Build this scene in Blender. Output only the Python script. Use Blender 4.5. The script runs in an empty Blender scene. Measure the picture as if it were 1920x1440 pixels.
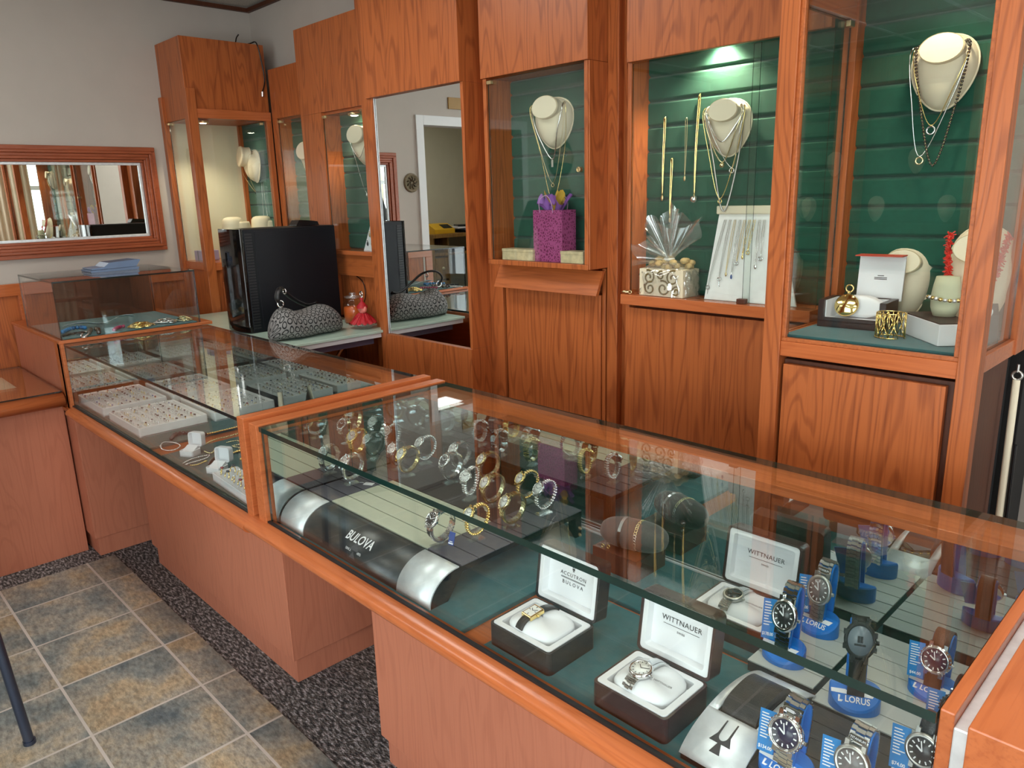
import bpy, math, random
from mathutils import Vector, Matrix, Euler
random.seed(7)
SC = bpy.context.scene
COL = SC.collection
PI = math.pi

# ------------------------------------------------------------------ camera
F_PX = 1413.508
CAM_R = ((0.6985107, 0.7151054, -0.0265907), (-0.1560762, 0.1885078, 0.9695901), (-0.6983717, 0.6731189, -0.2432857))  # right, up, forward
EYE = Vector((0.0, 0.0, 1.55))
cd = bpy.data.cameras.new('camera')
cam = bpy.data.objects.new('camera', cd)
COL.objects.link(cam)
cd.sensor_width = 36.0
cd.lens = F_PX * 36.0 / 1920.0
cd.clip_start = 0.02
_r, _u, _f = (Vector(v) for v in CAM_R)
cam.matrix_world = Matrix(((_r.x, _u.x, -_f.x, EYE.x), (_r.y, _u.y, -_f.y, EYE.y), (_r.z, _u.z, -_f.z, EYE.z), (0, 0, 0, 1)))
SC.camera = cam

# ------------------------------------------------------------------ exposure, sky, lights
SC.view_settings.view_transform = 'Standard'
SC.view_settings.look = 'None'
SC.view_settings.gamma = 1.0
SC.view_settings.use_curve_mapping = False
SC.view_settings.exposure = 0.06
SC.cycles.max_bounces = 10
SC.cycles.diffuse_bounces = 4
SC.cycles.glossy_bounces = 6
SC.cycles.transmission_bounces = 8
SC.cycles.transparent_max_bounces = 40
SC.cycles.caustics_reflective = False
SC.cycles.caustics_refractive = False
SC.cycles.sample_clamp_indirect = 4.0

world = bpy.data.worlds.new('sky')
SC.world = world
world.use_nodes = True
wn = world.node_tree
wn.nodes.clear()
w_out = wn.nodes.new('ShaderNodeOutputWorld')
w_bg = wn.nodes.new('ShaderNodeBackground')
w_sky = wn.nodes.new('ShaderNodeTexSky')
w_sky.sky_type = 'NISHITA'
w_sky.sun_disc = False
w_sky.sun_elevation = math.radians(42)
w_sky.sun_rotation = math.radians(200)
w_sky.altitude = 100
w_bg.inputs['Strength'].default_value = 0.35
wn.links.new(w_sky.outputs[0], w_bg.inputs[0])
wn.links.new(w_bg.outputs[0], w_out.inputs[0])

def area_light(name, loc, rot, sx, sy, power, col):
    l = bpy.data.lights.new(name, 'AREA')
    l.shape = 'RECTANGLE'
    l.size, l.size_y = sx, sy
    l.energy = power
    l.color = col
    o = bpy.data.objects.new(name, l)
    o.location = loc
    o.rotation_euler = rot
    COL.objects.link(o)
    return o

# daylight through two shop windows, plus fill through an added front one (each fills its own opening, just outside the glass)
area_light('daylight_entrance', (2.62, 2.17, 1.30), (0, math.radians(90), 0), 2.1, 1.7, 75, (0.90, 0.95, 1.0))
area_light('daylight_shopfront', (2.62, -1.55, 1.30), (0, math.radians(90), 0), 2.1, 2.0, 85, (0.90, 0.95, 1.0))
area_light('added_front_fill', (0.0, -3.42, 1.32), (math.radians(90), 0, 0), 3.1, 2.0, 120, (0.90, 0.95, 1.0))  # fill lamp added to brighten the counter fronts

# ------------------------------------------------------------------ materials
def new_mat(name):
    m = bpy.data.materials.new(name)
    m.use_nodes = True
    nt = m.node_tree
    nt.nodes.clear()
    out = nt.nodes.new('ShaderNodeOutputMaterial')
    return m, nt, out

def srgb(r, g, b):
    f = lambda c: (c / 255 / 12.92) if c / 255 <= 0.04045 else ((c / 255 + 0.055) / 1.055) ** 2.4
    return (f(r), f(g), f(b), 1.0)

def plain(name, col, rough=0.5, metal=0.0, spec=0.5, bump=0.0, bscale=300.0, var=0.06, vscale=8.0, coat=0.0, sheen=0.0):
    m, nt, out = new_mat(name)
    p = nt.nodes.new('ShaderNodeBsdfPrincipled')
    p.inputs['Roughness'].default_value = rough
    p.inputs['Metallic'].default_value = metal
    p.inputs['Specular IOR Level'].default_value = spec
    p.inputs['Coat Weight'].default_value = coat
    p.inputs['Sheen Weight'].default_value = sheen
    tc = nt.nodes.new('ShaderNodeTexCoord')
    nz = nt.nodes.new('ShaderNodeTexNoise')
    nz.inputs['Scale'].default_value = vscale
    nz.inputs['Detail'].default_value = 4
    nt.links.new(tc.outputs['Object'], nz.inputs['Vector'])
    rp = nt.nodes.new('ShaderNodeValToRGB')
    rp.color_ramp.elements[0].position = 0.3
    rp.color_ramp.elements[1].position = 0.7
    rp.color_ramp.elements[0].color = tuple(c * (1 - var) for c in col[:3]) + (1,)
    rp.color_ramp.elements[1].color = tuple(min(1, c * (1 + var)) for c in col[:3]) + (1,)
    nt.links.new(nz.outputs['Fac'], rp.inputs['Fac'])
    nt.links.new(rp.outputs['Color'], p.inputs['Base Color'])
    if bump > 0:
        n2 = nt.nodes.new('ShaderNodeTexNoise')
        n2.inputs['Scale'].default_value = bscale
        n2.inputs['Detail'].default_value = 3
        nt.links.new(tc.outputs['Object'], n2.inputs['Vector'])
        b = nt.nodes.new('ShaderNodeBump')
        b.inputs['Strength'].default_value = bump
        b.inputs['Distance'].default_value = 0.002
        nt.links.new(n2.outputs['Fac'], b.inputs['Height'])
        nt.links.new(b.outputs['Normal'], p.inputs['Normal'])
    nt.links.new(p.outputs[0], out.inputs[0])
    return m

def wood(name, axis, light, dark, rough=0.36, strength=0.75, wave=True):
    """Stained ash: fine pores along one axis plus broad cathedral bands."""
    m, nt, out = new_mat(name)
    p = nt.nodes.new('ShaderNodeBsdfPrincipled')
    p.inputs['Roughness'].default_value = rough
    p.inputs['Specular IOR Level'].default_value = 0.45
    tc = nt.nodes.new('ShaderNodeTexCoord')
    def mapped(along, across):
        mp = nt.nodes.new('ShaderNodeMapping')
        s = [across] * 3
        s['xyz'.index(axis)] = along
        mp.inputs['Scale'].default_value = s
        nt.links.new(tc.outputs['Object'], mp.inputs['Vector'])
        return mp
    m1 = mapped(0.9, 7.5)
    n1 = nt.nodes.new('ShaderNodeTexNoise')
    n1.inputs['Scale'].default_value = 1.0
    n1.inputs['Detail'].default_value = 2.0
    n1.inputs['Distortion'].default_value = 0.4
    nt.links.new(m1.outputs[0], n1.inputs['Vector'])
    # growth rings: sine of the smooth field
    mul = nt.nodes.new('ShaderNodeMath'); mul.operation = 'MULTIPLY'; mul.inputs[1].default_value = 96.0
    sn = nt.nodes.new('ShaderNodeMath'); sn.operation = 'SINE'
    nt.links.new(n1.outputs['Fac'], mul.inputs[0])
    nt.links.new(mul.outputs[0], sn.inputs[0])
    r1 = nt.nodes.new('ShaderNodeMapRange')
    r1.inputs['From Min'].default_value = 0.25
    r1.inputs['From Max'].default_value = 1.0
    r1.inputs['To Min'].default_value = 0.0
    r1.inputs['To Max'].default_value = 0.55 if wave else 0.25
    nt.links.new(sn.outputs[0], r1.inputs['Value'])
    m2 = mapped(5.0, 170.0)
    n2 = nt.nodes.new('ShaderNodeTexNoise')
    n2.inputs['Scale'].default_value = 1.0
    n2.inputs['Detail'].default_value = 3.0
    nt.links.new(m2.outputs[0], n2.inputs['Vector'])
    r2 = nt.nodes.new('ShaderNodeMapRange')
    r2.inputs['From Min'].default_value = 0.48
    r2.inputs['From Max'].default_value = 0.72
    r2.inputs['To Max'].default_value = 0.5
    nt.links.new(n2.outputs['Fac'], r2.inputs['Value'])
    ad = nt.nodes.new('ShaderNodeMath'); ad.operation = 'ADD'; ad.use_clamp = True
    nt.links.new(r1.outputs[0], ad.inputs[0])
    nt.links.new(r2.outputs[0], ad.inputs[1])
    st = nt.nodes.new('ShaderNodeMath'); st.operation = 'MULTIPLY'; st.inputs[1].default_value = strength
    nt.links.new(ad.outputs[0], st.inputs[0])
    mx = nt.nodes.new('ShaderNodeMix'); mx.data_type = 'RGBA'
    mx.inputs['A'].default_value = light
    mx.inputs['B'].default_value = dark
    nt.links.new(st.outputs[0], mx.inputs['Factor'])
    # slow tone change from board to board
    n3 = nt.nodes.new('ShaderNodeTexNoise')
    n3.inputs['Scale'].default_value = 1.7
    nt.links.new(tc.outputs['Object'], n3.inputs['Vector'])
    hv = nt.nodes.new('ShaderNodeHueSaturation')
    r3 = nt.nodes.new('ShaderNodeMapRange')
    r3.inputs['To Min'].default_value = 0.86
    r3.inputs['To Max'].default_value = 1.14
    nt.links.new(n3.outputs['Fac'], r3.inputs['Value'])
    nt.links.new(r3.outputs[0], hv.inputs['Value'])
    nt.links.new(mx.outputs['Result'], hv.inputs['Color'])
    nt.links.new(hv.outputs['Color'], p.inputs['Base Color'])
    b = nt.nodes.new('ShaderNodeBump')
    b.inputs['Strength'].default_value = 0.12
    b.inputs['Distance'].default_value = 0.001
    b.invert = True
    nt.links.new(ad.outputs[0], b.inputs['Height'])
    nt.links.new(b.outputs['Normal'], p.inputs['Normal'])
    nt.links.new(p.outputs[0], out.inputs[0])
    return m

def pane(name, tint, f0=0.045, gain=1.0, rough=0.0, haze=0.0):
    """Thin clear sheet: see-through plus a mirror reflection that grows towards grazing angles."""
    m, nt, out = new_mat(name)
    ge = nt.nodes.new('ShaderNodeNewGeometry')
    dt = nt.nodes.new('ShaderNodeVectorMath'); dt.operation = 'DOT_PRODUCT'
    nt.links.new(ge.outputs['Normal'], dt.inputs[0])
    nt.links.new(ge.outputs['Incoming'], dt.inputs[1])
    ab = nt.nodes.new('ShaderNodeMath'); ab.operation = 'ABSOLUTE'
    nt.links.new(dt.outputs['Value'], ab.inputs[0])
    iv = nt.nodes.new('ShaderNodeMath'); iv.operation = 'SUBTRACT'; iv.inputs[0].default_value = 1.0; iv.use_clamp = True
    nt.links.new(ab.outputs[0], iv.inputs[1])
    pw = nt.nodes.new('ShaderNodeMath'); pw.operation = 'POWER'; pw.inputs[1].default_value = 5.0
    nt.links.new(iv.outputs[0], pw.inputs[0])
    ma = nt.nodes.new('ShaderNodeMath'); ma.operation = 'MULTIPLY_ADD'; ma.use_clamp = True
    ma.inputs[1].default_value = (1 - f0) * gain
    ma.inputs[2].default_value = f0 * gain
    nt.links.new(pw.outputs[0], ma.inputs[0])
    tr = nt.nodes.new('ShaderNodeBsdfTransparent')
    tr.inputs['Color'].default_value = tint
    gl = nt.nodes.new('ShaderNodeBsdfGlossy')
    gl.inputs['Roughness'].default_value = rough
    gl.inputs['Color'].default_value = (1, 1, 1, 1)
    mx = nt.nodes.new('ShaderNodeMixShader')
    nt.links.new(ma.outputs[0], mx.inputs['Fac'])
    if haze > 0:
        df = nt.nodes.new('ShaderNodeBsdfDiffuse')
        df.inputs['Color'].default_value = (0.9, 0.93, 0.95, 1)
        m2 = nt.nodes.new('ShaderNodeMixShader')
        m2.inputs['Fac'].default_value = haze
        nt.links.new(tr.outputs[0], m2.inputs[1])
        nt.links.new(df.outputs[0], m2.inputs[2])
        nt.links.new(m2.outputs[0], mx.inputs[1])
    else:
        nt.links.new(tr.outputs[0], mx.inputs[1])
    nt.links.new(gl.outputs[0], mx.inputs[2])
    nt.links.new(mx.outputs[0], out.inputs[0])
    return m

def glow(name, col, strength):
    m, nt, out = new_mat(name)
    e = nt.nodes.new('ShaderNodeEmission')
    e.inputs['Color'].default_value = col
    e.inputs['Strength'].default_value = strength
    nt.links.new(e.outputs[0], out.inputs[0])
    return m

W_L, W_D = srgb(182, 100, 52), srgb(118, 54, 26)
M = {}
M['wood_z'] = wood('cherry_ash_upright', 'z', W_L, W_D)
M['wood_x'] = wood('cherry_ash_lengthwise', 'x', W_L, W_D, wave=False)
M['wood_y'] = wood('cherry_ash_crosswise', 'y', W_L, W_D, wave=False)
M['wood_soft'] = wood('cherry_daylit_pink', 'z', srgb(194, 120, 92), srgb(166, 94, 70), rough=0.4, strength=0.5)  # pink cast of cool daylight on the counters is mixed into this colour
M['rail_x'] = wood('cherry_bullnose_lengthwise', 'x', srgb(194, 108, 62), srgb(150, 72, 34), rough=0.22, wave=False)
M['rail_y'] = wood('cherry_bullnose_crosswise', 'y', srgb(194, 108, 62), srgb(150, 72, 34), rough=0.22, wave=False)
M['wood_red'] = wood('cherry_moulding_red', 'y', srgb(164, 86, 54), srgb(108, 48, 24), rough=0.32, wave=False)
M['oak'] = wood('knotty_oak', 'z', srgb(160, 118, 60), srgb(80, 52, 22), rough=0.5)
M['dark_wood'] = wood('dark_brown_board', 'z', srgb(88, 46, 26), srgb(52, 26, 14), rough=0.5, strength=0.4)
M['glass'] = pane('clear_glass', (0.965, 0.985, 0.975, 1))
M['glass_top'] = pane('counter_glass', (0.945, 0.975, 0.962, 1), f0=0.05, gain=1.1)
M['glass_edge'] = plain('green_glass_edge', srgb(8, 44, 38), rough=0.12, spec=0.8, var=0.3)
M['glass_edge_black'] = plain('smoked_glass_edge', srgb(22, 30, 28), rough=0.15, spec=0.8)
M['acrylic'] = pane('clear_acrylic', (0.93, 0.95, 0.96, 1), f0=0.10, gain=1.6, rough=0.03, haze=0.06)
M['cellophane'] = pane('cellophane', (0.97, 0.98, 0.98, 1), f0=0.10, gain=1.6, rough=0.06, haze=0.05)
M['mirror'] = plain('mirror_silver', (0.86, 0.88, 0.87, 1), rough=0.0, metal=1.0, var=0.0)
M['mirror_soft'] = plain('case_mirror', (0.62, 0.68, 0.67, 1), rough=0.015, metal=1.0, var=0.0)
M['wall'] = plain('painted_wall', srgb(194, 185, 175), rough=0.8, var=0.02, bump=0.05, bscale=120)
M['wall_cream'] = plain('cream_wall', srgb(226, 220, 192), rough=0.8, var=0.02)
M['white_trim'] = plain('white_trim_paint', srgb(238, 240, 240), rough=0.45, var=0.02)
M['felt'] = plain('teal_felt', srgb(12, 94, 100), rough=0.95, bump=0.25, bscale=900, var=0.12, vscale=40, sheen=0.3)
M['felt_grey'] = plain('grey_green_felt', srgb(86, 108, 104), rough=0.95, bump=0.2, bscale=900, var=0.1, vscale=40)
M['pad_green'] = plain('padded_green_cloth', srgb(14, 80, 62), rough=0.85, bump=0.3, bscale=1500, var=0.10, vscale=60, sheen=0.25)
M['cream'] = plain('cream_leatherette', srgb(240, 228, 200), rough=0.55, var=0.02)
M['white_felt'] = plain('white_tray_cloth', srgb(252, 250, 247), rough=0.8, var=0.04, vscale=40)
M['white'] = plain('white_satin', srgb(242, 242, 244), rough=0.5, var=0.02)
M['white_gloss'] = plain('white_plastic', srgb(246, 246, 248), rough=0.25, var=0.01)
M['silver'] = plain('polished_steel', (0.84, 0.84, 0.84, 1), rough=0.09, metal=1.0, var=0.05, vscale=90)
M['steel_dull'] = plain('brushed_titanium', (0.56, 0.55, 0.52, 1), rough=0.34, metal=1.0, var=0.1, vscale=200)
M['gold'] = plain('polished_gold', (0.98, 0.74, 0.30, 1), rough=0.10, metal=1.0, var=0.05, vscale=90)
M['brass'] = plain('brass', (0.75, 0.60, 0.33, 1), rough=0.3, metal=1.0)
M['alu'] = plain('brushed_aluminium', (0.80, 0.83, 0.85, 1), rough=0.38, metal=0.35, var=0.08, vscale=60)
M['black'] = plain('black_lacquer', srgb(16, 16, 18), rough=0.25)
M['slate_panel'] = plain('dark_slate_panel', srgb(34, 38, 40), rough=0.3)
M['black_gloss'] = plain('black_gloss_plastic', srgb(10, 8, 8), rough=0.06, spec=0.6)
M['black_matte'] = plain('black_painted_steel', srgb(9, 11, 18), rough=0.5, spec=0.3)
M['leather_black'] = plain('black_leather', srgb(20, 20, 22), rough=0.3, bump=0.4, bscale=500)
M['leather_brown'] = plain('brown_leather', srgb(84, 58, 42), rough=0.5, bump=0.4, bscale=500)
M['rubber'] = plain('black_resin', srgb(24, 24, 26), rough=0.5)
M['espresso'] = plain('espresso_box', srgb(58, 34, 34), rough=0.28, var=0.1)
M['box_black'] = plain('black_leatherette_box', srgb(30, 28, 30), rough=0.35, bump=0.2, bscale=600)
M['blue'] = plain('blue_plastic', srgb(10, 118, 214), rough=0.3, spec=0.5)
M['blue_card'] = plain('blue_card', srgb(22, 132, 208), rough=0.55)
M['blue_tag'] = plain('deep_blue_tag', srgb(24, 62, 140), rough=0.3)
M['slat_grey'] = plain('charcoal_suede', srgb(92, 90, 98), rough=0.7, var=0.05)
M['slat_cream'] = plain('pale_suede', srgb(196, 200, 178), rough=0.7, var=0.03)
M['slat_white'] = plain('silver_grey_board', srgb(190, 194, 188), rough=0.5, var=0.03)
M['slat_black'] = plain('black_board', srgb(44, 42, 44), rough=0.5, var=0.1)
M['ivory'] = plain('ivory_dial', srgb(244, 242, 236), rough=0.3, var=0.01)
M['dial_dark'] = plain('charcoal_dial', srgb(44, 40, 44), rough=0.25)
M['dial_blue'] = plain('navy_dial', srgb(30, 28, 66), rough=0.22)
M['dial_grey'] = plain('grey_dial', srgb(120, 112, 112), rough=0.28)
M['dial_lcd'] = plain('digital_display', srgb(120, 130, 138), rough=0.2)
M['ink'] = plain('dark_print', srgb(40, 40, 44), rough=0.6, var=0.0)
M['white_ink'] = plain('white_print', srgb(248, 248, 250), rough=0.5, var=0.0)
M['suede_grey'] = plain('grey_suede', srgb(98, 90, 88), rough=0.9, var=0.08, vscale=60, sheen=0.3)
M['brown_cube'] = plain('brown_cube_laminate', srgb(92, 52, 42), rough=0.3)
M['coral'] = plain('red_coral', srgb(216, 60, 48), rough=0.35, var=0.2, vscale=120)
M['gem_clear'] = plain('bright_stone', (0.92, 0.94, 0.97, 1), rough=0.05, metal=0.6, var=0.2, vscale=300)
M['gem_red'] = plain('red_stone', srgb(150, 40, 50), rough=0.08, spec=0.9)
M['gem_blue'] = plain('blue_stone', srgb(50, 90, 160), rough=0.08, spec=0.9)
M['gem_dark'] = plain('dark_stone', srgb(40, 34, 40), rough=0.08, spec=0.9)
M['bead_dark'] = plain('dark_pearl', srgb(62, 54, 46), rough=0.15, spec=0.9)
M['lamp'] = glow('lamp_glow', (1.0, 0.90, 0.70, 1), 60)
M['tube'] = glow('ceiling_panel_glow', (1.0, 0.98, 0.94, 1), 8.0)
M['black_shade'] = plain('painted_gap_shade', srgb(14, 11, 10), rough=0.7)

# ------------------------------------------------------------------ mesh helpers
class MB:
    def __init__(s):
        s.v, s.f, s.mi, s.sm = [], [], [], []
        s.T = None
    def add(s, verts, faces, mi=0, smooth=False):
        b = len(s.v)
        for p in verts:
            p = Vector(p)
            s.v.append(s.T @ p if s.T is not None else p)
        for f in faces:
            s.f.append([i + b for i in f]); s.mi.append(mi); s.sm.append(smooth)
        return s
    def box(s, x0, y0, z0, x1, y1, z1, mi=0, thin=None, mi_edge=None):
        v = [(x0, y0, z0), (x1, y0, z0), (x1, y1, z0), (x0, y1, z0), (x0, y0, z1), (x1, y0, z1), (x1, y1, z1), (x0, y1, z1)]
        fs = {'z-': (0, 3, 2, 1), 'z+': (4, 5, 6, 7), 'y-': (0, 1, 5, 4), 'x+': (1, 2, 6, 5), 'y+': (2, 3, 7, 6), 'x-': (3, 0, 4, 7)}
        b = len(s.v)
        for p in v:
            p = Vector(p); s.v.append(s.T @ p if s.T is not None else p)
        for k, f in fs.items():
            s.f.append([i + b for i in f]); s.sm.append(False)
            s.mi.append(mi if (thin is None or k[0] == thin) else mi_edge)
        return s
    def cbox(s, c, d, mi=0):
        return s.box(c[0] - d[0] / 2, c[1] - d[1] / 2, c[2] - d[2] / 2, c[0] + d[0] / 2, c[1] + d[1] / 2, c[2] + d[2] / 2, mi)
    def grid(s, fn, nu, nv, cu=False, cv=False, mi=0, smooth=True):
        vs = [fn(i / (nu if cu else nu - 1), j / (nv if cv else nv - 1)) for i in range(nu) for j in range(nv)]
        fs = []
        for i in range(nu if cu else nu - 1):
            for j in range(nv if cv else nv - 1):
                a, b2 = i, (i + 1) % nu
                c, d = j, (j + 1) % nv
                fs.append((a * nv + c, b2 * nv + c, b2 * nv + d, a * nv + d))
        return s.add(vs, fs, mi, smooth)
    def tube(s, pts, r, n=6, closed=False, mi=0, flat=1.0, caps=True):
        pts = [Vector(p) for p in pts]
        m = len(pts)
        rr = r if isinstance(r, (list, tuple)) else [r] * m
        vs, fs = [], []
        prev = None
        for i, p in enumerate(pts):
            a = pts[(i - 1) % m] if (closed or i > 0) else p
            b2 = pts[(i + 1) % m] if (closed or i < m - 1) else p
            t = (b2 - a)
            t = t.normalized() if t.length > 1e-9 else Vector((0, 0, 1))
            if prev is None:
                up = Vector((0, 0, 1)) if abs(t.z) < 0.9 else Vector((1, 0, 0))
                n1 = t.cross(up).normalized()
            else:
                n1 = prev - t * prev.dot(t)
                n1 = n1.normalized() if n1.length > 1e-6 else t.orthogonal().normalized()
            prev = n1
            n2 = t.cross(n1)
            for k in range(n):
                q = 2 * PI * k / n
                vs.append(p + n1 * (math.cos(q) * rr[i]) + n2 * (math.sin(q) * rr[i] * flat))
        for i in range(m if closed else m - 1):
            j = (i + 1) % m
            for k in range(n):
                l = (k + 1) % n
                fs.append((i * n + k, i * n + l, j * n + l, j * n + k))
        if caps and not closed:
            fs.append(tuple(range(n - 1, -1, -1)))
            fs.append(tuple((m - 1) * n + k for k in range(n)))
        return s.add(vs, fs, mi, True)
    def cyl(s, p0, p1, r0, r1=None, n=20, mi=0, smooth=True):
        r1 = r0 if r1 is None else r1
        p0, p1 = Vector(p0), Vector(p1)
        t = (p1 - p0).normalized()
        n1 = t.orthogonal().normalized(); n2 = t.cross(n1)
        vs = []
        for p, r in ((p0, r0), (p1, r1)):
            for k in range(n):
                q = 2 * PI * k / n
                vs.append(p + n1 * math.cos(q) * r + n2 * math.sin(q) * r)
        s.add(vs, [(k, (k + 1) % n, n + (k + 1) % n, n + k) for k in range(n)], mi, smooth)
        s.add(vs, [tuple(range(n - 1, -1, -1)), tuple(range(n, 2 * n))], mi, False)
        return s
    def lathe(s, prof, n=24, c=(0, 0, 0), mi=0, sx=1.0, sy=1.0):
        vs = [(c[0] + r * math.cos(2 * PI * k / n) * sx, c[1] + r * math.sin(2 * PI * k / n) * sy, c[2] + z) for r, z in prof for k in range(n)]
        fs = [(i * n + k, i * n + (k + 1) % n, (i + 1) * n + (k + 1) % n, (i + 1) * n + k) for i in range(len(prof) - 1) for k in range(n)]
        s.add(vs, fs, mi, True)
        return s
    def ell(s, c, r, nu=16, nv=10, mi=0):
        def fn(u, v):
            th, ph = 2 * PI * u, PI * (v - 0.5) * 0.999
            return (c[0] + r[0] * math.cos(ph) * math.cos(th), c[1] + r[1] * math.cos(ph) * math.sin(th), c[2] + r[2] * math.sin(ph))
        return s.grid(fn, nu, nv, cu=True, mi=mi)
    def torus(s, c, R, r, ax='z', n=20, m=8, mi=0, sx=1.0, sy=1.0):
        def fn(u, v):
            a, b2 = 2 * PI * u, 2 * PI * v
            x, y, z = (R * sx + r * math.cos(b2)) * math.cos(a), (R * sy + r * math.cos(b2)) * math.sin(a), r * math.sin(b2)
            p = {'z': (x, y, z), 'y': (x, z, y), 'x': (z, x, y)}[ax]
            return (c[0] + p[0], c[1] + p[1], c[2] + p[2])
        return s.grid(fn, n, m, cu=True, cv=True, mi=mi)
    def prism(s, outl, ax, a, b, mi=0, smooth=False, cap=True):
        """Closed 2D outline swept along an axis from a to b (x: outline is y,z; y: x,z; z: x,y)."""
        put = {'x': lambda t, p: (t, p[0], p[1]), 'y': lambda t, p: (p[0], t, p[1]), 'z': lambda t, p: (p[0], p[1], t)}[ax]
        n = len(outl)
        vs = [put(a, p) for p in outl] + [put(b, p) for p in outl]
        s.add(vs, [(k, (k + 1) % n, n + (k + 1) % n, n + k) for k in range(n)], mi, smooth)
        if cap:
            s.add(vs, [tuple(range(n - 1, -1, -1)), tuple(range(n, 2 * n))], mi, False)
        return s
    def strip(s, line, ax, a, b, th, mi=0, smooth=True):
        """Open polyline in the plane across an axis, given thickness th and swept from a to b."""
        n = len(line)
        off = []
        for i, p in enumerate(line):
            q0, q1 = line[max(i - 1, 0)], line[min(i + 1, n - 1)]
            dx, dz = q1[0] - q0[0], q1[1] - q0[1]
            L = math.hypot(dx, dz) or 1
            off.append((p[0] - dz / L * th, p[1] + dx / L * th))
        return s.prism(list(line) + off[::-1], ax, a, b, mi, smooth)
    def mesh(s, name, mats):
        me = bpy.data.meshes.new(name)
        me.from_pydata([tuple(p) for p in s.v], [], s.f)
        for m in (mats if isinstance(mats, (list, tuple)) else [mats]):
            me.materials.append(M[m] if isinstance(m, str) else m)
        for i, p in enumerate(me.polygons):
            p.material_index = s.mi[i]
            p.use_smooth = s.sm[i]
        me.update()
        return me

def fix_normals(me):
    import bmesh
    bm = bmesh.new(); bm.from_mesh(me)
    bmesh.ops.remove_doubles(bm, verts=bm.verts, dist=1e-6)
    bmesh.ops.recalc_face_normals(bm, faces=bm.faces)
    bm.to_mesh(me); bm.free()

def obj(name, mb, mats, parent=None, label=None, bev=0.0, loc=None, rot=None, world=False, fix=False):
    me = mb if isinstance(mb, bpy.types.Mesh) else mb.mesh(name, mats)
    if fix: fix_normals(me)
    o = bpy.data.objects.new(name, me)
    COL.objects.link(o)
    if parent is not None:
        o.parent = parent
        if world:           # the mesh is written in room coordinates
            q = Vector((0, 0, 0)); p = parent
            while p is not None:
                q += Vector(p.location); p = p.parent
            o.location = -q
    if loc is not None: o.location = loc
    if rot is not None: o.rotation_euler = rot
    if label: o['label'] = label
    if bev > 0:
        b = o.modifiers.new('edge', 'BEVEL'); b.width = bev; b.segments = 2; b.limit_method = 'ANGLE'; b.angle_limit = math.radians(40)
    return o

def thing(name, label, cat, loc=(0, 0, 0), rotz=0.0, group=None, rot=None):
    o = bpy.data.objects.new(name, None)
    o.empty_display_size = 0.02
    COL.objects.link(o)
    o.location = loc
    o.rotation_euler = rot if rot is not None else (0, 0, rotz)
    o['label'] = label; o['category'] = cat
    if group: o['group'] = group
    return o

def tag(o, label, cat, group=None):
    o['label'] = label; o['category'] = cat
    if group: o['group'] = group
    return o

def struct(name, mb, mats, parent=None, bev=0.0, fix=False):
    o = obj(name, mb, mats, parent, bev=bev, fix=fix)
    if parent is None: o['kind'] = 'structure'
    return o

def text_mesh(body, size, mat, ext=0.0004, sx=1.0, align='CENTER', shear=0.0, space=1.0, bold=0.0):
    cu = bpy.data.curves.new('lettering', 'FONT')
    cu.body = body; cu.size = size; cu.extrude = ext; cu.align_x = align; cu.align_y = 'CENTER'; cu.shear = shear
    cu.space_character = space; cu.offset = bold
    cu.resolution_u = 3
    o = bpy.data.objects.new('lettering', cu)
    COL.objects.link(o)
    dg = bpy.context.evaluated_depsgraph_get()
    me = bpy.data.meshes.new_from_object(o.evaluated_get(dg))
    bpy.data.objects.remove(o)
    bpy.data.curves.remove(cu)
    me.materials.clear(); me.materials.append(M[mat])
    if sx != 1.0:
        for v in me.vertices: v.co.x *= sx
    return me

def glass_slab(mb, x0, y0, z0, x1, y1, z1, thin):
    return mb.box(x0, y0, z0, x1, y1, z1, 0, thin, 1)

# a pixel of the photograph turned into a point on a known plane of the room
def _ray(px, py):
    c = ((px - 960) / F_PX, -(py - 720) / F_PX, 1.0)
    return Vector([sum(c[k] * CAM_R[k][i] for k in range(3)) for i in range(3)])
def on(ax, val, px, py):
    d = _ray(px, py); i = 'xyz'.index(ax)
    return EYE + d * ((val - EYE[i]) / d[i])
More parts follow.
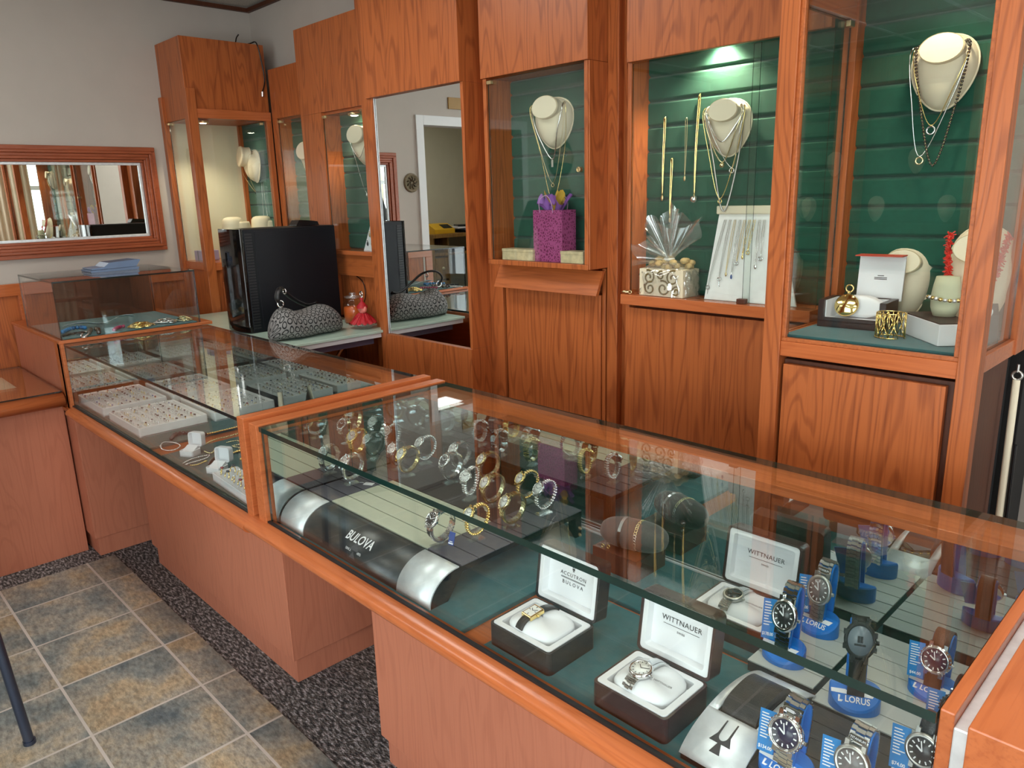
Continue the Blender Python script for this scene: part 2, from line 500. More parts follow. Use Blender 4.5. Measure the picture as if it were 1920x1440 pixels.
# ------------------------------------------------------------------ floor materials
def tile_material():
    m, nt, out = new_mat('slate_look_floor_tile')
    p = nt.nodes.new('ShaderNodeBsdfPrincipled')
    N, Lk = nt.nodes.new, nt.links.new
    tc = N('ShaderNodeTexCoord')
    sep = N('ShaderNodeSeparateXYZ'); Lk(tc.outputs['Object'], sep.inputs[0])
    def math_(op, a, b=None, clamp=False):
        n = N('ShaderNodeMath'); n.operation = op; n.use_clamp = clamp
        for i, q in enumerate((a, b)):
            if q is None: continue
            if isinstance(q, (int, float)): n.inputs[i].default_value = q
            else: Lk(q, n.inputs[i])
        return n.outputs[0]
    u = math_('DIVIDE', math_('ADD', sep.outputs[0], 1.971 + 33.3), 0.333)
    v = math_('DIVIDE', math_('ADD', sep.outputs[1], -0.424 + 33.3), 0.333)
    fu, fv = math_('FLOOR', u), math_('FLOOR', v)
    cu, cv = math_('FRACT', u), math_('FRACT', v)
    def edge(c): return math_('MINIMUM', c, math_('SUBTRACT', 1.0, c))
    d = math_('MINIMUM', edge(cu), edge(cv))
    grout = math_('LESS_THAN', d, 0.013)
    cmb = N('ShaderNodeCombineXYZ'); Lk(fu, cmb.inputs[0]); Lk(fv, cmb.inputs[1])
    wnz = N('ShaderNodeTexWhiteNoise'); wnz.noise_dimensions = '3D'; Lk(cmb.outputs[0], wnz.inputs['Vector'])
    off = N('ShaderNodeVectorMath'); off.operation = 'SCALE'; off.inputs['Scale'].default_value = 9.0
    Lk(wnz.outputs['Color'], off.inputs[0])
    add = N('ShaderNodeVectorMath'); add.operation = 'ADD'
    Lk(tc.outputs['Object'], add.inputs[0]); Lk(off.outputs[0], add.inputs[1])
    n1 = N('ShaderNodeTexNoise'); n1.inputs['Scale'].default_value = 4.2; n1.inputs['Detail'].default_value = 5; n1.inputs['Roughness'].default_value = 0.6
    Lk(add.outputs[0], n1.inputs['Vector'])
    r1 = N('ShaderNodeValToRGB'); cr = r1.color_ramp
    cr.elements[0].position = 0.30; cr.elements[0].color = srgb(84, 98, 104)
    cr.elements[1].position = 0.80; cr.elements[1].color = srgb(176, 142, 104)
    for ps, c in ((0.42, srgb(126, 132, 128)), (0.52, srgb(162, 156, 142)), (0.60, srgb(176, 160, 132))):
        e = cr.elements.new(ps); e.color = c
    Lk(n1.outputs['Fac'], r1.inputs['Fac'])
    n2 = N('ShaderNodeTexNoise'); n2.inputs['Scale'].default_value = 60; n2.inputs['Detail'].default_value = 6; n2.inputs['Roughness'].default_value = 0.75
    mp = N('ShaderNodeMapping'); mp.inputs['Scale'].default_value = (0.55, 1.3, 1); mp.inputs['Rotation'].default_value = (0, 0, 0.5)
    Lk(add.outputs[0], mp.inputs[0]); Lk(mp.outputs[0], n2.inputs['Vector'])
    r2 = N('ShaderNodeMapRange'); r2.inputs['From Min'].default_value = 0.36; r2.inputs['From Max'].default_value = 0.66
    r2.inputs['To Min'].default_value = 0.58; r2.inputs['To Max'].default_value = 1.42
    Lk(n2.outputs['Fac'], r2.inputs['Value'])
    vr = N('ShaderNodeMapRange'); vr.inputs['To Min'].default_value = 0.84; vr.inputs['To Max'].default_value = 1.12
    Lk(wnz.outputs['Value'], vr.inputs['Value'])
    hv = N('ShaderNodeHueSaturation'); Lk(math_('MULTIPLY', r2.outputs[0], vr.outputs[0]), hv.inputs['Value']); Lk(r1.outputs[0], hv.inputs['Color'])
    mx = N('ShaderNodeMix'); mx.data_type = 'RGBA'; mx.inputs['B'].default_value = srgb(204, 196, 186)
    Lk(grout, mx.inputs['Factor']); Lk(hv.outputs[0], mx.inputs['A'])
    Lk(mx.outputs['Result'], p.inputs['Base Color'])
    p.inputs['Roughness'].default_value = 0.5
    bh = math_('MULTIPLY', math_('SUBTRACT', 1.0, grout), math_('ADD', n2.outputs['Fac'], 1.0))
    b = N('ShaderNodeBump'); b.inputs['Strength'].default_value = 0.5; b.inputs['Distance'].default_value = 0.004
    Lk(bh, b.inputs['Height']); Lk(b.outputs[0], p.inputs['Normal'])
    Lk(p.outputs[0], out.inputs[0])
    return m

def carpet_material():
    m, nt, out = new_mat('charcoal_loop_carpet')
    N, Lk = nt.nodes.new, nt.links.new
    p = N('ShaderNodeBsdfPrincipled'); p.inputs['Roughness'].default_value = 0.95
    tc = N('ShaderNodeTexCoord')
    mp = N('ShaderNodeMapping'); mp.inputs['Scale'].default_value = (40, 130, 40); mp.inputs['Rotation'].default_value = (0, 0, 0.8)
    Lk(tc.outputs['Object'], mp.inputs[0])
    n1 = N('ShaderNodeTexNoise'); n1.inputs['Scale'].default_value = 1.0; n1.inputs['Detail'].default_value = 2
    Lk(mp.outputs[0], n1.inputs['Vector'])
    vo = N('ShaderNodeTexVoronoi'); vo.inputs['Scale'].default_value = 170
    Lk(tc.outputs['Object'], vo.inputs['Vector'])
    r = N('ShaderNodeValToRGB'); cr = r.color_ramp
    cr.elements[0].position = 0.36; cr.elements[0].color = srgb(56, 54, 56)
    cr.elements[1].position = 0.68; cr.elements[1].color = srgb(196, 192, 194)
    e = cr.elements.new(0.5); e.color = srgb(108, 104, 100)
    Lk(n1.outputs['Fac'], r.inputs['Fac'])
    hv = N('ShaderNodeHueSaturation'); Lk(r.outputs[0], hv.inputs['Color'])
    rr = N('ShaderNodeMapRange'); rr.inputs['From Max'].default_value = 0.7; rr.inputs['To Min'].default_value = 1.25; rr.inputs['To Max'].default_value = 0.6
    Lk(vo.outputs['Distance'], rr.inputs['Value']); Lk(rr.outputs[0], hv.inputs['Value'])
    Lk(hv.outputs[0], p.inputs['Base Color'])
    b = N('ShaderNodeBump'); b.inputs['Strength'].default_value = 0.8; b.inputs['Distance'].default_value = 0.004; b.invert = True
    Lk(vo.outputs['Distance'], b.inputs['Height']); Lk(b.outputs[0], p.inputs['Normal'])
    Lk(p.outputs[0], out.inputs[0])
    return m
M['tile'] = tile_material()
M['carpet'] = carpet_material()

# ------------------------------------------------------------------ room shell
XW, YB, ZC = -4.48, 2.27, 2.645
XR, YF, YB2 = 2.5, -3.3, 3.4
struct('floor', MB().box(-7.3, YF, -0.06, XR, YB2, 0.0), 'carpet')
struct('floor_tile', MB().box(-3.555, YF + 0.05, 0.0, 2.3, 0.873, 0.004), 'tile')
DY0, DY1, DZ = -0.55, 0.43, 2.06
wl = MB().box(XW - 0.1, DY1, 0, XW, YB + 0.1, ZC).box(XW - 0.1, DY0, DZ, XW, DY1, ZC).box(XW - 0.1, YF, 0, XW, DY0, ZC)
struct('wall_left', wl, 'wall')
struct('wall_back', MB().box(XW - 0.1, YB, 0, 0.35, YB + 0.1, ZC).box(0.25, YB + 0.1, 0, 0.35, YB2, ZC).box(0.35, YB2, 0, XR + 0.1, YB2 + 0.1, ZC), 'wall')
WX0, WX1, WZ0, WZ1 = -1.6, 1.6, 0.30, 2.35
struct('wall_front', MB().box(XW - 0.1, YF - 0.1, 0, WX0, YF, ZC).box(WX1, YF - 0.1, 0, XR + 0.1, YF, ZC).box(WX0, YF - 0.1, 0, WX1, YF, WZ0).box(WX0, YF - 0.1, WZ1, WX1, YF, ZC), 'wall')
VZ0, VZ1 = 0.12, 2.35
VW = ((1.30, 3.05), (-2.60, -0.50))
struct('wall_right', MB().box(XR, YF, 0, XR + 0.1, -2.60, ZC).box(XR, 3.05, 0, XR + 0.1, YB2, ZC).box(XR, -0.50, 0, XR + 0.1, 1.30, ZC).box(XR, 1.30, 0, XR + 0.1, 3.05, VZ0).box(XR, 1.30, VZ1, XR + 0.1, 3.05, ZC).box(XR, -2.60, 0, XR + 0.1, -0.50, VZ0).box(XR, -2.60, VZ1, XR + 0.1, -0.50, ZC), 'wall')

def ceiling_material():
    m, nt, out = new_mat('acoustic_ceiling_tile')
    N, Lk = nt.nodes.new, nt.links.new
    p = N('ShaderNodeBsdfPrincipled'); p.inputs['Roughness'].default_value = 0.9
    tc = N('ShaderNodeTexCoord')
    nz = N('ShaderNodeTexNoise'); nz.inputs['Scale'].default_value = 240; nz.inputs['Detail'].default_value = 3
    Lk(tc.outputs['Object'], nz.inputs['Vector'])
    r = N('ShaderNodeValToRGB')
    r.color_ramp.elements[0].position = 0.34; r.color_ramp.elements[0].color = srgb(150, 146, 136)
    r.color_ramp.elements[1].position = 0.46; r.color_ramp.elements[1].color = srgb(206, 202, 190)
    Lk(nz.outputs['Fac'], r.inputs['Fac']); Lk(r.outputs[0], p.inputs['Base Color']); Lk(p.outputs[0], out.inputs[0])
    return m
M['ceil'] = ceiling_material()
cl = struct('ceiling', MB().box(XW - 0.1, YF - 0.1, ZC, XR + 0.1, YB2 + 0.1, ZC + 0.08), 'ceil')
g = MB()
x = XW + 0.30
while x < XR:
    g.box(x - 0.012, YF, ZC - 0.006, x + 0.012, YB2, ZC); x += 0.61
y = YF + 0.35
while y < YB2:
    g.box(XW, y - 0.012, ZC - 0.006, XR, y + 0.012, ZC); y += 1.22
struct('ceiling_grid', g, 'white_trim')
struct('trim_1', MB().box(XW, YF, ZC - 0.028, XW + 0.022, YB, ZC - 0.007).box(XW + 0.022, YB - 0.022, ZC - 0.028, 0.3, YB, ZC - 0.007), 'dark_wood')

def shop_window(name, ax, at, a0, a1, z0, z1, step):
    t = thing(name, name, 'window'); del t['label']; del t['category']; t['kind'] = 'structure'
    fr = MB(); n = max(1, round((a1 - a0) / step))
    def bx(a, b, c, d, e, f):
        return fr.box(a, c, e, b, d, f) if ax == 'y' else fr.box(c, a, e, d, b, f)
    for i in range(n + 1):
        q = a0 + (a1 - a0) * i / n
        bx(q - 0.028, q + 0.028, at + 0.02, at + 0.08, z0, z1)
    for z in (z0 + 0.03, z0 + 0.75, z1 - 0.55, z1 - 0.03):
        bx(a0, a1, at + 0.025, at + 0.075, z - 0.028, z + 0.028)
    obj('window_frame', fr, 'white_trim', t)
    gl = MB()
    if ax == 'y': glass_slab(gl, a0, at + 0.047, z0, a1, at + 0.053, z1, 'y')
    else: glass_slab(gl, at + 0.047, a0, z0, at + 0.053, a1, z1, 'x')
    obj('window_glass', gl, ['glass', 'glass_edge'], t)
shop_window('window_1', 'x', XR, 1.30, 3.05, VZ0, VZ1, 0.60)
shop_window('window_2', 'x', XR, -2.60, -0.50, VZ0, VZ1, 0.70)
shop_window('window_added', 'y', YF - 0.1, WX0, WX1, WZ0, WZ1, 1.0)  # unseen window added behind the viewer to let in front fill
struct('ground_outside', MB().box(-25, -25, -0.25, 25, YF - 0.12, -0.15).box(XR + 0.12, YF - 0.12, -0.25, 25, 25, -0.15), plain('asphalt', srgb(120, 120, 122), rough=0.9))

# ceiling light panels
for i, (cx, cy) in enumerate(((-3.5, -1.3), (-0.16, -1.2), (-2.6, 0.85), (-0.16, 0.85), (1.66, 0.0))):
    t = thing('ceiling_light', ('recessed fluorescent ceiling panel above the tiled floor at the left', 'recessed fluorescent ceiling panel behind the near counter', 'recessed fluorescent ceiling panel above the tray counter', 'recessed fluorescent ceiling panel above the watch counter', 'recessed fluorescent ceiling panel beside the shopfront window')[i], 'ceiling light', (cx, cy, ZC - 0.03))
    obj('frame', MB().box(-0.60, -0.30, 0, 0.60, -0.275, 0.024).box(-0.60, 0.275, 0, 0.60, 0.30, 0.024).box(-0.60, -0.275, 0, -0.575, 0.275, 0.024).box(0.575, -0.275, 0, 0.60, 0.275, 0.024), 'white_trim', t)
    obj('diffuser', MB().box(-0.575, -0.275, 0.008, 0.575, 0.275, 0.02), 'tube', t)

# ------------------------------------------------------------------ helper for furniture written in room coordinates
def boxes(lst):
    mb = MB()
    for b in lst: mb.box(*b)
    return mb
def part(name, lst, mat, t, bev=0.0015, label=None):
    return obj(name, boxes(lst) if isinstance(lst, list) else lst, mat, t, bev=bev, world=True, label=label)
def sheet(name, t, x0, y0, z0, x1, y1, z1, thin, mats=('glass', 'glass_edge'), label=None):
    return obj(name, glass_slab(MB(), x0, y0, z0, x1, y1, z1, thin), list(mats), t, world=True, label=label)
def bullnose(x0, x1, yb, yf, z0, z1):
    n = 12; zc, rz, ry = (z0 + z1) / 2, (z1 - z0) / 2, yb - yf
    prof = [(yb, z0)] + [(yb - 0.012 - (ry - 0.012) * math.sin(PI * k / n), zc - rz * math.cos(PI * k / n)) for k in range(n + 1)] + [(yb, z1)]
    return MB().prism(prof, 'x', x0, x1, smooth=True)

# ------------------------------------------------------------------ near watch counter
YG = 0.827
near = thing('display_counter', 'long glass-topped wooden counter full of watches, nearest the viewer', 'display counter', (-0.9, 1.1, 0))
part('base', [(-1.58, 0.976, 0.09, -0.02, 1.44, 0.675)], 'wood_soft', near)
part('plinth', [(-1.568, 0.99, 0.0, -0.03, 1.43, 0.09)], 'wood_soft', near)
part('end_panel', [(-1.845, 0.815, 0.665, -1.803, 1.447, 0.99)], 'rail_y', near)
part('end_panel', [(-0.195, 0.83, 0.66, -0.180, 1.44, 0.988), (-0.163, 0.812, 0.0, -0.018, 1.45, 0.992)], 'rail_y', near)
part('glazing_channel', [(-0.180, 0.83, 0.66, -0.163, 1.44, 0.972)], 'alu', near)
part('deck', [(-1.803, 0.80, 0.675, -0.195, 1.445, 0.70)], 'wood_x', near)
obj('front_rail', bullnose(-1.875, -0.163, 0.836, 0.783, 0.674, 0.719), 'rail_x', near, world=True)
part('gasket', [(-1.803, 0.818, 0.718, -0.195, 0.8265, 0.723)], 'rubber', near, bev=0)
part('back_rail', [(-1.803, 1.355, 0.952, -0.195, 1.447, 0.972)], 'rail_x', near)
part('back_rail', [(-1.803, 1.425, 0.70, -0.195, 1.447, 0.952)], 'wood_x', near, label='board behind the mirrored doors')
part('track', [(-1.803, 1.372, 0.700, -0.195, 1.377, 0.712), (-1.803, 1.388, 0.700, -0.195, 1.392, 0.712), (-1.803, 1.406, 0.700, -0.195, 1.410, 0.712)], 'alu', near, bev=0)
part('mirror_door', [(-1.80, 1.395, 0.703, -0.95, 1.401, 0.955)], 'mirror_soft', near, bev=0)
part('mirror_door', [(-1.03, 1.379, 0.703, -0.196, 1.385, 0.955)], 'mirror_soft', near, bev=0)
part('mirror_end', [(-1.802, 0.842, 0.703, -1.797, 1.372, 0.965)], 'mirror_soft', near, bev=0)
sheet('front_glass', near, -1.80, YG, 0.715, -0.196, YG + 0.006, 0.972, 'y')
sheet('top_glass', near, -1.802, YG - 0.005, 0.9725, -0.196, 1.445, 0.9855, 'z', ('glass_top', 'glass_edge'))

# ------------------------------------------------------------------ ring tray counter
far = thing('display_counter', 'glass-topped wooden counter holding the pale ring trays', 'display counter', (-2.7, 1.1, 0))
part('base', [(-3.34, 0.976, 0.09, -2.075, 1.44, 0.675)], 'wood_soft', far)
part('plinth', [(-3.325, 0.99, 0.0, -2.087, 1.43, 0.09)], 'wood_soft', far)
part('end_panel', [(-1.914, 0.815, 0.665, -1.876, 1.447, 0.994)], 'rail_y', far)
part('filler', [(-1.875, 0.837, 0.66, -1.8455, 1.447, 0.962)], 'wood_y', far)
part('deck', [(-3.69, 0.80, 0.685, -1.915, 1.445, 0.70)], 'wood_x', far)
obj('front_rail', bullnose(-3.575, -1.878, 0.836, 0.781, 0.668, 0.712), 'rail_x', far, world=True)
part('gasket', [(-3.655, 0.818, 0.711, -1.915, 0.8265, 0.716)], 'rubber', far, bev=0)
part('back_rail', [(-3.57, 1.355, 0.952, -1.915, 1.447, 0.974)], 'rail_x', far)
part('back_rail', [(-3.57, 1.425, 0.70, -1.915, 1.447, 0.952)], 'wood_x', far, label='board behind the mirrored doors')
part('track', [(-3.69, 1.402, 0.700, -1.915, 1.406, 0.712)], 'alu', far, bev=0)
part('mirror_door', [(-3.69, 1.417, 0.703, -2.75, 1.423, 0.955)], 'mirror_soft', far, bev=0)
part('mirror_door', [(-2.83, 1.409, 0.703, -1.916, 1.415, 0.955)], 'mirror_soft', far, bev=0)
part('mirror_end', [(-3.695, 0.842, 0.703, -3.690, 1.402, 0.965)], 'mirror_soft', far, bev=0)
sheet('front_glass', far, -3.66, YG, 0.715, -1.916, YG + 0.006, 0.975, 'y')
sheet('top_glass', far, -3.592, YG - 0.003, 0.975, -1.916, 1.445, 0.985, 'z', ('glass_top', 'glass_edge_black'))

# ------------------------------------------------------------------ corner pedestal and low left counter
cor = thing('corner_pedestal', 'wooden corner pedestal carrying the small glass case', 'pedestal', (-4.0, 1.1, 0))
part('base', [(-4.45, 0.815, 0.09, -3.585, 1.46, 0.668)], 'wood_soft', cor)
part('plinth', [(-4.44, 0.828, 0.0, -3.598, 1.45, 0.09)], 'wood_soft', cor)
part('upper_body', [(-4.45, 0.815, 0.668, -3.697, 1.46, 0.986)], 'wood_soft', cor)
part('corner_post', [(-3.697, 0.812, 0.668, -3.615, 0.826, 0.986), (-3.645, 0.812, 0.668, -3.590, 0.826, 0.986)], 'rail_y', cor)
part('top_board', [(-4.455, 0.808, 0.986, -3.594, 1.47, 1.0)], 'rail_y', cor)

low = thing('low_counter', 'low wooden service counter at the left edge with rounded front rail', 'counter', (-4.05, 0.3, 0))
part('body', [(-4.445, -0.42, 0.0, -3.705, 0.808, 0.70)], 'wood_soft', low)
lr = bullnose(-0.45, 0.806, -3.70, -3.765, 0.70, 0.765)
lr2 = MB(); lr2.v = [Vector((-7.40 - p.y, p.x, p.z)) for p in lr.v]; lr2.f, lr2.mi, lr2.sm = lr.f, lr.mi, lr.sm
obj('front_rail', lr2, 'rail_y', low, world=True, fix=True)
part('top', [(-4.445, -0.45, 0.70, -3.70, 0.806, 0.763)], 'rail_y', low)
sheet('glass_sheet', low, -4.44, -0.45, 0.766, -3.668, 0.803, 0.772, 'z', ('glass_top', 'glass_edge_black'))
tag(obj('paper_sheet', MB().box(-4.25, 0.2, 0.7632, -3.95, 0.69, 0.7642), 'cream'), 'plain cream paper lying under the glass of the low left counter', 'paper')

# wainscot along the left wall
wc = MB().box(XW, 0.43, 0.0, XW + 0.012, 1.69, 1.14)
wc2 = MB().box(XW + 0.012, 0.41, 1.125, XW + 0.03, 1.69, 1.185).box(XW + 0.012, 0.41, 0.0, XW + 0.03, 0.47, 1.125).box(XW + 0.012, 0.86, 0.0, XW + 0.03, 0.92, 1.125)
wt = thing('trim_2', 'x', 'x', (XW, 1.0, 0)); del wt['label']; del wt['category']; wt['kind'] = 'structure'
obj('wainscot_panel', wc, 'wood_z', wt, world=True); obj('wainscot_rail', wc2, 'rail_y', wt, world=True, bev=0.002)

# small glass case on the pedestal
gc = thing('glass_case', 'small glass case of loose jewellery on the corner pedestal', 'glass case', (-3.9, 1.12, 1.0))
GX0, GX1, GY0, GY1, GZ = -4.19, -3.605, 0.822, 1.418, 1.248
sheet('front_pane', gc, GX1 - 0.006, GY0, 1.0, GX1, GY1, GZ - 0.007, 'x', ('glass', 'glass_edge_black'))
sheet('side_pane', gc, GX0, GY0, 1.0, GX1 - 0.006, GY0 + 0.006, GZ - 0.007, 'y', ('glass', 'glass_edge_black'))
sheet('side_pane', gc, GX0, GY1 - 0.006, 1.0, GX1 - 0.006, GY1, GZ - 0.007, 'y', ('glass', 'glass_edge_black'))
sheet('top_pane', gc, GX0, GY0, GZ - 0.007, GX1, GY1, GZ, 'z', ('glass', 'glass_edge_black'))
part('rear_door', [(GX0 + 0.002, GY0 + 0.012, 1.002, GX0 + 0.012, GY1 - 0.012, 1.215)], 'dark_wood', gc)
tag(obj('felt_mat', MB().box(GX0 + 0.02, GY0 + 0.012, 1.0002, GX1 - 0.012, GY1 - 0.012, 1.004), 'felt'), 'green felt mat lining the small glass case on the pedestal', 'mat')

# desk behind the counters
desk = thing('desk', 'work desk with pale glass top behind the counters', 'desk', (-3.4, 1.7, 0))
part('top', [(-4.10, 1.47, 0.930, -2.882, 1.95, 0.953), (-4.10, 1.95, 0.930, -2.884, 1.988, 0.953), (-4.10, 1.988, 0.930, -2.976, 2.045, 0.953)], 'white', desk)
part('glass_sheet', [(-4.10, 1.47, 0.953, -2.866, 1.951, 0.965), (-4.10, 1.951, 0.953, -2.884, 1.988, 0.965), (-4.10, 1.988, 0.953, -2.976, 2.045, 0.965)], plain('pale_green_glass', srgb(196, 222, 206), rough=0.1), desk)
part('edge_board', [(-4.10, 1.50, 0.895, -2.93, 1.94, 0.929)], plain('lilac_grey_board', srgb(96, 88, 108), rough=0.5), desk)
part('leg', [(-3.3, 1.60, 0.0, -3.26, 1.64, 0.895)], 'black', desk)
part('leg', [(-4.05, 1.60, 0.0, -4.01, 1.64, 0.895)], 'black', desk)
obj('brace', MB().tube([(-2.98, 1.80, 0.893), (-3.26, 1.80, 0.62)], 0.008), 'brass', desk, world=True)

# ------------------------------------------------------------------ wall units
def padded(x0, x1, y, z0, z1, pitch=0.0745, d=0.012):
    mb = MB(); z = z0
    while z < z1 - 0.004:
        t = min(z + pitch, z1); n = 6
        prof = [(y + 0.01, z), (y + 0.01, t)] + [(y - d * math.sin(PI * min(0.5, 0.5 * (k + 0.3) / n)) , t - 0.010 * k / n) for k in range(n + 1)] + [(y - d * math.sin(PI * min(0.5, 0.5 * (n - k + 0.3) / n)), z + 0.010 * (1 - k / n)) for k in range(n + 1)]
        mb.prism(prof, 'x', x0, x1, smooth=False); z = t
    return mb
def padded_x(y0, y1, x, z0, z1, pitch=0.0745):
    a = padded(y0, y1, 0, z0, z1, pitch); b = MB()
    b.v = [Vector((x - p.y, p.x, p.z)) for p in a.v]; b.f, b.mi, b.sm = a.f, a.mi, a.sm
    return b
def spot(t, x, y, z, power, name='spotlight', r=0.022):
    o = obj(name, MB().lathe([(0.0, 0.016), (r * 1.35, 0.016), (r * 1.35, 0.0), (r, 0.0), (r * 0.9, 0.006)], 20, (x, y, z)), 'brass', t, world=True)
    b = obj('bulb', MB().lathe([(0.0, -0.002), (r * 0.7, -0.001), (r * 0.9, 0.004)], 20, (0, 0, 0)), 'lamp', o)
    b.location = (x, y, z)
    l = bpy.data.lights.new('halogen', 'SPOT'); l.energy = power; l.color = (1.0, 0.86, 0.62); l.spot_size = math.radians(125); l.spot_blend = 0.7; l.shadow_soft_size = 0.015
    lo = bpy.data.objects.new('halogen', l); lo.location = (x, y, z - 0.012); COL.objects.link(lo)
    return o
def clip(t, x, y, z, s=(0.022, 0.012, 0.012)):
    return obj('door_clip', MB().cbox((x, y, z), s), 'brass', t, world=True, bev=0.001)

# left tower against the left wall
TX, TY0, TY1 = -4.13, 1.70, 2.16
tw = thing('display_tower', 'tall display cabinet with glass sides against the left wall beside the wall mirror', 'cabinet', (-4.3, 1.93, 0))
part('canopy', [(-4.476, 1.703, 1.985, -4.150, 2.165, 2.385)], 'wood_z', tw)
part('post', [(-4.165, 1.692, 0.0, -4.118, 1.742, 2.13)], 'wood_z', tw)
part('post', [(-4.478, 1.685, 0.0, -4.440, 1.715, 2.115)], 'wood_z', tw)
part('post', [(-4.152, 2.128, 0.0, -4.122, 2.158, 1.985)], 'wood_z', tw)
part('header_rail', [(-4.15, 1.742, 1.985, -4.122, 2.158, 2.032)], 'rail_y', tw)
part('base', [(-4.476, 1.715, 0.0, -4.15, 2.155, 1.19)], 'wood_z', tw)
part('door', [(-4.15, 1.78, 0.10, -4.135, 2.11, 1.12)], 'wood_z', tw)
part('shelf', [(-4.476, 1.705, 1.19, -4.128, 2.155, 1.232)], 'rail_y', tw)
obj('back_panel', padded(-4.47, -4.152, 2.150, 1.232, 1.985), 'pad_green', tw, world=True)
part('corner_trim', [(-4.476, 2.115, 1.232, -4.452, 2.138, 1.985)], 'wood_z', tw)
part('lining', [(-4.477, 1.716, 1.232, -4.472, 2.115, 1.985)], 'wall_cream', tw, bev=0)
sheet('side_glass', tw, -4.438, 1.712, 1.234, -4.168, 1.716, 1.982, 'y')
sheet('front_glass', tw, -4.142, 1.744, 1.234, -4.138, 2.127, 1.982, 'x')
spot(tw, -4.20, 1.80, 1.966, 9)
clip(tw, -4.43, 1.705, 1.975); clip(tw, -4.132, 2.10, 1.97)

# corner showcase on the back wall
U2 = 2.16
def ex(y, px, py): return on('y', y, px, py)
x2a, x2b = -4.115, ex(U2, 600, 225).x
z2 = 1.995
u2 = thing('wall_showcase', 'narrow wall showcase in the room corner with its lower fascia', 'showcase', (-3.9, 2.2, 0))
part('fascia', [(x2a, U2, z2, x2b, 2.265, ex(U2, 545, 119).z)], 'wood_z', u2)
part('stile', [(x2a, U2, 0.0, x2a + 0.05, 2.20, z2)], 'wood_z', u2)
part('stile', [(x2b - 0.02, U2, 0.0, x2b, 2.20, z2)], 'wood_z', u2)
part('side_wall', [(x2a + 0.03, 2.20, 1.2, x2a + 0.05, 2.262, z2)], 'wood_z', u2)
part('base', [(x2a + 0.05, 2.17, 0.0, x2b - 0.02, 2.262, 1.24)], 'wood_z', u2)
obj('back_panel', padded(x2a + 0.05, x2b, 2.258, 1.24, z2), 'pad_green', u2, world=True)
sheet('glass_door', u2, x2a + 0.052, U2 + 0.008, 1.25, x2b - 0.022, U2 + 0.012, z2 - 0.004, 'y')
spot(u2, -3.80, 2.205, z2 - 0.045, 5)
clip(u2, x2a + 0.068, U2 + 0.004, z2 - 0.018)

# second wall showcase, taller
U3 = 2.05
x3a, x3b = x2b + 0.001, -2.978
z3 = 1.962
u3 = thing('wall_showcase', 'wall showcase left of the tall mirror, above the candle', 'showcase', (-3.3, 2.15, 0))
part('fascia', [(x3a, U3, z3, x3b, 2.262, ex(U3, 583, 45).z)], 'wood_z', u3)
xg = ex(U3, 606, 260).x
part('stile', [(x3a, U3, 0.967, xg, 2.262, z3)], 'wood_z', u3)
part('stile', [(x3b - 0.012, U3, 0.967, x3b, 2.17, z3)], 'wood_z', u3)
part('ledge', [(xg, U3 - 0.008, 1.285, x3b, 2.17, 1.305)], 'rail_x', u3)
part('apron', [(xg, U3 + 0.012, 1.18, x3b, U3 + 0.03, 1.285)], 'wood_x', u3)
part('base', [(xg, 2.085, 0.0, x3b, 2.262, 1.285)], 'wood_z', u3)
obj('back_panel', padded(xg, x3b, 2.165, 1.305, z3), 'pad_green', u3, world=True)
part('top_lining', [(xg, U3 + 0.016, z3 - 0.012, x3b - 0.012, 2.15, z3)], 'rail_x', u3)
sheet('glass_door', u3, xg + 0.003, U3 + 0.008, 1.31, x3b - 0.014, U3 + 0.012, z3 - 0.014, 'y')
clip(u3, xg + 0.018, U3 + 0.004, z3 - 0.022)
spot(u3, -3.2, 2.10, z3 - 0.030, 6)

# tall mirror unit
FP = 1.955
um = thing('mirror_unit', 'wooden wall unit framing a tall mirror', 'wall unit', (-2.55, 2.05, 0))
part('post', [(-2.882, FP - 0.005, 0.0, -2.828, 2.06, ZC - 0.01)], 'wood_z', um)
part('fascia', [(-2.862, FP - 0.016, 1.962, -2.248, 2.06, ZC - 0.01)], 'wood_z', um)
part('lower_panel', [(-2.828, FP - 0.010, 0.0, -2.246, 2.06, 0.952)], 'wood_z', um)
part('backing', [(-2.972, 2.06, 0.0, -2.246, 2.262, ZC - 0.01), (-2.972, 1.99, 0.0, -2.884, 2.06, ZC - 0.01)], 'wood_z', um)
part('mirror', [(-2.826, FP + 0.004, 0.952, -2.262, FP + 0.010, 1.962)], 'mirror', um, bev=0)
part('stile', [(-2.262, FP - 0.002, 0.952, -2.246, 2.06, 1.962)], 'wood_z', um)
part('edge_bead', [(-2.826, FP - 0.002, 0.953, -2.823, FP + 0.0035, 1.961)], 'alu', um)

# box showcase with the gift bag
BP = 1.965
u4 = thing('wall_showcase', 'box-like wall showcase right of the tall mirror, above a tilted flap', 'showcase', (-1.9, 2.05, 0))
part('fascia', [(-2.155, BP - 0.006, 1.958, -1.650, 2.20, ZC - 0.01)], 'wood_z', u4)
part('frame', [(-2.150, BP, 1.296, -1.655, 2.03, 1.314), (-2.150, BP, 1.314, -2.132, 2.03, 1.958), (-1.670, BP, 1.314, -1.655, 2.07, 1.958)], 'wood_z', u4)
part('side_panel', [(-1.6545, BP + 0.002, 1.298, -1.648, 2.068, 1.957)], 'wood_z', u4)
part('side_wall', [(-2.150, 2.03, 1.296, -2.132, 2.10, 1.958)], 'wood_z', u4)
part('bottom_board', [(-2.150, 2.03, 1.296, -1.655, 2.10, 1.314)], 'wood_x', u4)
obj('back_panel', padded(-2.132, -1.67, 2.10, 1.314, 1.958), 'pad_green', u4, world=True)
part('back_board', [(-2.244, 2.112, 0.0, -1.50, 2.262, ZC - 0.01)], 'wood_z', u4)
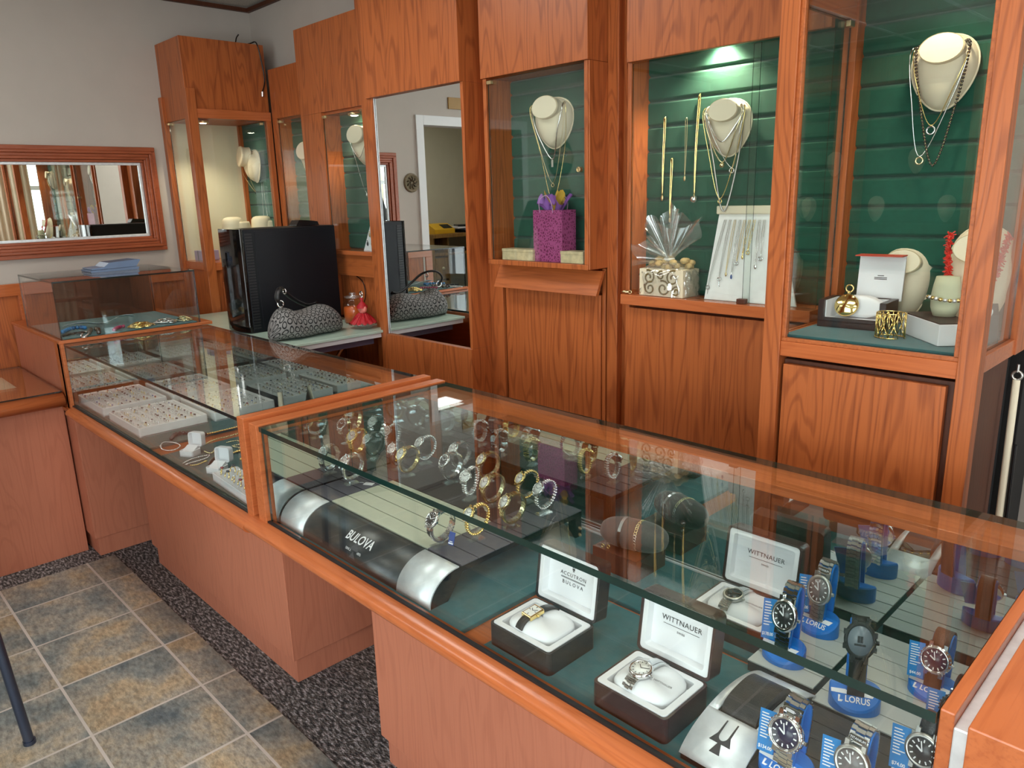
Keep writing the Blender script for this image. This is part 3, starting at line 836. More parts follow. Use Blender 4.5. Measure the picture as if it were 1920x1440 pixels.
sheet('glass_door', u4, -2.128, BP + 0.006, 1.316, -1.674, BP + 0.010, 1.952, 'y')
clip(u4, -2.112, BP, 1.942)
obj('lock', MB().cyl((-1.690, BP - 0.006, 1.625), (-1.690, BP + 0.006, 1.625), 0.009).torus((-1.690, BP - 0.006, 1.625), 0.007, 0.002, 'y'), 'brass', u4, world=True)
obj('flap', MB().prism([(2.036, 1.288), (2.048, 1.288), (2.012, 1.205), (1.998, 1.205)], 'x', -2.16, -1.648), 'wood_x', u4, bev=0.0015, world=True)
part('stile', [(-2.245, 2.055, 0.0, -2.170, 2.11, 1.294), (-1.672, 2.062, 0.0, -1.658, 2.11, 1.294)], 'wood_z', u4)
part('door', [(-2.158, 2.060, 0.08, -1.678, 2.085, 1.20)], 'wood_z', u4)
part('filler', [(-2.245, 2.062, 1.294, -2.152, 2.11, ZC - 0.01)], 'wood_z', u4)
part('pilaster', [(-1.6475, 2.058, 0.0, -1.603, 2.11, ZC - 0.01)], 'wood_z', u4)
part('recess_panel', [(-1.603, 2.085, 0.0, -1.512, 2.11, ZC - 0.01)], 'wood_z', u4)

# open wall showcase with sliding glass
GB = 2.075
u5 = thing('wall_showcase', 'wide wall showcase with green padded back and sliding glass above the wood ledge', 'showcase', (-1.2, 2.05, 0))
part('fascia', [(-1.502, BP, 1.928, -0.878, 1.985, ZC - 0.01)], 'wood_z', u5)
part('ceiling_board', [(-1.498, 1.985, 1.99, -0.86, 2.09, 2.01)], 'wood_x', u5)
part('side_wall', [(-1.512, 1.986, 0.0, -1.498, 2.11, 2.5)], 'wood_z', u5)
obj('back_panel', padded(-1.498, -0.862, GB + 0.012, 1.225, 1.99), 'pad_green', u5, world=True)
part('ledge', [(-1.510, 1.955, 1.196, -0.878, 2.07, 1.228)], 'rail_x', u5)
part('base', [(-1.498, 2.02, 0.0, -0.878, 2.11, 1.196)], 'dark_wood', u5)
part('door', [(-1.505, 1.985, 0.08, -0.884, 2.018, 1.183)], 'wood_z', u5)
sheet('sliding_glass', u5, -1.495, 1.990, 1.229, -1.075, 1.993, 1.926, 'y')
sheet('sliding_glass', u5, -1.10, 1.996, 1.229, -0.882, 1.999, 1.926, 'y')
part('glass_stop', [(-1.105, 1.972, 1.228, -1.078, 1.989, 1.242)], 'dark_wood', u5)
spot(u5, -1.235, 2.045, 1.975, 16)

# protruding glass showcase at the right
P6, x6a, x6b, x6c, x6d = 1.70, -0.876, -0.832, -0.448, -0.408
u6 = thing('wall_showcase', 'projecting glass-sided showcase at the right end with teal base cloth', 'showcase', (-0.64, 1.9, 0))
part('post', [(x6a, P6, 0.0, x6b, P6 + 0.045, ZC - 0.01)], 'wood_z', u6)
part('post', [(x6c, P6, 0.0, x6d, P6 + 0.04, ZC - 0.01)], 'wood_z', u6)
part('post', [(x6a, 2.032, 0.0, x6a + 0.034, 2.085, ZC - 0.01)], 'wood_z', u6)
part('post', [(x6d - 0.034, 1.985, 1.166, x6d, 2.085, ZC - 0.01)], 'wood_z', u6)
part('bottom_rail', [(x6b, P6 + 0.004, 1.156, x6c, P6 + 0.035, 1.192), (x6a + 0.004, P6 + 0.045, 1.175, x6a + 0.03, 2.032, 1.200), (x6d - 0.03, P6 + 0.04, 1.165, x6d - 0.004, 1.985, 1.202)], 'rail_x', u6)
part('glazing_bead', [(x6b, P6 + 0.006, 1.192, x6c, P6 + 0.018, 1.201), (x6b, P6 + 0.006, 1.201, x6b + 0.010, P6 + 0.018, 1.95), (x6c - 0.010, P6 + 0.006, 1.201, x6c, P6 + 0.018, 1.95)], 'wood_y', u6)
part('header_rail', [(x6a + 0.004, P6 + 0.045, 1.946, x6a + 0.03, 2.032, 2.06), (x6b, P6 + 0.004, 1.950, x6c, P6 + 0.03, 2.06), (x6d - 0.03, P6 + 0.04, 1.946, x6d - 0.004, 1.985, 2.06)], 'rail_y', u6)
part('canopy', [(x6a + 0.002, P6 + 0.002, 2.06, x6d - 0.002, 2.08, ZC - 0.012)], 'wood_z', u6)
part('deck', [(x6a + 0.03, P6 + 0.035, 1.17, x6d - 0.03, 2.085, 1.196)], 'wood_x', u6)
obj('back_panel', padded(-0.860, x6d - 0.035, GB + 0.012, 1.196, 2.06), 'pad_green', u6, world=True)
part('back_board', [(-0.878, 2.11, 1.17, x6d, 2.262, ZC - 0.01)], 'wood_z', u6)
part('gap_shade_board', [(-0.878, 2.11, 0.0, x6d, 2.262, 1.17), (x6a + 0.034, 2.088, 0.0, x6d - 0.034, 2.11, 1.17)], 'black_shade', u6)  # near-black colour stands in for the shade of the gap here
sheet('front_glass', u6, x6b + 0.002, P6 + 0.020, 1.194, x6c - 0.002, P6 + 0.024, 1.95, 'y')
sheet('side_glass', u6, x6a + 0.014, P6 + 0.046, 1.2, x6a + 0.018, 2.031, 1.946, 'x')
sheet('side_glass', u6, x6d - 0.018, P6 + 0.042, 1.202, x6d - 0.014, 1.984, 1.946, 'x')
part('base', [(x6b, P6 + 0.03, 0.0, x6c, 2.08, 1.145), (x6a + 0.03, P6 + 0.06, 0.0, x6d - 0.022, 2.03, 1.15)], 'dark_wood', u6)
part('door', [(x6b + 0.008, P6 + 0.008, 0.06, x6c - 0.018, P6 + 0.028, 1.136)], 'wood_z', u6)
clip(u6, x6a + 0.024, 2.012, 1.936, (0.012, 0.026, 0.014))
spot(u6, -0.62, 1.90, 2.040, 4)
tag(obj('felt_mat', MB().box(x6a + 0.034, P6 + 0.037, 1.1965, x6d - 0.034, 2.055, 1.204), 'felt', bev=0.002), 'teal cloth mat covering the floor of the right-hand projecting showcase', 'mat')
# ================================================================== watches and their stands
ZD = 0.71      # top of the felt in the counters
ZS = 0.78      # top of the long watch platform
def copy_of(key, cache={}):
    return cache.get(key)
_CACHE = {}
def cached(key, make):
    if key not in _CACHE: _CACHE[key] = make()
    return _CACHE[key]

for nm, x0, x1, y0, y1 in (('teal felt mat under the long watch platform', -1.79, -1.043, 0.84, 1.37), ('teal felt mat under the open watch boxes', -0.977, -0.205, 0.84, 1.135), ('teal felt mat at the back of the watch counter', -1.035, -0.205, 1.150, 1.37)):
    tag(obj('felt_mat', MB().box(x0, y0, 0.700, x1, y1, ZD), 'felt', bev=0.002), nm, 'mat')

# long platform: black front between brushed aluminium end caps, suede slats on top
PX0, PX1 = -1.792, -1.148
pf = thing('watch_platform', 'long charcoal watch platform with black curved front and brushed aluminium end caps', 'display stand', (-1.47, 1.1, ZD))
def arc(n=12, o=0.0):      # front profile, from the foot up to the flat top
    return [(0.852 + 0.082 * (1 - math.cos(PI / 2 * k / n)) - o * math.cos(PI / 2 * k / n), ZD + 0.0005 + (ZS - ZD - 0.003) * math.sin(PI / 2 * k / n) + o * math.sin(PI / 2 * k / n)) for k in range(n + 1)]
body = arc() + [(0.934, ZS - 0.003), (1.338, ZS - 0.003), (1.338, ZS - 0.016), (0.945, ZS - 0.016), (0.90, ZD + 0.0005)]
CAPL, CAPR = PX0 + 0.118, PX1 - 0.118
obj('body', MB().prism(body, 'x', PX0 + 0.001, PX1 - 0.001), 'black', pf, world=True)
obj('front_panel', MB().strip(arc(), 'x', CAPL + 0.001, CAPR - 0.001, 0.0015), 'slate_panel', pf, world=True, fix=True)
for a, b in ((PX0, CAPL), (CAPR, PX1)):
    obj('end_cap', MB().strip(arc(), 'x', a, b, 0.003), 'alu', pf, world=True, fix=True, label='brushed aluminium end cap')
SW = (1.338 - 0.940) / 8
for a, b, mt, k0, k1 in ((PX0, CAPL, 'slat_grey', 0, 8), (CAPL, CAPR, 'slat_cream', 0, 4), (CAPR, PX1, 'slat_grey', 0, 8)):
    mb = MB()
    for k in range(k0, k1): mb.box(a + 0.0006, 0.940 + k * SW + 0.0018, ZS - 0.003, b - 0.0006, 0.940 + (k + 1) * SW - 0.0018, ZS)
    obj('slats', mb, mt, pf, world=True, label='pale slats' if mt == 'slat_cream' else None)
obj('dark_panel', MB().box(CAPL + 0.0006, 0.940 + 4 * SW + 0.002, ZS - 0.003, CAPR - 0.0006, 1.337, ZS - 0.0004), 'slat_black', pf, world=True)
obj('leg', MB().box(PX1 - 0.025, 1.315, ZD + 0.0003, PX1 - 0.001, 1.336, ZS - 0.016), 'black', pf, world=True)
obj('leg', MB().box(PX0 + 0.001, 1.315, ZD + 0.0003, PX0 + 0.025, 1.336, ZS - 0.016), 'black', pf, world=True)
# lettering follows the curve of the black panel
def on_panel(me, x0, s0):
    """Bend flat lettering (x, y) onto the curved front; y is height along the arc."""
    pts = arc(40, 0.0022)
    L = [0.0]
    for i in range(1, len(pts)): L.append(L[-1] + math.hypot(pts[i][0] - pts[i - 1][0], pts[i][1] - pts[i - 1][1]))
    for v in me.vertices:
        s = min(max(v.co.y + s0, 0.001), L[-1] - 0.001)
        i = max(k for k in range(len(L)) if L[k] <= s); i = min(i, len(L) - 2)
        t = (s - L[i]) / (L[i + 1] - L[i])
        y = pts[i][0] + (pts[i + 1][0] - pts[i][0]) * t; z = pts[i][1] + (pts[i + 1][1] - pts[i][1]) * t
        v.co = Vector((v.co.x + x0, y - v.co.z * 0.5, z + v.co.z * 0.5))
    return me
tm = text_mesh('BULOVA', 0.034, 'white_ink', ext=0.0003, sx=0.82, bold=0.0004)
xl = -1.448
obj('lettering', on_panel(tm, xl, 0.062), None, pf, world=True, label='white lettering')
tf = MB()
for sx in (-1, 1): tf.prism([(sx * 0.007, 0.004), (sx * 0.011, 0.034), (sx * 0.009, 0.034), (sx * 0.004, 0.006)], 'z', 0, 0.0004)
tf.prism([(-0.018, -0.006), (-0.004, 0.012), (0.004, 0.012), (0.018, -0.006)], 'z', 0, 0.0004).prism([(-0.012, -0.024), (0, -0.008), (0.012, -0.024)], 'z', 0, 0.0004)
obj('tuning_fork_mark', on_panel(tf.mesh('tuning_fork_mark', plain('fork_grey', srgb(70, 70, 74), rough=0.4)), xl, 0.040), None, pf, world=True)
obj('small_print', on_panel(text_mesh('SINCE', 0.0085, 'white_ink', ext=0.0002), xl - 0.022, 0.032), None, pf, world=True)
obj('small_print', on_panel(text_mesh('1875', 0.0085, 'white_ink', ext=0.0002), xl + 0.022, 0.032), None, pf, world=True)

# --- geometry of a wristwatch that rings a clear cuff
A_, B_, TILT, ZCW = 0.0280, 0.0365, math.radians(30), 0.0495
def ring_pt(th, o=0.0):
    y, z = -(A_ + o) * math.cos(th), (B_ + o) * math.sin(th)
    return (y * math.cos(TILT) + z * math.sin(TILT), -y * math.sin(TILT) + z * math.cos(TILT) + ZCW)
def ring_frame(th):
    y0, z0 = ring_pt(th - 0.01); y1, z1 = ring_pt(th + 0.01)
    ty, tz = y1 - y0, z1 - z0; L = math.hypot(ty, tz)
    y, z = ring_pt(th)
    # columns: x across the band, tangent, outward normal
    t = Vector((0, ty / L, tz / L)); nrm = Vector((0, -tz / L, ty / L))
    if nrm.y * (y - 0) + nrm.z * (z - ZCW) < 0: nrm = -nrm
    return Matrix(((1, 0, 0, 0), (0, t.y, nrm.y, y), (0, t.z, nrm.z, z), (0, 0, 0, 1)))
TH0 = math.radians(8)
def make_bracelet(w0, w1, leather=False, bangle=False):
    mb = MB()
    n = 26
    if leather:
        def fn(u, v):
            th = TH0 + 0.5 + u * (2 * PI - 1.0); f = ring_frame(th)
            w = (w0 + (w1 - w0) * math.sin(PI * u)) / 2; q = 2 * PI * v
            return f @ Vector((w * max(-1, min(1, 1.3 * math.cos(q))), 0, 0.0013 * math.sin(q)))
        mb.grid(fn, 40, 10, cv=True)
    else:
        for i in range(n):
            u = (i + 0.5) / n; th = TH0 + 0.52 + u * (2 * PI - 1.04); f = ring_frame(th)
            w = w0 + (w1 - w0) * math.sin(PI * u)
            mb.T = f
            ln = 0.0073
            if bangle:
                mb.ell((0, 0, 0), (w / 2, ln * 0.52, 0.0034), 8, 6)
            else:
                mb.cbox((0, 0, 0.0006), (w * 0.46, ln * 0.80, 0.0042))
                mb.cbox((-w * 0.37, ln * 0.25, 0), (w * 0.26, ln * 0.80, 0.0036)); mb.cbox((w * 0.37, ln * 0.25, 0), (w * 0.26, ln * 0.80, 0.0036))
        mb.T = None
    return mb
def make_case(r, shape='round', flat=1.0):
    mb = MB(); mb.T = ring_frame(TH0)
    if shape == 'round':
        mb.lathe([(r * 0.86, -0.003), (r, -0.001), (r * 1.02, 0.003), (r * 0.96, 0.0062), (r * 0.84, 0.0072), (r * 0.80, 0.0056)], 28, sy=flat)
        mb.lathe([(0.0001, -0.003), (r * 0.86, -0.003)], 28, sy=flat)
        mb.cyl((r * 0.98, 0, 0.002), (r * 1.18, 0, 0.002), r * 0.13, n=10)
        for sx in (-1, 1):
            for sy in (-1, 1): mb.cbox((sx * r * 0.5, sy * r * flat * 0.98, 0.001), (r * 0.24, r * 0.42, 0.0036))
    else:
        mb.cbox((0, 0, 0.0015), (r * 1.7, r * 2.1, 0.008)); mb.cyl((r * 0.85, 0, 0.002), (r * 1.05, 0, 0.002), r * 0.12, n=10)
    mb.T = None
    return mb
def make_dial(r, flat=1.0):
    mb = MB(); mb.T = ring_frame(TH0)
    mb.lathe([(0.0001, 0.0058), (r * 0.81, 0.0058), (r * 0.81, 0.005)], 28, sy=flat)
    mb.T = None
    return mb
def make_hands(r, flat=1.0, dense=True):
    mb = MB(); f = ring_frame(TH0)
    if dense:
        for k in range(12):
            a = 2 * PI * k / 12
            mb.T = f @ Matrix.Translation((math.sin(a) * r * 0.66, math.cos(a) * r * 0.66 * flat, 0.0061)) @ Matrix.Rotation(-a, 4, 'Z')
            mb.cbox((0, 0, 0), (r * 0.05, r * (0.22 if k % 3 == 0 else 0.15), 0.0003))
    for a, L, w in ((math.radians(-55), 0.42, 0.08), (math.radians(60), 0.62, 0.055)):
        mb.T = f @ Matrix.Rotation(-a, 4, 'Z') @ Matrix.Translation((0, r * L / 2 * flat, 0.0064))
        mb.cbox((0, 0, 0), (r * w, r * L, 0.0003))
    mb.T = None
    return mb
def make_cuff():
    mb = MB()
    n = 30; s0 = -2.75; s1 = 2.15
    def pt(k, o):
        th = TH0 + s0 + (s1 - s0) * k / n
        return ring_pt(th, -0.0034 + o)
    outer = [pt(k, 0.0) for k in range(n + 1)]; inner = [pt(k, -0.0026) for k in range(n + 1)]
    mb.prism(outer + inner[::-1], 'x', -0.0055, 0.0055, smooth=True)
    return mb
def make_foot():
    mb = MB()
    zb = min(ring_pt(2 * PI * k / 60)[1] for k in range(60)); yb = min((ring_pt(2 * PI * k / 60) for k in range(60)), key=lambda p: p[1])[0]
    mb.box(-0.012, yb - 0.020, 0.0002, 0.012, yb + 0.020, 0.0034)
    mb.prism([(yb - 0.005, 0.0034), (yb + 0.005, 0.0034), (yb + 0.007, zb + 0.0005), (yb - 0.004, zb + 0.0005)], 'x', -0.004, 0.004)
    mb.box(-0.010, yb - 0.004, zb - 0.0062, 0.010, yb + 0.006, zb - 0.0022)
    return mb
def ring_watch(label, x, y, z, rz, style):
    band, case, dial, hand, r, w0, w1, kind = style
    st = thing('watch_stand', 'clear plastic stand under the ' + label[1], 'watch stand', (x, y, z), math.radians(rz), 'clear stands on the long watch platform')
    obj('cuff', cached('cuff', lambda: make_cuff().mesh('cuff', 'acrylic')), None, st)
    obj('foot', cached('foot', lambda: make_foot().mesh('foot', 'acrylic')), None, st)
    wt = thing('wristwatch', label[0], 'watch', (x, y, z), math.radians(rz), 'watches on the long platform')
    kb = ('band', band, w0, w1, kind)
    obj('bracelet' if kind != 'leather' else 'strap', cached(kb, lambda: make_bracelet(w0, w1, kind == 'leather', kind == 'bead').mesh('bracelet', band)), None, wt)
    obj('case', cached(('case', case, r), lambda: make_case(r).mesh('case', case)), None, wt)
    obj('dial', cached(('dial', dial, r), lambda: make_dial(r).mesh('dial', dial)), None, wt)
    obj('hands', cached(('hands', hand, r), lambda: make_hands(r).mesh('hands', hand)), None, wt)
    return wt
two = plain('two_tone_links', (0.88, 0.74, 0.45, 1), rough=0.18, metal=1.0, var=0.25, vscale=260)
M['two_tone'] = two
STY = {
 'silver': ('silver', 'silver', 'ivory', 'ink', 0.0185, 0.0225, 0.018, 'link'),
 'silver_thin': ('silver', 'silver', 'ivory', 'ink', 0.017, 0.02, 0.0165, 'bead'),
 'silver_dark': ('silver', 'silver', 'dial_dark', 'white_ink', 0.0195, 0.0235, 0.019, 'link'),
 'gold': ('gold', 'gold', 'ivory', 'ink', 0.0195, 0.022, 0.018, 'link'),
 'gold_thin': ('gold', 'gold', 'ivory', 'ink', 0.0165, 0.0185, 0.0155, 'bead'),
 'two': ('two_tone', 'two_tone', 'ivory', 'ink', 0.0178, 0.0205, 0.017, 'link'),
 'leather': ('leather_black', 'silver', 'ivory', 'ink', 0.0165, 0.0165, 0.0145, 'leather'),
}
WL = [   # (label, short phrase for its stand), x, y, turn, style
 (('pale-dialled steel bracelet watch nearest the left end of the long platform', 'steel watch nearest the left end of the platform'), -1.738, 1.050, -6, 'silver'),
 (('black leather strap watch on a clear stand at the left of the long platform', 'black leather strap watch at the left'), -1.735, 1.205, 5, 'leather'),
 (('yellow gold bracelet watch with plain white dial on the long platform', 'yellow gold watch with white dial'), -1.668, 1.192, -10, 'gold'),
 (('slim steel watch just behind the yellow gold watch on the long platform', 'slim steel watch behind the yellow gold one'), -1.712, 1.290, -10, 'silver_thin'),
 (('dark-dialled front watch of the overlapping steel pair at mid platform', 'front steel watch of the overlapping pair'), -1.535, 1.240, -8, 'silver_dark'),
 (('rear watch of the overlapping steel pair at mid platform', 'rear steel watch of the overlapping pair'), -1.590, 1.318, -12, 'silver'),
 (('silver beaded bracelet watch turned side-on right of the overlapping steel pair', 'silver beaded watch turned side-on'), -1.410, 1.200, 14, 'silver_thin'),
 (('two-tone watch with round white dial at the back of the platform centre', 'two-tone watch with round white dial at the back'), -1.462, 1.312, -16, 'two'),
 (('dark-dialled steel watch with deep blue tag standing alone at the platform front', 'steel watch with the deep blue tag'), -1.255, 0.975, -8, 'silver_dark'),
 (('gold bracelet watch behind the tagged steel watch, crossing the glass edge', 'gold watch behind the tagged steel watch'), -1.218, 1.052, -8, 'gold_thin'),
 (('small two-tone watch with white oval dial in the cluster right of platform centre', 'small two-tone watch with white oval dial'), -1.330, 1.205, -12, 'two'),
 (('slim gold watch at the rear of the right-hand watch cluster', 'slim gold watch at the rear of the right cluster'), -1.283, 1.283, -14, 'gold_thin'),
 (('two-tone watch with pale dial in the middle of the right-hand watch cluster', 'two-tone watch in the middle of the right cluster'), -1.203, 1.152, -14, 'two'),
 (('slim silver watch with oval white dial nearest the right end of the long platform', 'slim silver watch nearest the right end'), -1.202, 1.264, -8, 'silver_thin'),
]
for lb, x, y, rz, sk in WL: ring_watch(lb, x, y, ZS, rz, STY[sk])
tg = thing('price_tag', 'deep blue plastic price tag hanging beside the dark-dialled steel watch', 'price tag', (-1.238, 0.985, ZS), 0)
tg.rotation_euler = (math.radians(-14), math.radians(6), 0.3)
obj('card', MB().box(-0.0075, -0.001, 0.001, 0.0075, 0.001, 0.032), 'blue_tag', tg, bev=0.0005)
obj('lettering', MB().box(-0.006, -0.0015, 0.004, 0.006, -0.001, 0.007).box(-0.004, -0.0015, 0.009, 0.004, -0.001, 0.0105), 'white_ink', tg)
tg2 = thing('price_tag', 'white paper price tag lying by the steel watch at the left of the platform', 'price tag', (-1.70, 1.075, ZS + 0.0004), 0.5)
obj('card', MB().box(-0.014, -0.009, 0, 0.014, 0.009, 0.0006), 'white', tg2)
obj('string', MB().tube([(-0.014, 0, 0.0008), (-0.022, 0.004, 0.0012), (-0.03, 0.003, 0.0008)], 0.0005), 'white', tg2)

# ================================================================== open watch boxes
def rrect(w, h, r, n=5, cx=0.0, cy=0.0):
    out = []
    for sx, sy, a0 in ((1, -1, -90), (1, 1, 0), (-1, 1, 90), (-1, -1, 180)):
        for k in range(n + 1):
            a = math.radians(a0 + 90 * k / n)
            out.append((cx + sx * (w / 2 - r) + r * math.cos(a), cy + sy * (h / 2 - r) + r * math.sin(a)))
    return out
def ring_prism(mb, outer, inner, ax, a, b):
    put = {'z': lambda t, p: (p[0], p[1], t), 'y': lambda t, p: (p[0], t, p[1])}[ax]
    n = len(outer)
    vs = [put(a, p) for p in outer] + [put(a, p) for p in inner] + [put(b, p) for p in outer] + [put(b, p) for p in inner]
    fs = []
    for k in range(n):
        l = (k + 1) % n
        fs += [(k, l, n + l, n + k), (2 * n + k, 3 * n + k, 3 * n + l, 2 * n + l), (k, 2 * n + k, 2 * n + l, l), (n + k, n + l, 3 * n + l, 3 * n + k)]
    return mb.add(vs, fs)
def pillow(mb, w, d, h, c):
    def fn(u, v):
        a = 2 * PI * u; ph = PI * (v - 0.5) * 0.999
        ex_ = 0.55
        cs = lambda t: math.copysign(abs(math.cos(t)) ** ex_, math.cos(t)); sn = lambda t: math.copysign(abs(math.sin(t)) ** ex_, math.sin(t))
        return (c[0] + w / 2 * cs(ph) * cs(a), c[1] + d / 2 * cs(ph) * sn(a), c[2] + h / 2 * math.sin(ph) * (1 - 0.25 * abs(math.cos(a)) ** 3))
    return mb.grid(fn, 28, 12, cu=True)
def watch_box(label, x, y, w, d, h, lid_h, mat_, rows, rz=0.0, lean=8, group=None):
    """Square hinged box, lid open and leaning back, white lining, with a cushion inside."""
    t = thing('watch_box', label, 'watch box', (x, y, ZD + 0.0004), rz)
    o = rrect(w, d, 0.010); i = rrect(w - 0.010, d - 0.010, 0.007); i2 = rrect(w - 0.0104, d - 0.0104, 0.007); ii = rrect(w - 0.034, d - 0.034, 0.005)
    mb = ring_prism(MB(), o, i, 'z', 0.0, h); mb.prism(o, 'z', 0.0, 0.004)
    obj('base', mb, mat_, t, bev=0.0008)
    mb = ring_prism(MB(), i2, ii, 'z', h - 0.018, h + 0.0015); mb.prism(i2, 'z', 0.0045, h - 0.018)
    obj('lining', mb, 'white', t, bev=0.0006, label='white lining')
    lid = obj('lid', ring_prism(MB(), rrect(w, lid_h, 0.010, cy=lid_h / 2), rrect(w - 0.010, lid_h - 0.010, 0.007, cy=lid_h / 2), 'y', -0.002, 0.028).prism(rrect(w, lid_h, 0.010, cy=lid_h / 2), 'y', 0.026, 0.031), mat_, t, bev=0.0008)
    lid.location = (0, d / 2 + 0.0005, h + 0.001); lid.rotation_euler = (math.radians(-lean), 0, 0)
    li = obj('lid_lining', ring_prism(MB(), rrect(w - 0.0104, lid_h - 0.0104, 0.007, cy=lid_h / 2), rrect(w - 0.030, lid_h - 0.030, 0.005, cy=lid_h / 2), 'y', 0.000, 0.022).prism(rrect(w - 0.0104, lid_h - 0.0104, 0.007, cy=lid_h / 2), 'y', 0.018, 0.0255), 'white', lid, bev=0.0006, label='white lid lining')
    for body, size, up, k in rows:
        if body == 'fork':
            f = MB()
            for sx in (-1, 1): f.box(sx * 0.0022 - 0.0005, 0.0172, lid_h * up, sx * 0.0022 + 0.0005, 0.0178, lid_h * up + 0.008)
            f.prism([(-0.0035, lid_h * up - 0.001), (0, lid_h * up + 0.003), (0.0035, lid_h * up - 0.001)], 'y', 0.0172, 0.0178).prism([(-0.0022, lid_h * up - 0.004), (0, lid_h * up - 0.001), (0.0022, lid_h * up - 0.004)], 'y', 0.0172, 0.0178)
            obj('tuning_fork_mark', f, 'ink', lid); continue
        if body == 'bar':
            obj('rule', MB().box(-size / 2, 0.0172, lid_h * up, size / 2, 0.0178, lid_h * up + 0.0006), 'ink', lid); continue
        tx = obj('lettering', text_mesh(body, size, 'ink', ext=0.0001, space=k), None, lid)
        tx.rotation_euler = (PI / 2, 0, 0); tx.location = (0, 0.0174, lid_h * up)
    return t
def cushion_watch(t, label, cx, cy, cz, rz, case_fn, band_w, band, case, dial, cover, group=None):
    """Watch wrapped round a cushion: band arches over it along local y."""
    wt = thing('wristwatch', label, 'watch', (cx, cy, cz), rz)
    ap = []
    for k in range(33):
        y = -0.0478 + 0.0918 * k / 32
        ap.append((y / 1.3, (0.0240 * max(0.0, 1 - abs(y / 0.0490) ** 3.2) ** 0.55 + 0.0015) / 1.3))
    mb = MB()
    if band in ('leather_black', 'leather_brown'):
        mb.strip(ap, 'x', -band_w / 2, band_w / 2, 0.002)
    else:
        for k in range(0, len(ap) - 1):
            a, b = ap[k], ap[k + 1]; L = math.hypot(b[0] - a[0], b[1] - a[1]); an = math.atan2(b[1] - a[1], b[0] - a[0])
            mb.T = Matrix.Translation((0, (a[0] + b[0]) / 2, (a[1] + b[1]) / 2 + 0.001)) @ Matrix.Rotation(an, 4, 'X')
            mb.cbox((0, 0, 0.0004), (band_w * 0.42, L * 0.8, 0.0028)); mb.cbox((-band_w * 0.36, L * 0.3, 0), (band_w * 0.26, L * 0.8, 0.0024)); mb.cbox((band_w * 0.36, L * 0.3, 0), (band_w * 0.26, L * 0.8, 0.0024))
        mb.T = None
    obj('strap' if 'leather' in band else 'bracelet', mb, band, wt, fix='leather' in band)
    case_fn(wt, case, dial)
    return wt
def round_case(r):
    def fn(wt, case, dial):
        c = obj('case', MB().lathe([(r * 0.84, 0.0), (r, 0.002), (r * 1.02, 0.005), (r * 0.96, 0.0075), (r * 0.84, 0.0082), (r * 0.80, 0.0072)], 28).lathe([(0.0001, 0), (r * 0.84, 0)], 28).cyl((r, 0, 0.004), (r * 1.2, 0, 0.004), r * 0.12, n=10), case, wt)
        d = obj('dial', MB().lathe([(0.0001, 0.0073), (r * 0.81, 0.0073), (r * 0.81, 0.006)], 28), dial, wt)
        h = MB()
        for k in range(12):
            a = 2 * PI * k / 12; h.T = Matrix.Rotation(-a, 4, 'Z') @ Matrix.Translation((0, r * 0.66, 0.0076)); h.cbox((0, 0, 0), (r * 0.05, r * 0.14, 0.0003))
        for a, L in ((-0.9, 0.42), (1.1, 0.62)):
            h.T = Matrix.Rotation(-a, 4, 'Z') @ Matrix.Translation((0, r * L / 2, 0.0078)); h.cbox((0, 0, 0), (r * 0.06, r * L, 0.0003))
        hh = obj('hands', h, 'ink' if dial == 'ivory' else 'silver', wt)
        for q in (c, d, hh): q.location = (0, -0.010, 0.0178); q.rotation_euler = (math.radians(8), 0, 0)
    return fn
def tank_case(w, l):
    def fn(wt, case, dial):
        c = obj('case', MB().cbox((0, 0, 0.004), (w, l, 0.007)).cyl((w / 2, 0, 0.004), (w / 2 + 0.003, 0, 0.004), 0.002, n=10), case, wt, bev=0.0012)
        d = obj('dial', MB().cbox((0, 0, 0.0076), (w * 0.76, l * 0.80, 0.0006)), dial, wt)
        h = MB()
        for a, L in ((-0.9, 0.22), (0.9, 0.30)):
            h.T = Matrix.Rotation(-a, 4, 'Z') @ Matrix.Translation((0, l * L / 2, 0.0081)); h.cbox((0, 0, 0), (0.0009, l * L, 0.0003))
        h.T = None
        for k in (-1, 1): h.cbox((0, k * l * 0.33, 0.0080), (0.001, 0.003, 0.0003)); h.cbox((k * w * 0.28, 0, 0.0080), (0.003, 0.001, 0.0003))
        hh = obj('hands', h, 'ink', wt)
        for q in (c, d, hh): q.location = (0, -0.010, 0.0178); q.rotation_euler = (math.radians(8), 0, 0)
    return fn
def boxed(label_box, x, y, w, d, h, lid_h, mat_, rows, label_cush, label_watch, watch_args, print_=None, lean=8, cush_rot=0.0):
    t = watch_box(label_box, x, y, w, d, h, lid_h, mat_, rows, lean=lean)
    cz = ZD + h - 0.004
    cu = thing('watch_cushion', label_cush, 'cushion', (x, y, cz), cush_rot)
    obj('pillow', pillow(MB(), w * 0.74, d * 0.74, 0.046, (0, 0, 0.002)), 'white', cu)
    if print_:
        tx = obj('lettering', text_mesh(print_, 0.0062, 'ink', ext=0.0001), None, cu); tx.location = (0.034, -0.014, 0.0255); tx.rotation_euler = (math.radians(4), 0, 0)
    cw = cushion_watch(cu, label_watch, x - w * 0.05, y, cz + 0.002, cush_rot + math.radians(-6), *watch_args)
    cw.scale = (1.3, 1.3, 1.3)
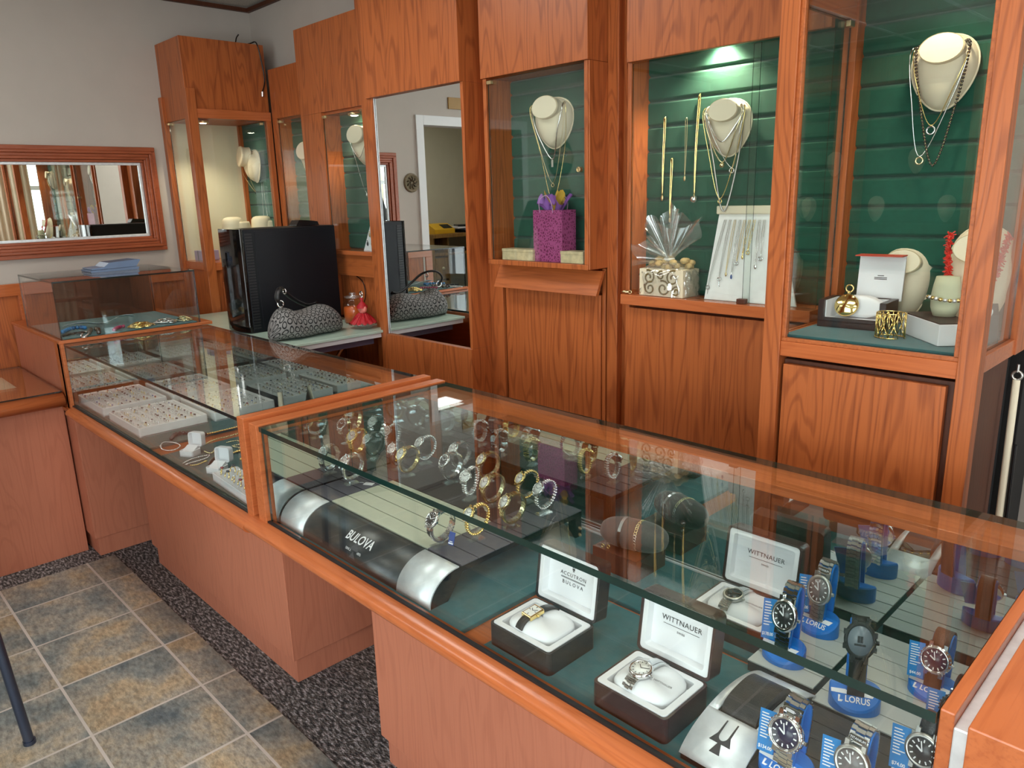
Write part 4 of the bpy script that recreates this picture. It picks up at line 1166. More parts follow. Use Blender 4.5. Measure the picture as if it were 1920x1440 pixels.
boxed('open black watch box with white lining and a tuning fork mark in its lid', -0.893, 0.922, 0.158, 0.130, 0.045, 0.118, 'box_black',
      (('fork', 0, 0.66, 1), ('ACCUTRON', 0.0105, 0.55, 1.2), ('bar', 0.062, 0.485, 1), ('bar', 0.062, 0.470, 1), ('BULOVA', 0.0105, 0.40, 1.5)),
      'white satin cushion in the black watch box', 'small gold rectangular watch on black strap in the black watch box',
      (tank_case(0.021, 0.027), 0.014, 'leather_black', 'gold', 'ivory', None))
boxed('open brown watch box with white lining at the front of the counter', -0.640, 0.918, 0.148, 0.126, 0.045, 0.116, 'espresso',
      (('WITTNAUER', 0.0135, 0.60, 1.05), ('bar', 0.072, 0.51, 1), ('SWISS', 0.0055, 0.44, 1.1)),
      'white satin cushion with dark print in the front brown watch box', 'silver bracelet watch with pale dial in the front brown watch box',
      (round_case(0.0155), 0.017, 'silver', 'silver', 'ivory', None), print_='WITTNAUER')
boxed('open brown watch box behind the front ones, seen under the glass top', -0.652, 1.236, 0.160, 0.130, 0.045, 0.122, 'espresso',
      (('WITTNAUER', 0.0135, 0.60, 1.05), ('bar', 0.072, 0.51, 1), ('SWISS', 0.0055, 0.44, 1.1)),
      'cream cushion with dark print in the rear brown watch box', 'silver bracelet watch with dark dial in the rear brown watch box',
      (round_case(0.0155), 0.017, 'silver', 'steel_dull', 'dial_dark', None), print_='WITTNAUER')

# arched aluminium presenter with black leather pad
pr = thing('watch_presenter', 'arched brushed metal watch presenter with empty black leather pad', 'display stand', (-0.488, 0.982, ZD + 0.0004))
pr.scale = (1.0, 1.06, 1.0)
def arch(y):   # height of the arch over its length
    return 0.050 * max(0.0, 1 - (y / 0.128) ** 2) ** 0.62
LY = [(-0.124 + 0.248 * k / 24) for k in range(25)]
hole0, hole1, hw = -0.048, 0.076, 0.033
pl = MB()
for a, b, u0, u1 in ((-0.124, hole0, -0.049, 0.049), (hole1, 0.124, -0.049, 0.049), (hole0, hole1, -0.049, -hw), (hole0, hole1, hw, 0.049)):
    ln = [(a + (b - a) * k / 12, arch(a + (b - a) * k / 12)) for k in range(13)]
    pl.strip(ln, 'x', u0, u1, 0.0025)
obj('plate', pl, 'alu', pr, fix=True)
obj('side_wall', MB().prism([(y, arch(y) - 0.0005) for y in LY] + [(0.124, 0.0), (-0.124, 0.0)], 'x', -0.047, 0.047), 'black', pr)
pd = [(hole0 + 0.004, arch(hole0) + 0.002), (-0.036, arch(-0.036) + 0.012), (-0.010, arch(-0.01) + 0.017), (0.030, arch(0.03) + 0.019), (0.056, arch(0.056) + 0.014), (hole1 - 0.006, arch(hole1) + 0.002)]
sm = []
for k in range(len(pd) - 1):
    for q in range(6):
        t = q / 6; p0 = pd[max(k - 1, 0)]; p1 = pd[k]; p2 = pd[k + 1]; p3 = pd[min(k + 2, len(pd) - 1)]
        sm.append(tuple(0.5 * (2 * p1[i] + (p2[i] - p0[i]) * t + (2 * p0[i] - 5 * p1[i] + 4 * p2[i] - p3[i]) * t * t + (3 * p1[i] - p0[i] - 3 * p2[i] + p3[i]) * t ** 3) for i in (0, 1)))
sm.append(pd[-1])
obj('leather_pad', MB().prism(sm + [(hole1 - 0.006, arch(hole1) - 0.004), (hole0 + 0.004, arch(hole0) - 0.004)], 'x', -hw + 0.004, hw - 0.004, smooth=False), 'leather_black', pr, bev=0.003)
mk = MB()
def onplate(pts): return [(px_, py_) for px_, py_ in pts]
yb_ = -0.088
U_ = [(-0.0100, 0.030), (-0.0080, 0.030), (-0.0074, 0.008)] + [(-0.0074 * math.cos(PI * k / 8), 0.006 - 0.0085 * math.sin(PI * k / 8)) for k in range(9)] + [(0.0074, 0.008), (0.0080, 0.030), (0.0100, 0.030), (0.0108, 0.006), (0.0175, -0.007), (-0.0175, -0.007), (-0.0108, 0.006)]
mk.prism([(u_, yb_ + v_) for u_, v_ in U_], 'z', 0, 0.0006)
mk.prism([(-0.0085, yb_ - 0.021), (-0.0025, yb_ - 0.0065), (0.0025, yb_ - 0.0065), (0.0085, yb_ - 0.021)], 'z', 0, 0.0006)
me = mk.mesh('tuning_fork_mark', 'ink')
for v in me.vertices: v.co.z += arch(v.co.y) + 0.0029
obj('tuning_fork_mark', me, None, pr, fix=True)

# brown cube, suede bolster and two bracelets
cb = tag(obj('display_cube', MB().box(-0.062, -0.056, 0, 0.062, 0.056, 0.050), 'brown_cube', bev=0.0012), 'dark brown cube carrying the grey bracelet bolster', 'cube')
cb.location = (-0.966, 1.291, ZD + 0.0003)
bo = tag(obj('bracelet_bolster', MB().grid(lambda u, v: ((v - 0.5) * 0.165, 0.039 * math.cos(2 * PI * u) * (max(0.0, 1 - abs(2 * v - 1) ** 3.2) ** 0.5) * (1 if abs(2 * v - 1) < 0.999 else 0), 0.035 * math.sin(2 * PI * u) * (max(0.0, 1 - abs(2 * v - 1) ** 3.2) ** 0.5)), 24, 24, cu=True), 'suede_grey'), 'grey suede bolster pillow holding two bracelets on the brown cube', 'bolster')
bo.location = (-0.948, 1.285, ZD + 0.050 + 0.0355); bo.rotation_euler = (0, 0, math.radians(14))
def bolster_bracelet(label, off, kind, m1, m2):
    t = thing('bracelet', label, 'bracelet', bo.location, math.radians(14))
    R = 0.0378
    n = 34; a = MB(); b = MB()
    for k in range(n):
        th = 2 * PI * k / n; tgt = a if (0.5 < th < 2.6) else b
        tgt.T = Matrix.Translation((off, R * math.cos(th), R * 0.92 * math.sin(th))) @ Matrix.Rotation(th, 4, 'X')
        if kind == 'link': tgt.torus((0, 0, 0), 0.0034, 0.0012, 'y', 8, 5)
        else: tgt.cbox((0, 0, 0), (0.007, 0.0024, 0.0075))
    a.T = b.T = None
    obj('links', a, m1, t); obj('band', b, m2, t)
bolster_bracelet('stone-set bracelet with dark cord on the left of the grey bolster', -0.022, 'box', 'gem_clear', 'leather_brown')
bolster_bracelet('silver and gold link bracelet on the right of the grey bolster', 0.016, 'link', 'two_tone', 'silver')
cr = thing('clip_earring', 'pair of tiny gold ear clips lying on the brown cube', 'earrings', (-1.004, 1.243, ZD + 0.0505))
obj('hoop', MB().torus((0, 0, 0.004), 0.004, 0.0012, 'y', 14, 6).torus((0.013, 0.004, 0.004), 0.004, 0.0012, 'y', 14, 6), 'gold', cr)

# ================================================================== blue-stand watches at the right
def board(label, x0, x1, y0, y1, z, mt, n):
    t = thing('slatted_board', label, 'display board', ((x0 + x1) / 2, (y0 + y1) / 2, ZD + 0.0003))
    obj('core', MB().box(x0 + 0.001, y0 + 0.001, ZD + 0.0003, x1 - 0.001, y1 - 0.001, z - 0.003), 'black', t, world=True)
    mb = MB(); w = (y1 - y0) / n
    for k in range(n): mb.box(x0, y0 + k * w + 0.001, z - 0.003, x1, y0 + (k + 1) * w - 0.001, z)
    obj('slats', mb, mt, t, world=True, bev=0.0006)
ZB = 0.732
board('pale slatted board under the two left blue-stand watches', -0.572, -0.452, 1.118, 1.362, ZB, 'slat_white', 6)
board('pale slatted board at the right under the brown strap watch', -0.442, -0.208, 1.090, 1.362, ZB, 'slat_white', 7)
board('black slatted board at the front right corner of the watch counter', -0.444, -0.208, 0.845, 1.082, ZB, 'slat_black', 6)

def lorus_base():
    mb = MB(); n = 36
    ol = [(0.037 * math.cos(2 * PI * k / n), 0.027 * math.sin(2 * PI * k / n)) for k in range(n)]
    top = lambda y: 0.006 + min(max((y + 0.027) * 0.72, 0), 0.020)
    vs = [(x, y, 0) for x, y in ol] + [(x, y, max(0.0045, top(y) - 0.002)) for x, y in ol] + [(x * 0.94, y * 0.94, top(y * 0.94)) for x, y in ol]
    fs = [(k, (k + 1) % n, n + (k + 1) % n, n + k) for k in range(n)] + [(n + k, n + (k + 1) % n, 2 * n + (k + 1) % n, 2 * n + k) for k in range(n)]
    # sloped front then flat rear: split the top at y = 0.0008
    mb.add(vs, fs, smooth=False)
    front = [k for k in range(n) if ol[k][1] * 0.94 <= 0.0008]; back = [k for k in range(n) if ol[k][1] * 0.94 >= -0.0008]
    fr = sorted(front, key=lambda k: (k - n // 2) % n); bk = sorted(back, key=lambda k: k if k < n - 1 else -1)
    mb.add([vs[2 * n + k] for k in fr], [tuple(range(len(fr)))]); mb.add([vs[2 * n + k] for k in bk], [tuple(range(len(bk)))])
    return mb
SL = math.atan(0.72)
TPROF = [(-0.007, 0.018), (-0.002, 0.046), (0.004, 0.070), (0.010, 0.090), (0.016, 0.099), (0.025, 0.1005), (0.032, 0.094), (0.034, 0.078), (0.030, 0.050), (0.026, 0.026)]
def smooth_line(p, m=6):
    out = []
    for k in range(len(p) - 1):
        p0, p1, p2, p3 = p[max(k - 1, 0)], p[k], p[k + 1], p[min(k + 2, len(p) - 1)]
        for q in range(m):
            t = q / m
            out.append(tuple(0.5 * (2 * p1[i] + (p2[i] - p0[i]) * t + (2 * p0[i] - 5 * p1[i] + 4 * p2[i] - p3[i]) * t * t + (3 * p1[i] - p0[i] - 3 * p2[i] + p3[i]) * t ** 3) for i in range(len(p1))))
    out.append(tuple(p[-1]))
    return out
TS = smooth_line(TPROF)
def lorus_stand(label, x, y, z, rz, sc=1.0, zs=1.0, group=None, tag_price=None, tag_label=None):
    t = thing('watch_stand', label, 'watch stand', (x, y, z), math.radians(rz), 'blue watch stands at the right of the counter'); t.scale = (sc, sc, sc * zs)
    obj('base', cached('lbase', lambda: lorus_base().mesh('base', 'blue')), None, t)
    obj('tongue', cached('ltongue', lambda: MB().strip(TS, 'x', -0.0135, 0.0135, -0.003).mesh('tongue', 'blue')), None, t)
    f = Matrix.Translation((0, -0.0125, 0.006 + 0.0145 * 0.72 + 0.0004)) @ Matrix.Rotation(SL, 4, 'X')
    def mk_stripe():
        mb = MB(); mb.T = f
        mb.prism([(-0.034, 0.0030), (0.024, 0.0030), (0.0285, 0.0105), (-0.0345, 0.0080)], 'z', 0, 0.0005); mb.T = None
        return mb.mesh('stripe', 'white_ink')
    obj('stripe', cached('lstripe', mk_stripe), None, t)
    def mk_text():
        me = text_mesh('LORUS', 0.0115, 'white_ink', ext=0.0002, bold=0.0002)
        me.transform(f @ Matrix.Translation((0.003, -0.0035, 0.0004))); return me
    obj('lettering', cached('ltext', mk_text), None, t)
    def mk_logo():
        mb = MB(); mb.T = f @ Matrix.Translation((-0.020, -0.0035, 0))
        mb.prism([(-0.004, 0.004), (-0.001, 0.004), (-0.002, -0.002), (0.003, -0.002), (0.001, -0.0045), (-0.004, -0.0045)], 'z', 0, 0.0005); mb.T = None
        return mb.mesh('emblem', 'white_ink')
    obj('emblem', cached('llogo', mk_logo), None, t)
    if tag_price:
        c = thing('price_card', tag_label, 'price card', (x, y, z), math.radians(rz), 'blue price cards on the watch stands'); c.scale = (sc, sc, sc * zs)
        g = Matrix.Translation((-0.0285, -0.004, 0.052)) @ Matrix.Rotation(math.radians(-10), 4, 'Y') @ Matrix.Rotation(math.radians(-22), 4, 'X')
        mb = MB(); mb.T = g; mb.box(-0.012, 0, -0.027, 0.012, 0.0008, 0.027); mb.T = None
        obj('card', cached('lcard', lambda: mb.mesh('card', 'blue_card')), None, c)
        def mk_lines():
            q = MB(); q.T = g
            rr = random.Random(3)
            for k in range(9):
                zt = 0.022 - k * 0.0038
                q.box(-0.009, -0.0004, zt - 0.0007, -0.009 + rr.uniform(0.008, 0.017), 0, zt + 0.0007)
            q.T = None
            return q.mesh('small_print', 'white_ink')
        obj('small_print', cached('llines', mk_lines), None, c)
        if tag_price == '-': return t
        me = text_mesh(tag_price, 0.0062, 'white_ink', ext=0.0002, bold=0.0001); me.transform(g @ Matrix.Translation((0, -0.0004, -0.021)) @ Matrix.Rotation(PI / 2, 4, 'X'))
        obj('lettering', me, None, c)
    return t
def tongue_frame(s):
    """Point and frame on the tongue line, s = 0 at the foot, 1 at the rear foot."""
    L = [0.0]
    for i in range(1, len(TS)): L.append(L[-1] + math.hypot(TS[i][0] - TS[i - 1][0], TS[i][1] - TS[i - 1][1]))
    q = min(max(s, 0.0), 0.9999) * L[-1]
    i = max(k for k in range(len(L)) if L[k] <= q); i = min(i, len(L) - 2)
    t = (q - L[i]) / (L[i + 1] - L[i])
    y = TS[i][0] + (TS[i + 1][0] - TS[i][0]) * t; z = TS[i][1] + (TS[i + 1][1] - TS[i][1]) * t
    ty, tz = TS[i + 1][0] - TS[i][0], TS[i + 1][1] - TS[i][1]; n = math.hypot(ty, tz)
    T_, N_ = Vector((0, ty / n, tz / n)), Vector((0, -tz / n, ty / n))
    return Matrix(((1, 0, 0, 0), (0, T_.y, N_.y, y + N_.y * 0.0022), (0, T_.z, N_.z, z + N_.z * 0.0022), (0, 0, 0, 1)))
def tongue_band(w, kind):
    mb = MB(); n = 30
    if kind == 'strap':
        ln = [(tongue_frame(k / n).translation.y, tongue_frame(k / n).translation.z) for k in range(n + 1)]
        mb.strip(ln, 'x', -w / 2, w / 2, 0.0022)
    else:
        for k in range(n):
            mb.T = tongue_frame((k + 0.5) / n)
            mb.cbox((0, 0, 0.0012), (w * 0.46, 0.0050, 0.0030)); mb.cbox((-w * 0.37, 0.0015, 0.001), (w * 0.26, 0.0050, 0.0026)); mb.cbox((w * 0.37, 0.0015, 0.001), (w * 0.26, 0.0050, 0.0026))
        mb.T = None
    return mb
def lorus_watch(label, x, y, z, rz, sc, band, bkind, case, dial, hand, r=0.0225, plate=None, bezel=None, digital=False, s=0.27, zs=1.0):
    t = thing('wristwatch', label, 'watch', (x, y, z), math.radians(rz), 'watches on blue stands'); t.scale = (sc, sc, sc * zs)
    w = r * 1.08
    obj('strap' if bkind == 'strap' else 'bracelet', cached(('tb', band, bkind, round(w, 4)), lambda: tongue_band(w, bkind).mesh('band', band)), None, t, fix=(bkind == 'strap'))
    f = tongue_frame(s) @ Matrix.Translation((0, 0, 0.002))
    mb = MB(); mb.T = f
    mb.lathe([(0.0001, 0), (r * 0.86, 0.0), (r, 0.002), (r * 1.0, 0.006), (r * 0.94, 0.0085), (r * 0.80, 0.0092), (r * 0.76, 0.0080)], 30)
    mb.cyl((r, 0, 0.004), (r * 1.17, 0, 0.004), r * 0.12, n=10)
    for sx in (-1, 1):
        for sy in (-1, 1): mb.cbox((sx * r * 0.46, sy * r * 0.96, 0.0035), (r * 0.24, r * 0.42, 0.005))
    if digital:
        for k in range(8):
            a = 2 * PI * (k + 0.5) / 8; mb.cbox((math.cos(a) * r * 0.98, math.sin(a) * r * 0.98, 0.006), (r * 0.26, r * 0.26, 0.006))
    mb.T = None
    obj('case', mb, case, t)
    if bezel:
        bz = MB(); bz.T = f; bz.torus((0, 0, 0.0092), r * 0.86, 0.0016, 'z', 30, 6)
        for k in range(24):
            a = 2 * PI * k / 24; bz.cbox((math.cos(a) * r * 0.97, math.sin(a) * r * 0.97, 0.0075), (0.0016, 0.0016, 0.003))
        bz.T = None; obj('bezel', bz, bezel, t)
    db = MB(); db.T = f; db.lathe([(0.0001, 0.0082), (r * 0.77, 0.0082), (r * 0.77, 0.007)], 30); db.T = None
    obj('dial', db, dial, t)
    h = MB()
    if digital:
        h.T = f; h.cbox((-0.002, 0.0015, 0.0085), (r * 0.16, r * 0.34, 0.0003)); h.cbox((0.002, 0.0015, 0.0085), (r * 0.16, r * 0.34, 0.0003)); h.cbox((0, -0.005, 0.0085), (r * 0.7, r * 0.1, 0.0003))
    else:
        for k in range(12):
            a = 2 * PI * k / 12; h.T = f @ Matrix.Rotation(-a, 4, 'Z') @ Matrix.Translation((0, r * 0.60, 0.0085)); h.cbox((0, 0, 0), (r * 0.07, r * 0.17, 0.0003))
        for a, L, ww in ((math.radians(-60), 0.40, 0.09), (math.radians(-15), 0.56, 0.06)):
            h.T = f @ Matrix.Rotation(-a, 4, 'Z') @ Matrix.Translation((0, r * L / 2, 0.0088)); h.cbox((0, 0, 0), (r * ww, r * L, 0.0003))
    h.T = None
    obj('hands' if not digital else 'digits', h, hand, t)
    if plate:
        fp = tongue_frame(s + 0.165)
        p = MB(); p.T = fp; p.prism(rrect(0.022, 0.0075, 0.0015, 3), 'z', 0.0030, 0.0042); p.T = None
        po = obj('sticker', p, 'silver', t)
        q = MB(); q.T = fp; q.prism(rrect(0.0195, 0.0048, 0.001, 3), 'z', 0.0042, 0.0045); q.T = None
        obj('sticker_face', q, 'slat_black', po)
        if plate == 'bars':
            q = MB(); q.T = fp
            for k in range(3): q.box(-0.008, -0.0016 + k * 0.0013, 0.0046, 0.004 + 0.002 * (k % 2), -0.0009 + k * 0.0013, 0.0048)
            q.T = None
            obj('small_print', q, 'white_ink', po)
        else:
            me = text_mesh(plate, 0.0042, 'white_ink', ext=0.0001); me.transform(fp @ Matrix.Translation((0, 0, 0.0047)))
            obj('lettering', me, None, po)
    return t
LW = [
 ('silver watch with dark dial on a blue stand', -0.526, 1.162, -2, 1.05, '$178.00', 'silver', 'link', 'silver', 'dial_dark', 'white_ink', {'zs': 1.28}),
 ('steel grey watch with grey dial on the blue stand behind the rear watch box', -0.522, 1.292, -4, 1.05, '$139.00', 'steel_dull', 'link', 'steel_dull', 'dial_grey', 'white_ink', {'plate': 'TITANIUM', 'zs': 1.25}),
 ('black digital sports watch on a blue stand at the middle of the slatted boards', -0.385, 1.120, 24, 1.05, None, 'rubber', 'strap', 'rubber', 'dial_lcd', 'ink', {'digital': True, 's': 0.38, 'zs': 1.35}),
 ('brown strap watch with purple-blue dial on a blue stand near the end panel', -0.303, 1.235, -4, 1.05, '$44.00', 'leather_brown', 'strap', 'silver', 'dial_blue', 'white_ink', {'bezel': 'silver'}),
 ('big silver diver watch with navy dial on the frontmost blue stand', -0.395, 0.905, -4, 1.08, '$134.00', 'silver', 'link', 'silver', 'dial_blue', 'white_ink', {'r': 0.0245, 'bezel': 'silver', 'plate': 'bars'}),
 ('grey titanium link watch on a blue stand cut off by the picture bottom', -0.306, 0.912, -4, 1.08, '-', 'steel_dull', 'link', 'steel_dull', 'dial_grey', 'white_ink', {'plate': 'TITANIUM'}),
 ('black strap field watch with black dial in the front right corner', -0.246, 1.000, -6, 1.08, '$74.00', 'leather_black', 'strap', 'steel_dull', 'dial_dark', 'white_ink', {}),
 ('black strap chronograph with white dial hard against the end panel', -0.240, 1.122, -6, 1.05, '-', 'leather_black', 'strap', 'silver', 'ivory', 'ink', {'bezel': 'rubber'}),
]
for lb, x, y, rz, sc, price, band, bk, case, dial, hand, kw in LW:
    short = lb.split(' on ')[0].split(' with ')[0]
    st_l = 'blue plastic stand carrying the ' + lb.split(' on a blue')[0].split(' on the')[0].split(' in the')[0].split(' hard')[0]
    lorus_stand(st_l, x, y, ZB + 0.0004, rz, sc, kw.get('zs', 1.0), tag_price=price, tag_label='blue price card left of the ' + lb.split(' on a blue')[0].split(' on the')[0].split(' in the')[0].split(' hard')[0])
    lorus_watch(lb, x, y, ZB + 0.0004, rz, sc, band, bk, case, dial, hand, **kw)
# ================================================================== ring tray counter: mats, trays, rings
tag(obj('felt_mat', MB().box(-3.686, 0.842, 0.700, -2.742, 1.40, ZD), 'felt_grey', bev=0.002), 'grey-green felt mat under the four ring trays', 'mat')
tag(obj('felt_mat', MB().box(-2.628, 0.842, 0.700, -1.922, 1.40, ZD), 'felt_grey', bev=0.002), 'grey-green felt mat under the bracelets and white ring boxes', 'mat')
TW, TD, TH = 0.346, 0.258, 0.035
rng = random.Random(11)
def ring_mesh(k):
    mb = MB()
    R = 0.0085
    metal, gem = (('gold', 'gem_clear'), ('silver', 'gem_clear'), ('gold', 'gem_red'), ('silver', 'gem_dark'), ('gold', 'gem_dark'), ('silver', 'gem_blue'), ('silver', 'silver'))[k]
    mb.torus((0, 0, 0), R, 0.0013, 'y', 12, 5)
    s_ = (0.0040, 0.0060, 0.0050, 0.0062, 0.0050, 0.0046, 0.0070)[k]
    mb.ell((0, 0, R + 0.0012), (s_, s_ * 0.8, 0.0026), 8, 5, mi=1)
    return mb.mesh('ring', [metal, gem])
RM = [ring_mesh(k) for k in range(7)]
trays = [('front right', 'nearest the rail and the small ring boxes', -3.063, 0.988), ('front left', 'nearest the rail and the corner post', -3.483, 0.988), ('rear right', 'beside the rear mirror on the right', -3.055, 1.270), ('rear left', 'beside the rear mirror on the left', -3.478, 1.270)]
for nm, wh, cx, cy in trays:
    t = thing('ring_tray', f'pale cloth ring tray full of rings, the {nm} one of the four', 'tray', (cx, cy, ZD + 0.0004), 0, 'ring trays in the glass counter')
    o = rrect(TW, TD, 0.006, 3); i = rrect(TW - 0.014, TD - 0.014, 0.003, 3)
    obj('rim', ring_prism(MB(), o, i, 'z', 0.0, TH).prism(o, 'z', 0.0, 0.004), 'white_felt', t, bev=0.0015)
    pad = MB(); nrow = 7; w = (TD - 0.016) / nrow
    for k in range(nrow):
        y0 = -TD / 2 + 0.008 + k * w
        prof = [(y0 + 0.0004, 0.005), (y0 + w - 0.0004, 0.005)] + [(y0 + w / 2 + (w / 2 - 0.0004) * math.cos(PI * q / 8), TH - 0.010 + 0.0055 * math.sin(PI * q / 8)) for q in range(9)]
        pad.prism(prof, 'x', -TW / 2 + 0.008, TW / 2 - 0.008, smooth=False)
    obj('ring_pad', pad, 'white_felt', t)
    for r in range(nrow - 1 + 1):
        y = -TD / 2 + 0.008 + r * w + w * 0.02
        n = 10
        for q in range(n):
            if r == 0 and False: continue
            x = -TW / 2 + 0.024 + q * (TW - 0.048) / (n - 1) + rng.uniform(-0.003, 0.003)
            o = bpy.data.objects.new('finger_ring', RM[rng.choice((0, 1, 1, 1, 1, 2, 3, 3, 3, 4, 5, 6, 6))])
            COL.objects.link(o)
            o.location = (cx + x, cy + y + (0.004 if r == 0 else 0), ZD + TH - 0.006)
            o.rotation_euler = (rng.uniform(-0.5, 0.1), rng.uniform(-0.12, 0.12), rng.uniform(-0.35, 0.35))
            o.scale = (rng.uniform(0.9, 1.15),) * 3
            tag(o, f'small ring standing in the padded slots of the {nm} ring tray', 'ring', f'rings in the {nm} tray')

# open white ring boxes and the nine-ring tray
def ring_box(label, x, y, rz):
    t = thing('ring_box', label, 'ring box', (x, y, ZD + 0.0004), rz)
    o = rrect(0.056, 0.050, 0.010, 4); i = rrect(0.048, 0.042, 0.007, 4)
    obj('base', ring_prism(MB(), o, i, 'z', 0, 0.020).prism(o, 'z', 0, 0.004), 'white_gloss', t, bev=0.001)
    ld = obj('lid', ring_prism(MB(), rrect(0.056, 0.050, 0.010, 4, cy=0.025), rrect(0.048, 0.042, 0.007, 4, cy=0.025), 'y', 0.0, 0.020).prism(rrect(0.056, 0.050, 0.010, 4, cy=0.025), 'y', 0.017, 0.021), 'white_gloss', t, bev=0.001)
    ld.location = (0, 0.026, 0.021); ld.rotation_euler = (math.radians(-4), 0, 0)
    p = obj('ring_pad', MB().prism([(-0.024, 0.012), (0.018, 0.030), (0.020, 0.020), (-0.018, 0.006)], 'x', -0.022, 0.022), 'white', t, bev=0.001)
    return t
ring_box('open white ring box nearer the ring trays', -2.553, 0.912, math.radians(28))
ring_box('open white ring box next to the small tray of nine rings', -2.318, 0.905, math.radians(28))
sm_t = thing('ring_tray', 'small white tray holding two rows of gold rings by the wood divider', 'tray', (-2.098, 0.892, ZD + 0.0004), math.radians(-3))
o = rrect(0.300, 0.080, 0.005, 3); i = rrect(0.290, 0.070, 0.003, 3)
obj('rim', ring_prism(MB(), o, i, 'z', 0, 0.026).prism(o, 'z', 0, 0.004), 'white_gloss', sm_t, bev=0.001)
obj('ring_pad', MB().box(-0.144, -0.034, 0.004, 0.144, 0.034, 0.024), 'white', sm_t)
big = [RM[2], RM[4], RM[0]]
for r in range(2):
    for q in range(6):
        og = bpy.data.objects.new('finger_ring', big[(r + q) % 3]); COL.objects.link(og)
        og.location = (-2.222 + q * 0.048 + r * 0.012, 0.878 + r * 0.032 - q * 0.0025, ZD + 0.030); og.scale = (1.45,) * 3
        og.rotation_euler = (-0.3, 0, rng.uniform(-0.4, 0.4))
        tag(og, 'gold ring with a large stone standing in the small white tray', 'ring', 'gold rings in the small white tray')

def curve_pts(pts, m=8):
    return [Vector(p) for p in smooth_line(pts, m)]
def laid(label, cat, name, pts, r, mt, beads=0, bead_mat=None, bead_r=0.004, closed=False, z=None):
    """Jewellery lying flat: pts are (x, y) in room coordinates."""
    z = ZD + 0.0005 if z is None else z
    p3 = [(p[0], p[1], p[2] if len(p) > 2 else 0.0) for p in pts]
    if closed: p3 = p3 + [p3[0]]
    line = curve_pts(p3)
    c = sum(line, Vector()) / len(line)
    t = thing(name, label, cat, (c.x, c.y, z))
    q = [p - Vector((c.x, c.y, 0)) for p in line]
    if beads:
        L = [0.0]
        for i in range(1, len(q)): L.append(L[-1] + (q[i] - q[i - 1]).length)
        mb = MB()
        for k in range(beads):
            d = L[-1] * k / (beads if closed else beads - 1); i = max(j for j in range(len(L)) if L[j] <= d + 1e-9); i = min(i, len(q) - 2)
            f = (d - L[i]) / max(L[i + 1] - L[i], 1e-9); p = q[i] + (q[i + 1] - q[i]) * f
            mb.ell((p.x, p.y, p.z + bead_r), (bead_r,) * 3, 8, 6)
        obj('beads', mb, bead_mat, t)
        obj('string', MB().tube([v + Vector((0, 0, bead_r)) for v in q], r, 5), mt, t)
    else:
        n = max(8, int(sum((q[i + 1] - q[i]).length for i in range(len(q) - 1)) / (r * 2.2)))
        mb = MB(); L = [0.0]
        for i in range(1, len(q)): L.append(L[-1] + (q[i] - q[i - 1]).length)
        for k in range(n):
            d = L[-1] * (k + 0.5) / n; i = max(j for j in range(len(L)) if L[j] <= d); i = min(i, len(q) - 2)
            f = (d - L[i]) / max(L[i + 1] - L[i], 1e-9); p = q[i] + (q[i + 1] - q[i]) * f; dr = (q[i + 1] - q[i])
            mb.T = Matrix.Translation((p.x, p.y, p.z + r)) @ Matrix.Rotation(math.atan2(dr.y, dr.x), 4, 'Z')
            mb.ell((0, 0, 0), (r * 1.35, r, r * 0.8), 6, 4)
        mb.T = None
        obj('links', mb, mt, t)
        e = q[-1]; obj('clasp', MB().torus((e.x, e.y, r), r * 1.8, r * 0.5, 'z', 10, 5), mt, t)
    return t
def zp(px, py): v = on('z', ZD, px, py); return (v.x, v.y)
laid('dark stone bracelet behind the first white ring box', 'bracelet', 'bracelet', [zp(322, 826), zp(330, 818), zp(350, 815), zp(385, 818)], 0.001, 'black', 14, 'gem_dark', 0.0075)
laid('silver tennis bracelet curled left of the first white ring box', 'bracelet', 'bracelet', [zp(301, 838), zp(308, 831), zp(328, 832), zp(338, 838), zp(325, 846), zp(306, 845)], 0.0030, 'silver', closed=True)
laid('silver link bracelet lying in front of the first white ring box', 'bracelet', 'bracelet', [zp(343, 871), zp(362, 862), zp(392, 855), zp(384, 862), zp(350, 872)], 0.0030, 'silver')
laid('thin gold bracelet lying in front of the silver link bracelet', 'bracelet', 'bracelet', [zp(356, 874), zp(370, 873), zp(386, 866)], 0.0026, 'gold')
laid('long gold rope chain lying straight at the back of the bracelet mat', 'chain', 'chain', [zp(378, 818), zp(410, 811), zp(455, 800)], 0.0042, 'gold')
laid('gold chain with dark links next to the rope chain', 'chain', 'chain', [zp(385, 835), zp(405, 826), zp(430, 820), zp(456, 812)], 0.0040, 'brass')
laid('tangled silver and gold chain near the wood divider', 'chain', 'chain', [zp(424, 832), zp(445, 828), zp(456, 834), zp(436, 838), zp(452, 842)], 0.0034, 'two_tone')
laid('gold beaded bracelet behind the second white ring box', 'bracelet', 'bracelet', [zp(438, 852), zp(452, 848), zp(460, 856), zp(452, 864)], 0.001, 'gold', 16, 'gold', 0.0048)
laid('dark beaded bracelet curled left of the second white ring box', 'bracelet', 'bracelet', [zp(392, 872), zp(398, 864), zp(412, 858), zp(432, 858)], 0.001, 'black', 20, 'bead_dark', 0.0046)
laid('small gold cufflink chain between the two white ring boxes', 'chain', 'chain', [zp(383, 848), zp(395, 852), zp(404, 846)], 0.0036, 'two_tone')

